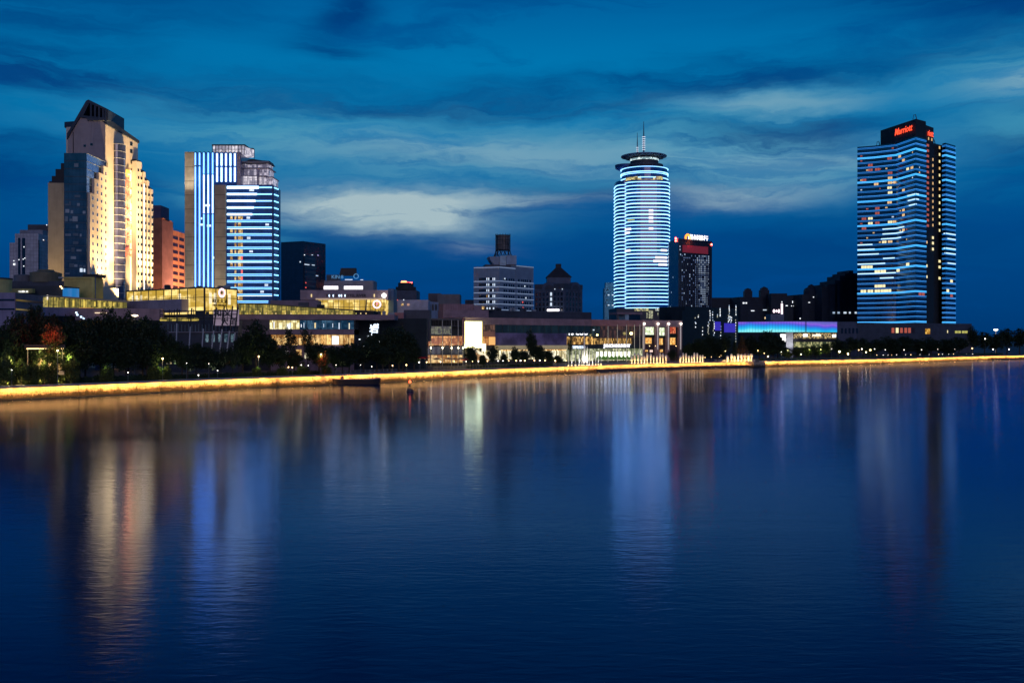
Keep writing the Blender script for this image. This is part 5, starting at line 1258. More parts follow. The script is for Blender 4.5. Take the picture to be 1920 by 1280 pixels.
mb = MB(); f.pbox(mb, 647, 661, 523.5, 525, .1, .4); f.pbox(mb, 676, 681, 524, 525.3, .1, .4); mb.build('lamp', cool_win, ph)
mb = MB()
for k in range(9): u = f.U(613+k*6); f.box(mb, u-.06, u+.06, f.Z(526, 613), f.Z(522, 613), -.4, -.3)
mb.build('railing', dark_metal, ph)
sidew = thing('narrow_blue_wall', 'narrow blue grey end wall beside the floodlight mast', 'building', (*P(733, 480), ZG)); wall_(sidew, PF(727, 480, 740, 480), 727.5, 738, 541, 640, mat('blue grey end wall', (.10, .18, .28), .7), 14)
lowr = thing('low_rose_block', 'low red brown block with a dark roof between the golden hall and white block', 'building', (*P(740, 430), ZG))
wall_(lowr, PF(720, 430, 830, 430), 727, 757, 586, 640, mat('red brown block', (.35, .15, .15), .7), 8); wall_(lowr, PF(740, 440, 835, 440), 757, 806, 581, 640, navy, 8)
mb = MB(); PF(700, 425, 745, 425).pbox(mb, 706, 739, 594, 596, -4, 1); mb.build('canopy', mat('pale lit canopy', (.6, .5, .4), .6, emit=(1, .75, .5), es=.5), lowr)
for x, y in ((702, 601), (707, 600), (740, 609), (749, 607), (770, 609), (764, 604), (745, 612), (757, 602)):
    mb = MB(); PF(690, 424, 790, 424).pbox(mb, x-.6, x+.6, y-1.2, y+1.2, .2, .5); mb.build('lit_window', rnd.choice([cool_win, gold_win, white_dot]), lowr)
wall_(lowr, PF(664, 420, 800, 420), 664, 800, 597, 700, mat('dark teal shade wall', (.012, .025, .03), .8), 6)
for x, y, w, h in ((690, 630, 3, 2), (697, 627, 1.5, 3), (712, 640, 2, 2), (674, 636, 4, 2), (683, 648, 2, 4), (700, 655, 3, 2), (722, 650, 2, 2), (733, 634, 1.5, 3), (748, 645, 3, 1.5), (760, 655, 2, 3), (771, 640, 1.5, 2)):
    mb = MB(); PF(664, 419.5, 800, 419.5).pbox(mb, x-w/2, x+w/2, y-h/2, y+h/2, .2, .5); mb.build('lit_window', rnd.choice([cool_win, gold_win, white_dot]), lowr)
wsn = thing('white_neon_sign', 'ragged blue white neon sign glaring through the dark trees', 'sign', (*P(701, 408), ZG))
f = PF(690, 408, 712, 408); text(f, '岩', 701.5, 617.5, 2.7, glow('blue white neon', (.72, .85, 1), 1.6), wsn, 'sign_lettering', d=.3, bold=.12); text(f, '城', 706, 611.5, 1.3, glow('blue white neon', (.72, .85, 1), 1.6), wsn, 'sign_lettering', d=.3, bold=.1)
mb = MB(); f.pbox(mb, 694, 711, 609, 624, -.3, 0); q = f.at(f.U(702), 0, -.15); mb.tube([(q.x, q.y, ZG), (q.x, q.y, Z(624, 408))], .2, 6); mb.build('sign_board', dark_metal, wsn)

# ---- glass cafe building with uplit posts
gc = thing('glass_cafe_building', 'three storey glass cafe with uplit posts, orange rooms and red umbrellas below', 'building', (*P(825, 470), ZG))
f = PF(780, 470, 872, 474)
wall_(gc, f, 782, 868, 600, 700, mat('dark cafe core', (.05, .06, .06), .8), 12, -4)
wall_(gc, f, 782, 872, 597, 600, dark_metal, 12, .6, name='roof')
curtain(gc, f, 784, 846, 612, 627, lit('dim olive room', (.02, .03, .02), (.22, .25, .12), .8, 1.6, 2.2, 3), 8, (620,))
curtain(gc, f, 784, 868, 630, 647, orange_room, 9, (634,))
curtain(gc, f, 784, 868, 650, 664, lit('dark grey room', (.01, .015, .015), (.06, .07, .07), .8, 1.6, 2.2, 9), 10)
curtain(gc, f, 800, 868, 665.5, 680, lit('bright cafe room', (.30, .12, .02), (1, .72, .30), 1.15, 1.3, 1.8, 11), 10)
for y in (611, 628.5, 649, 664.6): mb = MB(); f.pbox(mb, 782, 870, y-.8, y+.8, -4, .5); mb.build('floor_slab', navy, gc)
mb = MB()
for x in range(792, 870, 5): f.pbox(mb, x, x+.5, 598, 612, -2, .4)
for y in (602, 606): f.pbox(mb, 784, 870, y, y+.5, -2, .4)
mb.build('roof_louvres', dark_metal, gc)
postm = mat('pale cafe post', (.62, .60, .50), .6)
for i, x in enumerate((784.5, 807.5, 829, 846, 858.5, 867.5)):
    mb = MB(); q = f.at(f.U(x), 0, 1.2); mb.tube([(q.x, q.y, ZG), (q.x, q.y, f.Z(600, x))], .17, 6); mb.build('post', postm, gc)
    q2 = f.at(f.U(x), f.Z(652, x), 2.0); mb = MB(); mb.lathe((q2.x, q2.y, q2.z-.2), [(.18, 0), (.3, .35)], 8); mb.build('uplight', glow('uplight lens', (1, .85, .5), 25), gc)
    spot(q2+Vector((0,0,.4)), (q.x, q.y, q2.z+7), 420, (1, .82, .45), 45, size=.15)
mb = MB()
for x in (802, 842, 862): f.pbox(mb, x, x+1.5, 640, 652, .2, .5)
mb.build('sign_panel', mat('red brown panel', (.3, .1, .06), .6), gc)
for x, w in ((790, 7), (807, 12), (829, 12), (846, 8)): mb = MB(); f.pbox(mb, x-w/2, x+w/2, 643.5, 648, .3, .5); mb.build('balcony_panel', mat('peach lit panel', (.5, .3, .18), .6, emit=(1, .5, .2), es=.35), gc)
mb = MB(); f.pbox(mb, 866, 871, 598, 645, .6, 1.0); mb.build('side_fin', mat('red fin', (.45, .10, .07), .6), gc)
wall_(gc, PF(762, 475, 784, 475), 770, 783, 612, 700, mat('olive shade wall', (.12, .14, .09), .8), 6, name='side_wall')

# ---- long mall with giant white screen
lm = thing('long_mall', 'long rose stone mall with a dark window band and shop fronts along the plaza', 'building', (*P(1080, 520), ZG))
f = PF(870, 500, 1278, 590)
wall_(lm, f, 870, 1204, 595, 608, mauve, 14, .6, ref=890, name='stone_band'); 
mb = MB(); f.box(mb, f.U(1108), f.U(1204), f.Z(608, 890), f.Z(595, 890)-.03, .61, .7); mb.build('stone_band', mauve_red, lm)
zt_ = f.Z(595, 890); zb_ = f.Z(608, 890)
mb = MB(); f.box(mb, f.U(870), f.U(1057), ZG, zt_-.1, -14, -.6); f.box(mb, f.U(1057)+.01, f.U(1204), ZG, zt_-.1, -16, -7.5); mb.build('core', core, lm)
wall_(lm, PF(826, 520, 918, 528), 831, 889, 569.5, 581.5, mat('rose ribbed cladding', (.30, .18, .19), .7, grid=(1.6, 9, .14, .6)), 10, ref=831); wall_(lm, PF(826, 516, 918, 524), 831, 916, 581, 596, mauve, 12, ref=831); wall_(lm, PF(826, 519, 918, 527), 888, 903, 573, 582, mauve, 8, ref=890)
wall_(lm, PF(826, 519, 918, 527), 903, 930, 574, 582, core, 8, -1); mb = MB(); PF(826, 519, 918, 527).pbox(mb, 904.5, 909, 574, 579.5, -.95, -.8); mb.build('lit_window', gold_win, lm)
for x in (914, 919, 926): mb = MB(); PF(826, 519, 930, 527).pbox(mb, x-1, x+1.4, 576, 579.5, -.95, -.8); mb.build('lit_window', cool_win, lm)
wall_(lm, PF(912, 535, 1125, 570), 916, 1109, 582.5, 602, mat('navy roof block', (.045, .055, .075), .8, grid=(5, 3, .2, .4)), 12, ref=930, name='roof_block')
wall_(lm, f, 903, 928, 608, 624, mauve, 1, 0, ref=915); curtain(lm, f, 905, 928, 609, 621, lit('dim brown room', (.04, .02, .015), (.3, .15, .09), .8, 1.5, 2.5, 1), 4, ref=915)
curtain(lm, f, 903, 928, 631, 647, orange_room, 4, (), ref=915); mb = MB(); f.pbox(mb, 916, 928, 631.5, 646, .2, .3); mb.build('lit_window', glow('orange lit blind', (1, .50, .12), .8), lm)
wall_(lm, f, 903, 928, 621, 631, mat('salmon wall', (.42, .2, .15), .7), 1, .3, ref=915)
curtain(lm, f, 928, 1108, 608.6, 624, lit('dark window band', (.0, .012, .016), (.01, .035, .045), .35, 3.0, 4.0, 5), 14, (), ref=928)
mb = MB(); f.box(mb, f.U(928), f.U(1062), f.Z(647.5, 928), f.Z(624, 928), .0, .35); mb.build('wall', mat('indigo billboard', (.15, .12, .24), .6, var=.45, vs=.12, grid=(7, 6, .1, .4)), lm)
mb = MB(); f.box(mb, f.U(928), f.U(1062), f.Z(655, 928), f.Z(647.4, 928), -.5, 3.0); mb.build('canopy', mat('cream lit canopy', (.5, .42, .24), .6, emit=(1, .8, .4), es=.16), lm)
curtain(lm, f, 903, 1062, 656.5, 674, white_shop, 16, (), ref=928)
mb = MB(); f.pbox(mb, 934, 1056, 655.2, 657.2, 2.2, 2.8); mb.build('canopy_light', lit('warm canopy lights', (.3, .12, .02), (1, .75, .35), 2.2, 1.2, 3, 3), lm)
roof_units(lm, PF(912, 540, 1125, 575), 925, 1018, 582.5, 9); roof_units(lm, PF(826, 516, 918, 524), 835, 905, 581, 4)
roof_units(gm, PF(238, 425, 440, 412), 250, 400, 541, 7)
# giant screen
gs = thing('giant_video_screen', 'giant blank white video screen blazing on the mall corner', 'screen', (*P(885, 492), ZG))
fs_ = PF(870.5, 490, 903.5, 494)
mb = MB(); fs_.pbox(mb, 870.8, 902.5, 602.5, 652, .0, .6); mb.build('screen', glow('giant white screen', (1.0, .95, .42), 3.6), gs)
mb = MB(); fs_.pbox(mb, 869.5, 904.5, 600, 602.3, -1.2, .8); fs_.pbox(mb, 903, 904.5, 602.3, 652, -1.2, .8); fs_.pbox(mb, 874, 876, 652.2, 700, -1.2, -.2); fs_.pbox(mb, 897, 899, 652.2, 700, -1.2, -.2); mb.build('frame', mat('cream screen frame', (.6, .5, .3), .6), gs)
st = thing('lit_stair', 'orange lit flight of steps descending under the giant screen', 'stairs', (*P(905, 486), ZG))
fz = PF(885, 486, 925, 488); mb = MB()
for k in range(9): fz.pbox(mb, 886+k*3.4, 889.6+k*3.4, 658+k*2, 676, -2.5, .5)
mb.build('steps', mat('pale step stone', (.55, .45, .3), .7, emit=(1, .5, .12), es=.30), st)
mb = MB(); fz.ppoly(mb, [(886, 657), (886, 651), (918, 670), (918, 675)], .6, .8); mb.build('balustrade', glow('cream lit column', (1, .86, .55), 1.0), st)
mb = MB(); fz.pbox(mb, 904, 911, 644, 658, -.6, .4); mb.build('sign_box', glow('cream light box', (1, .9, .6), 1.6), st)
# central glass front
cf = thing('glass_plaza_front', 'dark glass plaza front with white signs, amber balconies and tall slim posts', 'building', (*P(1130, 552), ZG))
f2 = PF(1060, 542, 1206, 573)
mb = MB(); f2.box(mb, .1, f2.L-.1, ZG, f2.Z(608.5, 1060), -5, -.7); mb.build('core', core, cf)
curtain(cf, f2, 1060, 1125, 609, 631, lit('dark teal plaza glass', (.0, .015, .02), (.03, .07, .08), .4, 2.0, 3.0, 12), 8, (618,), ref=1090)
curtain(cf, f2, 1125, 1204, 609, 634, lit('brown plaza glass', (.012, .010, .012), (.10, .045, .035), .8, 2.0, 3.0, 13), 8, (618, 626), ref=1165)
curtain(cf, f2, 1055, 1112, 631, 646, lit('amber upper shops', (.08, .03, .0), (1, .58, .16), 1.2, 1.1, 1.9, 14), 12, (), ref=1090)
curtain(cf, f2, 1112, 1185, 634, 645, lit('amber lower shops', (.03, .015, .0), (.8, .45, .12), 1.1, 1.0, 1.7, 15), 12, (), ref=1150)
wall_(cf, f2, 1055, 1204, 645.5, 653, mat('dark fascia', (.03, .045, .05), .6), 1, .8, ref=1130, name='fascia')
curtain(cf, f2, 1055, 1204, 653.5, 676, lit('green white shops', (.10, .12, .05), (.95, .95, .60), 1.1, 1.3, 2.2, 16), 18, (), ref=1130)
mb = MB(); f2.pbox(mb, 1118, 1200, 667, 674, .3, .8); mb.build('planter_front', mat('lit green planting', (.10, .25, .05), .8, emit=(.3, .6, .1), es=.12), cf)
swh = glow('white shop letters', (.92, .93, 1), 1.8)
text(f2, 'TS COO', 1081, 624.6, 2.3, swh, cf, 'sign_lettering', d=1.2, bold=.12, spacing=1.25); text(f2, 'ESPRESSO', 1083, 651, 1.4, glow('blue white neon', (.72, .85, 1), 1.6), cf, 'sign_lettering', d=1.0, bold=.06, spacing=1.1)
text(f2, 'JUNCH BRUNBAY', 1155, 648.3, 1.75, swh, cf, 'sign_lettering', d=1.0, bold=.09); text(f2, 'RENATO PIZ', 1034, 656.5, 1.5, swh, lm, 'sign_lettering', d=2, bold=.05)
for x, y, m_ in ((1061, 619, white_dot), (1064, 618.5, cool_win), (1069, 618.5, cool_win), (1078, 618, dotm), (1098, 618, cool_win), (1103.5, 618.5, cool_win), (1112, 618.5, cool_win), (1042, 628, gold_win), (1043, 631, gold_win), (1096, 617, dotm)):
    mb = MB(); f2.pbox(mb, x-1.2, x+1.2, y-1, y+1, .3, .7); mb.build('lit_window', m_, cf)
for k in range(9): mb = MB(); u = f2.U(1119+k*7.4); z = f2.Z(664, 1140); f2.box(mb, u-.55, u+.55, z-1.6, z+1.4, .3, .8); mb.build('shop_lamp', glow('pale shop lamp', (1, .98, .85), 2.6), cf)
for x in (1135, 1152.5, 1169.5, 1184.5, 1194.5, 1200):
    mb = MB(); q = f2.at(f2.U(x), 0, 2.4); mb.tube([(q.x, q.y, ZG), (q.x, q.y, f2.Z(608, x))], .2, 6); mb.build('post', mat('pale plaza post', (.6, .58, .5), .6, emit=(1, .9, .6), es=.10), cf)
for x, y, s_ in ((1113.5, 628, 1.0), (1177, 625, 1.5)):
    q = f2.at(f2.U(x), 0, 3); lp = thing('plaza_floodlight', 'yellow floodlight glaring in front of the glass plaza front' if x < 1150 else 'large yellow floodlight hung between the slim plaza posts', 'lamp', (q.x, q.y, ZG))
    mb = MB(); mb.tube([(q.x, q.y, ZG), (q.x, q.y, Z(y, q.y))], .12, 6); mb.build('pole', dark_metal, lp); MB().ball((q.x, q.y, Z(y, q.y)), .55*s_, 10, 6).build('bulb', glow('yellow floodlight', (1, .82, .25), 8), lp)
# flagship with stone piers
fg_ = thing('stone_pier_store', 'rose stone store with four lamp topped piers and glowing picture windows', 'building', (*P(1240, 580), ZG))
f3 = PF(1203, 575, 1278.5, 590)
rs = mat('rose pier stone', (.42, .28, .26), .7, grid=(2.5, 1.8, .06, .3))
mb = MB(); f3.box(mb, 0, f3.L, ZG, f3.Z(600.5, 1203), -14, -1); mb.build('wall', mat('dark brown recess', (.06, .04, .04), .7), fg_)
mb = MB(); f3.box(mb, 0, f3.L, f3.Z(612.5, 1220), f3.Z(600, 1203)+.05, -1, .5); mb.build('stone_band', rs, fg_)
for x, w in ((1206, 6), (1232, 6.5), (1252, 6), (1275, 6)):
    mb = MB(); f3.pbox(mb, x-w/2, x+w/2, 612.6, 690, -1, .5, ref=x); mb.build('pier', rs, fg_)
    mb = MB(); q = f3.at(f3.U(x), f3.Z(607, x), 1.0); mb.ball(q, .65, 10, 6); mb.build('pier_lamp', glow('pier lamp bulb', (1, .95, .85), 5), fg_)
    mb = MB(); f3.pbox(mb, x-.5, x+.5, 610, 655, .5, .75, ref=x); mb.build('light_tube', mat('pale glowing tube', (.6, .58, .55), .5, emit=(1, .9, .8), es=.35), fg_)
whp = lit('white picture window', (.45, .55, .30), (1, 1, .88), 1.5, 1.0, 1.2, 17); orp = lit('amber picture window', (.7, .25, .03), (1, .72, .25), 1.25, .9, 1.2, 18); rdp = lit('red picture window', (.35, .03, .01), (1, .30, .12), 1.0, .8, 1.2, 19)
for x0, x1, y0, y1, m_ in ((1209.5, 1227, 613, 629, whp), (1235, 1247, 614, 630, whp), (1255, 1268, 613, 625, rdp), (1210, 1223, 633, 644, orp), (1235.5, 1244, 634, 646, orp), (1255, 1267.5, 633, 646, orp), (1210, 1216, 656, 659, orp), (1220, 1225, 656, 660, glow('pink lit panel', (1, .7, .6), 1.3)), (1239, 1244, 655, 660, orp)):
    curtain(fg_, f3, x0, x1, y0, y1, m_, 2, (), d=-.6, bar=.1, ref=(x0+x1)/2, name='picture_window')
mb = MB(); f3.pbox(mb, 1209.5, 1228, 627.5, 632.5, -.55, -.3); f3.pbox(mb, 1235, 1248, 629, 633.5, -.55, -.3); f3.pbox(mb, 1254, 1271, 626, 632.5, -.55, -.3); mb.build('balcony_hedge', mat('dark hedge', (.02, .04, .02), .9), fg_)

# ---- dark mass of quayside buildings beyond the store
dq = thing('dark_quayside_block', 'unlit quayside block dotted with faint vertical light chains', 'building', (*P(1330, 660), ZG))
f = PF(1278, 640, 1384, 690); wall_(dq, f, 1284, 1384, 577, 700, mat('almost black cladding', (.008, .018, .025), .7, grid=(4, 4, .2, .3)), 20, ref=1340)
wall_(dq, PF(1278, 630, 1300, 640), 1279, 1300, 583, 700, mat('almost black cladding', (.008, .018, .025)), 8)
rw = random.Random(31); wl = []
for x, y0, y1, n_ in ((1331, 583, 600, 5), (1336, 585, 600, 4), (1350, 578, 592, 7), (1379.5, 573, 590, 8), (1379, 600, 640, 9), (1351, 612, 640, 6), (1303, 596, 604, 2), (1304, 606, 613, 2), (1317, 614, 627, 3), (1367, 573, 588, 6), (1366, 591, 604, 10), (1370, 594, 604, 8), (1328, 604, 626, 8), (1338, 603, 628, 7), (1290, 588, 600, 4), (1309, 591, 594, 2), (1345, 590, 594, 3)):
    for k in range(n_):
        x_ = x+rw.uniform(-1.4, 1.4) if n_ > 5 and x in (1366, 1370, 1328, 1338) else x+rw.uniform(-.3, .3); y = y0+(y1-y0)*k/max(1, n_-1); u = f.U(x_); z = f.Z(y, x_)
        mb = MB(); f.box(mb, u-.28, u+.28, z-.4, z+.4, .05, .3); wl.append((1, mb, rw.choice([white_dot, glow('dim cream dot', (.8, .8, .6), .5), dotm])))
many(wl, 'light_dot', dq)
vp = mat('violet lit panel', (.05, .04, .2), .5, emit=(.06, .035, .75), es=.5, grid=(1.2, 9, .1, .4))
for x0, x1, y0, y1 in ((1340, 1350.5, 603, 619.5), (1357.5, 1378, 606, 623)):
    mb = MB(); f.pbox(mb, x0, x1, y0, y1, .06, .4); mb.build('light_panel', vp, dq)

# ---- blue LED hall
bh = thing('blue_media_hall', 'low hall wrapped in a glowing violet and cyan light screen', 'building', (*P(1480, 700), ZG))
fA = PF(1382, 706, 1511, 690); fB = PF(1511, 690, 1570, 706)
def media():
    m = bpy.data.materials.new('media facade'); m.use_nodes = True; n = NT(m.node_tree)
    b = m.node_tree.nodes['Principled BSDF']; tc = n.n.new('ShaderNodeTexCoord'); x, y, z = n.sep(tc.outputs['Object'])
    wv = n.noise(n.comb(n.m('MULTIPLY', x, .045), 0, 0), 1.0, 2); h = n.m('ADD', n.m('DIVIDE', n.m('SUBTRACT', z, Z(623, 700)-ZG), Z(603, 690)-Z(623, 700)), n.m('MULTIPLY', n.m('SUBTRACT', wv, .5), -.9))
    drift = n.maprange(x, -10, 40, -.18, .30)
    h = n.m('ADD', h, drift)
    c = n.ramp(h, [(0, (.25, .95, 1.0)), (.22, (.02, .60, .95)), (.5, (.015, .26, .85)), (.68, (.10, .10, .75)), (.85, (.28, .13, .80)), (1, (.16, .14, .6))])
    fin = n.m('LESS_THAN', n.m('FRACT', n.m('DIVIDE', n.m('ADD', x, n.m('MULTIPLY', y, .5)), 1.5)), .82)
    n.put(b.inputs['Emission Color'], c); n.put(b.inputs['Emission Strength'], n.m('MULTIPLY', n.m('ADD', n.m('MULTIPLY', fin, .3), .7), .95))
    b.inputs['Base Color'].default_value = (.02, .02, .05, 1); return m
mdm = media(); zt_, zb_ = Z(601.5, 690), Z(622.3, 690)
MB().prism([tuple(fA.at(0, 0, -.3).xy), tuple(fA.at(fA.L, 0, -.3).xy), tuple(fB.at(fB.L, 0, -.3).xy), tuple(P(1566, 735)), tuple(P(1388, 735))], zb_-.1, zt_-.2).build('hall_box', navy, bh)
for f in (fA, fB):
    mb = MB(); f.box(mb, .3, f.L-.3, zb_, zt_-.5, -.25, 0); mb.build('light_screen', mdm, bh)
    mb = MB(); f.box(mb, 0, f.L, zt_-.5, zt_, -.3, .35); f.box(mb, 0, .3, zb_, zt_-.5, -.3, .2); f.box(mb, f.L-.3, f.L, zb_, zt_-.5, -.3, .2); mb.build('screen_frame', mat('blue grey frame', (.1, .12, .3), .5), bh)
fC = PF(1462, 705, 1572, 712)
wall_(bh, fC, 1474, 1487, 622.5, 700, mat('white lit wall', (.55, .55, .58), .7), 6, name='wall'); mb = MB(); PF(1460, 690, 1476, 690).pbox(mb, 1463, 1472.5, 626.5, 640.5, 0, 1); mb.build('sign_box', glow('white sign box', (1, 1, .97), 2.6), bh)
q = fC.at(fC.U(1481), Z(655, 700), 9); spot(q, fC.at(fC.U(1481), Z(635, 700), 0), 3800, (.95, .95, 1), 80, size=.3)
wall_(bh, fC, 1487, 1568, 622.5, 700, core, 8, -.6)
curtain(bh, fC, 1488, 1568, 624.5, 634.5, lit('scattered shop lights', (.01, .015, .02), (.85, .60, .25), 1.1, .9, 1.2, 21), 10)
curtain(bh, fC, 1488, 1568, 641, 651, lit('olive shop lights', (.03, .05, .02), (.7, .65, .3), 1.0, 1.1, 1.4, 22), 10)
text(fC, 'milife', 1530, 628, 2.2, glow('pale script letters', (1, .9, .75), 1.8), bh, 'sign_lettering', d=.6, shear=.3)
for x, y, s_ in ((1509, 628.5, 1.5), (1563, 629.5, 1.2)):
    q = fC.at(fC.U(x), Z(y, 706), .9); mb = MB(); mb.box(q.x-s_, q.x+s_, q.y-.2, q.y+.2, q.z-.9, q.z+.9); mb.build('light_panel', glow('white sign box', (1, 1, .97), 2.6), bh)
nb = thing('ribbed_podium_block', 'dim blue ribbed block between the glowing hall and the hotel podium', 'building', (*P(1600, 750), ZG))
f = PF(1569, 742, 1660, 750); wall_(nb, f, 1570, 1606, 603, 690, mat('dim blue ribs', (.06, .08, .13), .6, grid=(9, 1.0, .2, .5)), 12)
for k in range(5): mb = MB(); f.pbox(mb, 1584+k*7-7, 1587.5+k*7-7, 615, 625, .05, .2); mb.build('window', win_dark, nb)
# ================================================================ planting
def leaf_mat(name, c1, c2):
    m = bpy.data.materials.new(name); m.use_nodes = True; n = NT(m.node_tree); b = m.node_tree.nodes['Principled BSDF']
    g_ = n.n.new('ShaderNodeNewGeometry'); c = n.mix(g_.outputs['Random Per Island'], (*c1, 1), (*c2, 1))
    n.put(b.inputs['Base Color'], c); b.inputs['Roughness'].default_value = .6; b.inputs['Specular IOR Level'].default_value = .3
    return m
leaf_dark = leaf_mat('dark leaves', (.012, .026, .012), (.028, .05, .018))
leaf_mid = leaf_mat('garden leaves', (.022, .038, .008), (.10, .13, .035))
leaf_red = leaf_mat('red maple leaves', (.18, .02, .01), (.35, .06, .02))
leaf_rust = leaf_mat('rust conifer leaves', (.10, .04, .02), (.07, .08, .02))
def foliage(seed, kind, nclump=110, nleaf=26, ls=.02):
    r = random.Random(seed); mb = MB(); lobes = [(r.uniform(-.2, .2), r.uniform(-.2, .2), r.uniform(.42, .85), r.uniform(.12, .2)) for _ in range(9)]
    for i in range(nclump):
        if kind == 'cone':
            h = r.random()**1.2; rad = .28*(1-h)**.85+.02; a = r.uniform(0, 6.283); q = rad*math.sqrt(r.random()*.7+.3); c = Vector((q*math.cos(a), q*math.sin(a), .14+.84*h)); s = .035+.03*(1-h)
        elif kind == 'shrub':
            a = r.uniform(0, 6.283); q = .5*math.sqrt(r.random()); c = Vector((q*math.cos(a), q*math.sin(a), r.uniform(.1, .95)*(1-q*.9))); s = .1
        else:
            if r.random() < .62: L_ = r.choice(lobes); d = Vector((r.gauss(0,1), r.gauss(0,1), r.gauss(0,1))).normalized(); c = Vector(L_[:3])+d*L_[3]*r.uniform(.6, 1.05)
            else:
                d = Vector((r.gauss(0,1), r.gauss(0,1), r.gauss(0,1))).normalized()*r.random()**.45; c = Vector((d.x*.33, d.y*.33, .62+d.z*.34))
            c.z = min(c.z, .965); s = .055 if kind == 'round' else .05
        for j in range(nleaf):
            p = c+Vector((r.gauss(0,1), r.gauss(0,1), r.gauss(0,.75)))*s*.75
            if p.z < .02: continue
            u = Vector((r.gauss(0,1), r.gauss(0,1), r.gauss(0,.6))).normalized(); w = u.cross(Vector((r.gauss(0,1), r.gauss(0,1), r.gauss(0,1)))).normalized()
            k = ls*r.uniform(.6, 1.3); mb.add([p-u*k, p+w*k*.55, p+u*k, p-w*k*.55], [(0,1,2,3)])
    return mb
def tree_proto(name, seed, kind, lm, ncl=110, ls=.02):
    root = bpy.data.objects.new(name, None); C.objects.link(root)
    foliage(seed, kind, ncl, 26, ls).build('crown', lm, root)
    r = random.Random(seed); mb = MB(); mb.tube([(0,0,-.02), (.01,0,.2), (.0,.01,.42), (.01,0,.7)], [.028, .02, .014, .005], 7)
    if kind != 'cone':
        for k in range(7):
            a = r.uniform(0, 6.28); z = r.uniform(.26, .5); mb.tube([(0,0,z), (.12*math.cos(a), .12*math.sin(a), z+.13), (.24*math.cos(a), .24*math.sin(a), z+.24)], [.011, .008, .003], 5)
    mb.build('trunk', bark, root); return root
PROTO = {}
PARTS = {}
def plant(kind, px, d, ytop, hw, label, group, lm=None, cat='tree', name=None, D=None):
    D = D if D is not None else (off_shore(px, d).y)
    q = P(px, D); h = Z(ytop, D)-ZG; rad = hw*D/FP
    key = (kind, (int(px*7) % 3) if kind in ('round', 'tall') else 0, lm.name if lm else '')
    first = key not in PROTO
    nm = name or ('conifer' if kind == 'cone' else 'shrub' if kind == 'shrub' else 'broadleaf_tree')
    if first:
        PROTO[key] = tree_proto(nm, 100+len(PROTO), kind, lm or leaf_dark, {'round': 210, 'tall': 90}.get(kind, 120), {'round': .027, 'shrub': .05}.get(kind, .021)); PARTS[key] = kids(PROTO[key]); o = PROTO[key]
    else:
        o = PROTO[key].copy(); C.objects.link(o)
        for ch in PARTS[key]: c = ch.copy(); C.objects.link(c); c.parent = o
    o.location = (q.x, q.y, ZG); base_r = {'round': .42, 'tall': .42, 'cone': .30, 'shrub': .52}[kind]
    o.scale = (rad/base_r, rad/base_r, h); o.rotation_euler = (0, 0, (px*1.7) % 6.28)
    o['label'] = label; o['category'] = cat; o['group'] = group; return o
ORD = 'first second third fourth fifth sixth seventh eighth ninth tenth eleventh twelfth thirteenth fourteenth fifteenth sixteenth seventeenth eighteenth nineteenth twentieth'.split()
def row(items, lab, group, kind='round', **kw):
    for i, (px, d, y, hw) in enumerate(sorted(items)):
        plant(kind, px, d, y, hw, lab.format(ORD[i]), group, **kw)
row([(-22, 30, 598, 38), (12, 20, 596, 30), (38, 27, 582, 28), (68, 33, 566, 24), (97, 27, 583, 30), (130, 26, 586, 32), (160, 24, 591, 32), (188, 30, 588, 30), (213, 26, 577, 30), (240, 24, 583, 32), (268, 24, 587, 30), (293, 22, 597, 26)],
    'dark leafy tree, {} in the tall row from the striped podium', 'tall trees below the cream hotel')
row([(8, 24, 622, 30), (58, 26, 622, 30), (150, 14, 625, 34), (196, 14, 628, 34), (236, 13, 630, 30), (276, 13, 632, 30), (112, 24, 628, 30)], 'dark spreading tree, {} in the lower row from the striped podium', 'lower trees below the cream hotel')
row([(316, 16, 622, 22), (342, 14, 640, 24), (368, 14, 640, 22), (392, 12, 648, 22), (414, 14, 652, 20), (352, 9, 655, 20), (436, 12, 648, 18)],
    'dark bushy tree, {} beneath the leaning post trellis', 'trees beneath the trellis')
row([(455, 20, 628, 24), (480, 16, 600, 36), (506, 20, 632, 24)], 'dense dark tree, {} of the clump beside the trellis', 'clump beside the trellis')
row([(541, 26, 610, 20), (577, 28, 612, 20)], 'thin crowned tree, {} of the pair before the mall windows', 'thin trees before the mall windows', 'tall')
row([(526, 20, 648, 20), (552, 18, 655, 20), (598, 20, 640, 28), (628, 18, 646, 26), (655, 20, 640, 28), (682, 22, 640, 26), (706, 28, 622, 26), (730, 26, 609, 28), (756, 24, 612, 28), (776, 18, 640, 18), (642, 12, 660, 24), (718, 12, 650, 26), (748, 14, 648, 22)],
    'dark leafy tree, {} between the trellis and the glass cafe', 'trees before the terraced mall')
row([(10, 8, 655, 18), (40, 8.5, 664, 13), (64, 8, 668, 10), (84, 8, 667, 10), (101, 8.5, 669, 8), (132, 9, 652, 16)], 'lamp lit garden bush, {} around the golden kiosk', 'bushes around the kiosk', 'shrub', lm=leaf_mid, cat='bush')
row([(290, 8, 676, 12), (312, 6, 680, 10), (482, 6, 684, 9), (612, 5, 682, 10), (530, 6, 684, 10), (568, 7, 682, 12), (200, 9, 678, 12)], 'low garden bush, {} along the promenade lawn', 'bushes along the promenade lawn', 'shrub', lm=leaf_mid, cat='bush')
row([(884, 20, 647, 15), (924, 16, 648, 13), (966, 16, 649, 12), (945, 15, 660, 9), (905, 14, 664, 9)], 'small round plaza tree, {} beside the giant screen', 'plaza trees beside the giant screen')
row([(982, 16, 654, 14), (996, 26, 618, 12), (1010, 16, 645, 15), (1028, 14, 655, 14), (1046, 12, 665, 10)], 'dark plaza tree, {} of the clump under the indigo billboard', 'clump under the billboard')
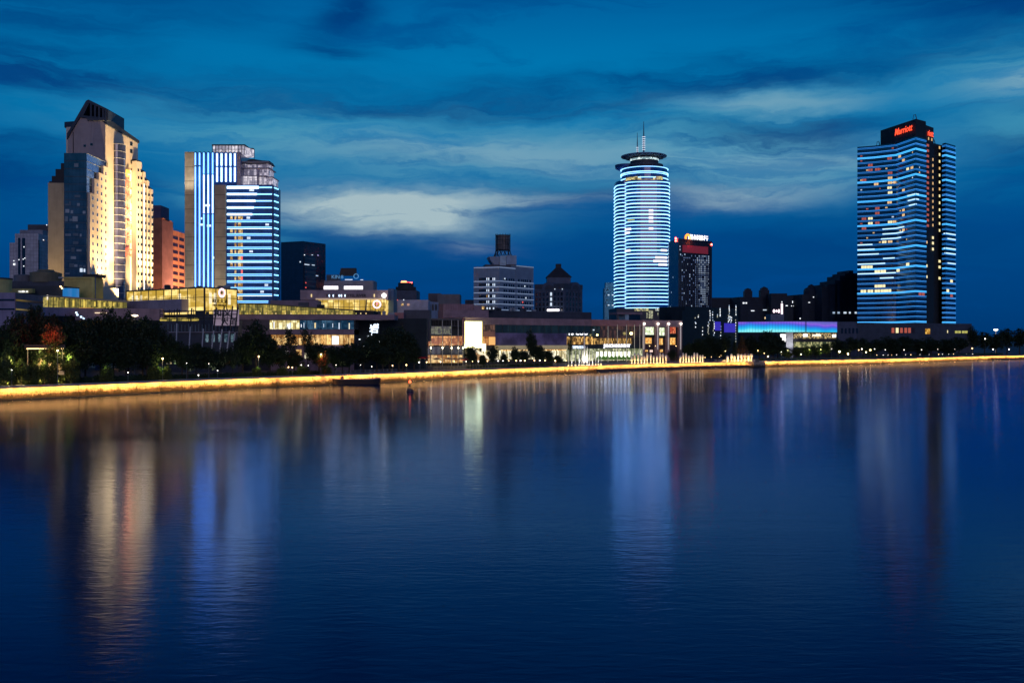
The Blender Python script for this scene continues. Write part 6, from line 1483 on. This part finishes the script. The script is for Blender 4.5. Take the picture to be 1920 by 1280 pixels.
plant('tall', 1070, 26, 628, 7, 'thin dark tree standing before the coffee shop sign', 'single plaza trees'); plant('round', 1260, 8, 655, 10, 'dark round tree in front of the stone pier store', 'single plaza trees', name='round_tree')
row([(1290, 26, 642, 13), (1309, 20, 632, 18), (1332, 20, 626, 20), (1356, 22, 628, 18), (1322, 12, 645, 18), (1346, 12, 645, 16)], 'black leafy tree, {} past the stone pier store', 'trees past the stone pier store')
plant('cone', 1391, 11, 630, 12, 'rust coloured conifer lit from the fountain below', 'conifers by the fountain', lm=leaf_rust); plant('cone', 1377, 14, 640, 8, 'thin dark conifer beside the rust coloured one', 'conifers by the fountain', lm=leaf_dark)
row([(1411, 24, 626, 18), (1436, 22, 618, 20), (1458, 24, 624, 18), (1424, 14, 638, 20), (1450, 14, 640, 20), (1472, 16, 650, 12)], 'dark rounded tree, {} before the blue media hall', 'trees before the blue media hall')
row([(1494, 12, 650, 12), (1512, 16, 648, 13), (1530, 14, 646, 14), (1549, 16, 642, 13), (1478, 10, 660, 9)], 'lamp lit tree, {} on the lawn below the shop lights', 'lit trees below the shop lights', lm=leaf_mid)
row([(1572, 28, 634, 18), (1594, 30, 630, 20), (1618, 28, 632, 20), (1642, 30, 634, 22), (1668, 28, 630, 24), (1694, 30, 629, 24), (1720, 28, 634, 22), (1746, 30, 632, 24), (1772, 28, 634, 22), (1798, 30, 630, 22), (1824, 34, 612, 16), (1846, 34, 620, 18), (1868, 34, 624, 18), (1888, 34, 613, 18), (1912, 34, 613, 20), (1940, 34, 616, 20)],
    'black tree, {} in the bank row from the lit lawn', 'bank trees under the banded hotel')
row([(1584, 16, 648, 14), (1630, 16, 650, 14), (1680, 16, 650, 14), (1730, 16, 652, 13), (1780, 16, 650, 14)], 'small black tree, {} along the low bank row', 'low bank trees under the banded hotel')
plant('round', 99, 24, 604, 26, 'glowing red maple crown showing through the dark trees', 'red lit maples', lm=leaf_mid, cat='tree', name='maple', D=off_shore(99, 14).y)
plant('round', 606, 6, 656, 16, 'red lit maple behind the promenade lamp near the boat', 'red lit maples', lm=leaf_mid, name='maple')
for px, y, e, c, dd in ((97, 623, 1500, (1, .03, .02), 10), (604, 669, 700, (1, .06, .03), 3.5)):
    q = off_shore(px, dd); point((P(px, q.y).x, q.y-1.5, Z(y, q.y)), e, c, .4)
# hedges
hm = leaf_dark
def hedge(x0, x1, d, w, h, label):
    r = random.Random(int(x0)); mb = MB(); n_ = int((x1-x0)*7)
    for i in range(n_):
        px = r.uniform(x0, x1); q, nn, uu = shore_at(px); c = q-nn*(d+r.uniform(0, w)); z = ZG+r.uniform(.05, h)*r.uniform(.8, 1.08)
        u = Vector((r.gauss(0,1), r.gauss(0,1), r.gauss(0,1))).normalized(); v = u.cross(Vector((r.gauss(0,1), r.gauss(0,1), r.gauss(0,1)))).normalized(); k = r.uniform(.22, .5)
        p = Vector((c.x, c.y, z)); mb.add([p-u*k, p+v*k*.7, p+u*k, p-v*k*.7], [(0,1,2,3)])
    pts_ = [off_shore(x0+(x1-x0)*i/12, d+w*.15) for i in range(13)]; pts2 = [off_shore(x0+(x1-x0)*i/12, d+w*.85) for i in range(13)]
    for i in range(12):
        a, b, c, e = pts_[i], pts_[i+1], pts2[i+1], pts2[i]; mb.hexa([(a.x,a.y,ZG), (b.x,b.y,ZG), (c.x,c.y,ZG), (e.x,e.y,ZG), (a.x,a.y,ZG+h*.85), (b.x,b.y,ZG+h*.85), (c.x,c.y,ZG+h*.85), (e.x,e.y,ZG+h*.85)])
    o = mb.build('hedge', hm); tag(o, label, 'hedge', 'clipped hedges on the promenade')
hedge(-60, 300, 5.6, 2.2, 1.7, 'long dark clipped hedge running below the kiosk'); hedge(300, 620, 5.6, 2.0, 1.3, 'dark clipped hedge between the trellis and the moored boat')
hedge(905, 1060, 7, 2, 1.5, 'dark hedge in front of the cream canopy shops'); hedge(1430, 1640, 8, 2.4, 1.4, 'low hedge along the lit lawn by the blue hall'); hedge(1640, 1900, 8, 2.4, 2.2, 'long black hedge on the bank under the banded hotel')

# ================================================================ lamps
def pole_lamp(px, y, d, label, group, m=bulb_warm, r=.3, e=0, col=(1, .7, .35), kind='street_lamp', D=None, style=0):
    D = D if D is not None else off_shore(px, d).y; q = P(px, D); z = Z(y, D)
    if z < ZG+.5: z = ZG+.5
    r *= rnd.uniform(.6, 1.2)
    t_ = thing(kind, label, 'lamp', (q.x, q.y, ZG), group)
    mb = MB(); mb.tube([(q.x, q.y, ZG-.05), (q.x, q.y, ZG+.5), (q.x, q.y, z-r*.7)], [.11, .06, .05], 6); mb.build('pole', grey_metal, t_)
    MB().ball((q.x, q.y, z), r, 8, 6).build('lamp_globe', m, t_)
    mb = MB(); mb.lathe((q.x, q.y, z+r*.85), [(r*1.1, 0), (r*.3, r*.5)], 8); mb.build('lamp_cap', dark_metal, t_)
    if e: point((q.x+.05, q.y-.6, z-r-.25), e, col, .12)
    return t_
for px, y, d, lab, m_, r, e in ((108, 657, 5, 'white globe lamp in front of the golden kiosk', bulb_warm, .28, 300), (305, 672, 5, 'pink white globe lamp over the lit bush by the lawn', bulb_warm, .32, 420),
                                (485, 668, 4.6, 'yellow globe lamp below the dense tree clump', bulb_warm, .38, 520), (602, 664, 4.8, 'lamp post beside the red lit maple', bulb_warm, .28, 200),
                                (541, 688, 4.6, 'low warm lamp beside its twin on the hedge', bulb_warm, .28, 120), (548, 688.5, 4.6, 'low warm lamp nearer the boat of the hedge pair', bulb_warm, .3, 120),
                                (736, 685, 3, 'amber low lamp on the railing beneath the palms', bulb_warm, .28, 120), (762, 684, 3, 'white amber low lamp on the railing near the cafe', bulb_warm, .32, 160),
                                (1041, 676, 5, 'star bright warm lamp in front of the plaza hedge', bulb_warm, .38, 200), (1061, 676, 5, 'warm lamp beside the tall fountain plume', bulb_warm, .3, 120),
                                (1218, 648.5, 12, 'slim lamp post before the first picture windows', bulb_warm, .3, 0), (1229, 648.5, 12, 'slim lamp post between the first two stone piers', bulb_warm, .28, 0), (1267.5, 648.5, 12, 'slim lamp post under the red picture window', bulb_warm, .3, 0),
                                (1421, 657, 7, 'lamp post beside the end of the low fountain', bulb_warm, .32, 200), (1590, 663, 7, 'dazzling golden lamp on the dark bank', glow('dazzling gold bulb', (1, .68, .28), 14), .8, 900),
                                (1847, 635, 26, 'white lamp in the dark trees beneath the tall mast', bulb_white, .45, 0), (1823, 653, 12, 'large white bank lamp before the tall mast light', bulb_warm, .5, 150)):
    pole_lamp(px, y, d, lab, 'garden lamps on the promenade', m_, r, e)
for i, px in enumerate((1660, 1695, 1728, 1758, 1790, 1862, 1892)):
    pole_lamp(px, 655.6 if px < 1750 else 654.6, 11, 'small white globe lamp, {} of the even row on the far bank'.format(ORD[i]), 'globe lamps on the far bank', bulb_white, .34 if px < 1800 else .42, 60, (1, .85, .7))
hm_ = thing('high_mast_light', 'tall white high mast light rising above the bank trees', 'lamp', (*P(1867, 980), ZG)); q = P(1867, 980)
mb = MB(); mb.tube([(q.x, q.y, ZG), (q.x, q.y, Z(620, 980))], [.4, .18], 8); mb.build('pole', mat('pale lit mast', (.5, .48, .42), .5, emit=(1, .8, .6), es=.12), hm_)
MB().lathe((q.x, q.y, Z(619, 980)), [(1.5, 0), (1.9, .5), (.8, 1.1)], 12).build('lamp_head', glow('mast lamp', (1, .88, .72), 16), hm_)
rr = random.Random(77)
i = 0
for px in [1644, 1656, 1665, 1672, 1681, 1698, 1708, 1725, 1742, 1760, 1767, 1779, 1788, 1812, 1824]:
    pole_lamp(px, 665.5-(px-1644)*.012, 3.5, 'small bollard lamp, {} on the embankment edge under the banded hotel'.format(ORD[i]), 'bollard lamps on the embankment', bulb_white if i % 3 else bulb_warm, .2, 0, kind='bollard_lamp'); i += 1
for k, px in enumerate((786, 800, 826, 852, 874, 886, 897, 914, 934)):
    pole_lamp(px, 679-(px-786)*.018, 6, 'little white terrace lamp, {} from the cafe along the railing'.format(ORD[k]), 'terrace lamps by the cafe', bulb_warm if k % 2 else bulb_white, .22, 25, kind='terrace_lamp')
for k, px in enumerate((943, 954, 968, 976, 984, 1002, 1012, 1022)):
    pole_lamp(px, 676.2-(px-943)*.01, 6, 'little warm terrace lamp, {} past the screen along the hedge'.format(ORD[k]), 'terrace lamps past the screen', bulb_warm if k % 3 else bulb_white, .26, 25, kind='terrace_lamp')
for k, (px, y) in enumerate(((1440, 668), (1465, 660), (1477, 657), (1484, 664), (1502, 664), (1517, 654), (1539, 655), (1559, 654), (1574, 659), (1610, 656), (1616, 654), (1624, 660), (1632, 656), (1640, 654))):
    pole_lamp(px, y, 8+(k % 3)*2, 'bright garden lamp, {} on the lawn past the low fountain'.format(ORD[k]), 'garden lamps below the blue hall', (bulb_warm, bulb_white, glow('yellow garden bulb', (1, .85, .4), 10))[k % 3], .34 if k % 4 else .5, 260 if px < 1570 else 60, (1, .85, .45), kind='garden_lamp')
for k, (px, y) in enumerate(((1334, 669), (1349, 669), (1352, 666), (1300, 670.5), (1322, 670), (1360, 658), (1433, 662))):
    pole_lamp(px, y, 5, 'tiny warm lamp, {} past the fountain row'.format(ORD[k]), 'tiny lamps between the fountains', bulb_warm, .2, 0, kind='terrace_lamp')
for k, (px, y) in enumerate(((22, 693), (240, 698), (350, 681), (391.5, 681.5), (408, 694.5), (372, 703), (565, 684), (578, 685), (630, 684), (676, 684), (697, 687))):
    pole_lamp(px, y, 3.5 if y > 690 else 7, 'little white lawn lamp, {} from the kiosk along the promenade'.format(ORD[k]), 'lawn lamps', bulb_white, .16, 12, (.9, 1, .8), kind='lawn_lamp')
# lights hung in the trees (the photograph shows the crowns lit from within)
for px, y, d, e, c in ((130, 672, 8, 420, (.9, 1, .4)), (24, 676, 7, 500, (1, .85, .4)), (78, 678, 7.5, 500, (1, .8, .35)), (300, 690, 6.4, 160, (.7, 1, .3)), (1505, 664, 10, 500, (.85, 1, .35)), (1540, 662, 10, 500, (.85, 1, .35)),
                       (1391, 670, 9, 500, (1, .35, .12)), (200, 692, 8, 120, (.8, 1, .4)), (484, 690, 6, 120, (.8, 1, .3)), (615, 688, 5, 150, (.8, 1, .3))):
    q = off_shore(px, d); point((P(px, q.y).x, q.y, max(ZG+.6, Z(y, q.y))), e, c, .2)

for px, d, e in ((356, 7.2, 130), (398, 6.5, 160), (418, 6.5, 170), (438, 7, 120), (692, 8, 200), (736, 8, 120), (640, 7, 90), (520, 8, 110)):
    q = off_shore(px, d); o_ = spot((P(px, q.y).x, q.y, ZG+.3), (P(px, q.y).x+.5, q.y+2.5, ZG+9), e*5, (1, .92, .75), 50, size=.15)
# ================================================================ kiosk and pavilion roof lights
ks = thing('garden_kiosk', 'golden lit open kiosk with a dark flat roof among the bushes', 'kiosk', (*P(84, 274), ZG)); f = PF(40, 271.5, 122, 275.5)
mb = MB(); f.pbox(mb, 46, 122, 646, 652.5, -8, 1.5); mb.build('roof', roof_dark, ks)
mb = MB(); f.pbox(mb, 50, 119, 652.5, 654.3, .2, .5); mb.build('eaves_light', glow('eaves strip', (1, .68, .28), 3.2), ks)
mb = MB(); f.pbox(mb, 50, 119, 654.3, 695, -6.3, -6); mb.build('back_wall', mat('cream kiosk wall', (.6, .52, .36), .7), ks)
for x in (52, 84, 117): mb = MB(); f.pbox(mb, x-.8, x+.8, 652.5, 700, -.2, .2); mb.build('post', mat('cream kiosk post', (.55, .48, .32), .7), ks)
mb = MB(); f.pbox(mb, 48, 121, 695, 702, -7, 2); mb.build('floor', mat('cream kiosk floor', (.6, .52, .36)), ks)
for x in (55, 72, 90, 108): q = f.at(f.U(x), 0, -3); point((q.x, q.y, Z(660, q.y)), 1300, (1, .66, .28), .3)
for x in (15, 40, 75, 110): q = off_shore(x, 7.8); point((P(x, q.y).x, q.y, ZG+.9), 220, (1, .72, .32), .2)
dl = thing('saucer_lamp', 'pink white saucer lamp glowing above the dark trees', 'lamp', (*P(252, 300), ZG)); q = P(252.5, 300)
mb = MB(); mb.tube([(q.x, q.y, ZG), (q.x, q.y, Z(594, 300))], .1, 6); mb.build('pole', grey_metal, dl); MB().lathe((q.x, q.y, Z(593.5, 300)), [(.3, 0), (1.05, .25), (.95, .42), (.2, .6)], 16).build('lamp_shade', glow('saucer glow', (1, .75, .5), 5), dl)
ow = thing('food_stall', 'orange lit food stall with a white light panel by the mall corner', 'stall', (*P(525, 352), ZG)); f = PF(515, 352, 545, 354)
mb = MB(); f.pbox(mb, 516, 528, 661, 682, -2, 0); mb.build('body', mat('orange stall', (.5, .18, .05), .6, emit=(1, .3, .06), es=.35), ow); mb = MB(); f.pbox(mb, 528.5, 540, 657.5, 664, -.2, .2); mb.build('light_panel', glow('pinkish panel', (1, .9, .9), 2.2), ow)
mb = MB(); f.pbox(mb, 514, 542, 655.5, 657.3, -3, .6); f.pbox(mb, 540.2, 541, 657, 690, -.2, .1); mb.build('roof', roof_dark, ow)

# umbrellas under the cafe
def umbrella(px, y, D, col, label, e=0):
    q = P(px, D); z = Z(y, D); t_ = thing('parasol', label, 'parasol', (q.x, q.y, ZG), 'parasols on the cafe terrace')
    MB().lathe((q.x, q.y, z-.75), [(1.75, 0), (1.7, .12), (.9, .5), (.06, .8)], 8).build('canopy', col, t_); mb = MB(); mb.tube([(q.x, q.y, ZG), (q.x, q.y, z-.1)], .05, 6); mb.build('pole', grey_metal, t_)
    if e: point((q.x, q.y-.3, z-1.3), e, (1, .6, .25), .2)
redc = mat('red canvas', (.55, .03, .02), .8); orc = mat('orange canvas', (.75, .42, .18), .8)
for k, (px, y, c, lab) in enumerate(((788, 667.5, redc, 'red terrace parasol nearest the dark palms'), (797, 668, redc, 'red terrace parasol beside the first cafe post'), (819, 670.5, orc, 'orange lit parasol before the second cafe post'), (841, 670, orc, 'orange lit parasol in the middle of the cafe'),
                                     (852, 671, orc, 'small orange parasol beside the middle one'), (864, 670, orc, 'orange lit parasol under the red fin'), (871, 671, redc, 'dark red parasol at the cafe corner'))):
    umbrella(px, y, off_shore(px, 13).y, c, lab, 170 if c is orc else 60)

# ================================================================ fountains
foam = bpy.data.materials.new('fountain water'); foam.use_nodes = True; n = NT(foam.node_tree); b = foam.node_tree.nodes['Principled BSDF']
b.inputs['Base Color'].default_value = (.85, .85, .82, 1); b.inputs['Roughness'].default_value = .5; b.inputs['Subsurface Weight'].default_value = 0
tcn = n.n.new('ShaderNodeTexCoord'); n.put(b.inputs['Alpha'], n.maprange(n.noise(n.vmul(tcn.outputs['Object'], (4, 4, 1.1)), 1.0, 3), .3, .6, .6, .98))
def jet(px, ytop, w, d, label, group, col=(1, .56, .17), e=320, prof='drop', D=None):
    D = D if D is not None else off_shore(px, d).y; q = P(px, D); h = Z(ytop, D)-ZG-.1; r = w/2*D/FP
    t_ = thing('fountain_jet', label, 'fountain', (q.x, q.y, ZG), group)
    if prof == 'drop': pr = [(r*.35, 0), (r*.5, h*.2), (r*.8, h*.45), (r, h*.66), (r*.95, h*.8), (r*.6, h*.94), (r*.12, h)]
    else: pr = [(r*.9, 0), (r*.8, h*.25), (r*.6, h*.6), (r*.35, h*.9), (r*.08, h)]
    mb = MB(); mb.smooth = True; mb.lathe((q.x, q.y, ZG+.1), pr, 10); mb.build('water', foam, t_)
    MB().lathe((q.x, q.y, ZG), [(.35, 0), (.35, .1), (.12, .16)], 8).build('nozzle', glow('nozzle light', (1, .7, .3), 12), t_)
    if e: point((q.x, q.y-r-.9, ZG+.35+h*.15), e, col, .15)
xs1 = [1184.5, 1190, 1196.4, 1202.6, 1208.4, 1213.7, 1220, 1225.6, 1231.9, 1237.6, 1243, 1248.7]; ys1 = [666, 661.7, 661.7, 666, 666.6, 661, 661.7, 666, 666, 661, 661.7, 664.4]
for i, (x, y) in enumerate(zip(xs1, ys1)): jet(x, y, 4.2, 4.5, 'golden lit water jet, {} in the row before the stone pier store'.format(ORD[i]), 'golden jets before the stone pier store', e=260)
xs2 = [1275.5, 1280.9, 1286.3, 1291.7, 1297, 1301.9, 1307.3, 1312.7, 1317.4]; ys2 = [665.8, 661, 661.7, 665.8, 665.8, 660.4, 661, 665, 665]
for i, (x, y) in enumerate(zip(xs2, ys2)): jet(x, y, 4.0, 4.5, 'golden lit water jet, {} in the row past the stone pier store'.format(ORD[i]), 'golden jets past the stone pier store', e=260)
xs3 = [1364, 1371.5, 1377, 1384, 1390.3, 1396.8, 1403, 1409]; ys3 = [666, 662.7, 666, 662.7, 663, 662.5, 663, 662.7]
for i, (x, y) in enumerate(zip(xs3, ys3)): jet(x, y, 5.6, 5, 'broad golden water jet, {} before the rust conifer'.format(ORD[i]), 'broad golden jets before the rust conifer', e=520)
jet(1095.5, 622, 4.5, 9, 'tallest pale water plume before the coffee shop sign', 'white plumes before the plaza', (1, .85, .75), 2600, 'plume')
for i, (x, y, w) in enumerate(((1066, 657, 1.6), (1072, 654, 1.6), (1079, 656, 2), (1086, 650, 2.4), (1091, 645, 2.6), (1101, 647, 2.6), (1105, 653, 2), (1111, 656, 1.4), (1117, 658, 1.2), (1122, 660, 1.2), (1127, 661, 1.2))):
    jet(x, y, w, 8, 'thin pale water jet, {} around the tallest plume'.format(ORD[i]), 'thin jets around the tallest plume', (.95, .9, .9), 190 if i % 2 else 0, 'plume')
bs = thing('fountain_basin', 'raised golden lit fountain basin on the jetty beneath the rust conifer', 'fountain', (*P(1390, 600), ZG))
a, b_, c_, e_ = off_shore(1362, 3), off_shore(1424, 3), off_shore(1424, 8.5), off_shore(1362, 8.5)
MB().prism([tuple(a), tuple(b_), tuple(c_), tuple(e_)], ZG, ZG+1.0).build('wall', mat('pale basin stone', (.65, .55, .4), .6), bs)
for x in (1368, 1388, 1408): q = off_shore(x, 1.2); point((q.x, q.y, ZG+.5), 200, (1, .62, .22), .2)

# ================================================================ railing, boat, buoy, jetty
def railing(x0, x1, d, label, step=3.0, h=1.1, m=grey_metal):
    t_ = thing('promenade_railing', label, 'railing', (*off_shore(x0, d), ZG), 'railings along the embankment'); pts_ = [off_shore(x0+(x1-x0)*i/60, d) for i in range(61)]
    L_ = [0]
    for a, b in zip(pts_, pts_[1:]): L_.append(L_[-1]+(b-a).length)
    mb = MB()
    for z in (.25, .6, h): mb.tube([(p.x, p.y, ZG+z) for p in pts_[::4]+[pts_[-1]]], .035 if z < h else .06, 5)
    mb.build('rail', m, t_); s_ = 0; n_ = 0
    while s_ < L_[-1] and n_ < 100:
        k = max(i for i in range(61) if L_[i] <= s_); k = min(k, 59); p = pts_[k]+(pts_[k+1]-pts_[k])*((s_-L_[k])/(L_[k+1]-L_[k]))
        MB().box(p.x-.06, p.x+.06, p.y-.06, p.y+.06, ZG, ZG+h+.08).build('post', m, t_); s_ += step; n_ += 1
railing(625, 760, 4.5, 'dark railing between the hedge and the cafe above the moored boat', 2.4); railing(830, 968, 4.5, 'olive lit railing along the promenade under the giant screen', 2.2, 1.3, mat('olive rail', (.4, .38, .2), .5))
railing(1060, 1340, 2.2, 'thin dark railing behind the water jets', 3.2); railing(1345, 1425, 1.6, 'short railing at the jetty end of the low fountain', 2.5)
railing(1440, 1830, 2.2, 'long dark railing on the bank under the banded hotel', 5.0)
bt_ = thing('river_barge', 'long dark flat river boat moored against the golden wall', 'boat', (*P(666, 350), 0))
sa, sn, su = shore_at(666); ctr = P(666.5, 351); ux = Vector((.985, .17)); uy = Vector((-.17, .985)); Lh = 8.75
mb = MB(); secs = []
for i in range(15):
    t_ = -1+2*i/14; e_ = abs(t_); w = 1.9*(1-max(0, e_-.6)**2*4.6); zt_ = 1.65+.75*max(0, e_-.45)**2*2.2; zb_ = .0 if e_ < .85 else (e_-.85)*5.5; c = ctr+ux*(t_*Lh)
    secs.append([(*(c-uy*w), zt_), (*(c-uy*w*.8), zb_-.4), (*(c+uy*w*.8), zb_-.4), (*(c+uy*w), zt_)])
vs = [p for s_ in secs for p in s_]; fs = []
for i in range(14):
    for j in range(4): fs.append((i*4+j, (i+1)*4+j, (i+1)*4+(j+1) % 4, i*4+(j+1) % 4))
fs += [(3,2,1,0), (56,57,58,59)]
mb.add(vs, fs); mb.build('hull', mat('dark tarred hull', (.03, .02, .018), .5), bt_)
mb = MB()
for sg in (-1, 1):
    mb.tube([(*(ctr+ux*(t*Lh)+uy*sg*1.9*(1-max(0, abs(t)-.6)**2*4.6)), 1.7+.75*max(0, abs(t)-.45)**2*2.2) for t in [-1+2*k/14 for k in range(15)]], .12, 5)
mb.build('gunwale', mat('pale worn gunwale', (.5, .4, .3), .6), bt_)
mb = MB(); c0 = ctr+ux*-4.6; mb.prism([tuple(c0-ux*.6-uy), tuple(c0+ux*.6-uy), tuple(c0+ux*.6+uy), tuple(c0-ux*.6+uy)], 1.4, 2.9); mb.build('wheelhouse', mat('yellow brown cabin', (.3, .2, .08), .6), bt_)
mb = MB()
for k in (-.1, .15, .4, .62, .8): p = ctr+ux*k*Lh; mb.tube([(*p, 1.5), (*p, 2.5)], .05, 5); 
mb.tube([(*(ctr+ux*-.1*Lh), 2.5), (*(ctr+ux*.8*Lh), 2.5)], .04, 5); mb.build('handrail', grey_metal, bt_)
by = thing('navigation_buoy', 'dark river buoy with a glowing red lamp drifting off the boat', 'buoy', (*P(768.5, 301), 0)); q = P(768.5, 301)
MB().lathe((q.x, q.y, -.3), [(.8, 0), (1.05, .3), (1.0, .9), (.6, 1.05)], 16).build('float', mat('black buoy', (.02, .02, .025), .4), by)
mb = MB()
for k in range(4): a = math.pi/4+k*math.pi/2; mb.tube([(q.x+.55*math.cos(a), q.y+.55*math.sin(a), .7), (q.x+.15*math.cos(a), q.y+.15*math.sin(a), 2.6)], .06, 5)
mb.lathe((q.x, q.y, 1.4), [(.42, 0), (.40, .5)], 10); mb.build('tower', mat('black buoy', (.02, .02, .025)), by)
MB().lathe((q.x, q.y, 2.5), [(.28, 0), (.34, .3), (.2, .7), (.05, .9)], 12).build('lamp', glow('buoy lamp', (1, .10, .03), 4), by)
point((q.x, q.y-.1, 3.7), 60, (1, .12, .04), .2)
def pontoon(x0, x1, d0, d1, z1, label):
    mb = MB(); n_ = 14; A = [off_shore(x0+(x1-x0)*i/n_, -d0) for i in range(n_+1)]; B = [off_shore(x0+(x1-x0)*i/n_, -d1) for i in range(n_+1)]
    for i in range(n_):
        a, b, c, e = B[i], B[i+1], A[i+1], A[i]; mb.hexa([(a.x,a.y,-.5), (b.x,b.y,-.5), (c.x,c.y,-.5), (e.x,e.y,-.5), (a.x,a.y,z1), (b.x,b.y,z1), (c.x,c.y,z1), (e.x,e.y,z1)])
    t_ = thing('landing_stage', label, 'jetty', (*A[0], 0), 'landing stages below the wall'); mb.build('deck', mat('dark wet deck', (.05, .03, .025), .5), t_)
    for k in range(0, n_+1, 2):
        mb = MB(); p = B[k]; mb.tube([(p.x, p.y, -.5), (p.x, p.y, z1+.35)], .16, 6); mb.build('pile', dark_metal, t_)
pontoon(1110, 1416, .95, 2.6, 1.25, 'long dark landing stage below the water jets'); pontoon(1851, 1912, .95, 4, 1.4, 'short dark landing stage at the far end of the wall')
jt = thing('stone_jetty', 'blunt stone jetty head jutting below the broad golden jets', 'jetty', (*off_shore(1405, 0), 0))
a, b_ = off_shore(1396, .5), off_shore(1424, .5); c_, e_ = off_shore(1424, -4), off_shore(1400, -5)
MB().prism([tuple(a), tuple(b_), tuple(c_), tuple(e_)], -.5, 3.0).build('deck', brick, jt)
MB().prism([tuple(P(1416, a.y-1.4)), tuple(P(1423, a.y-1.4)), tuple(P(1423, a.y-.6)), tuple(P(1416, a.y-.6))], 3.0, 4.4).build('railing', dark_metal, jt)
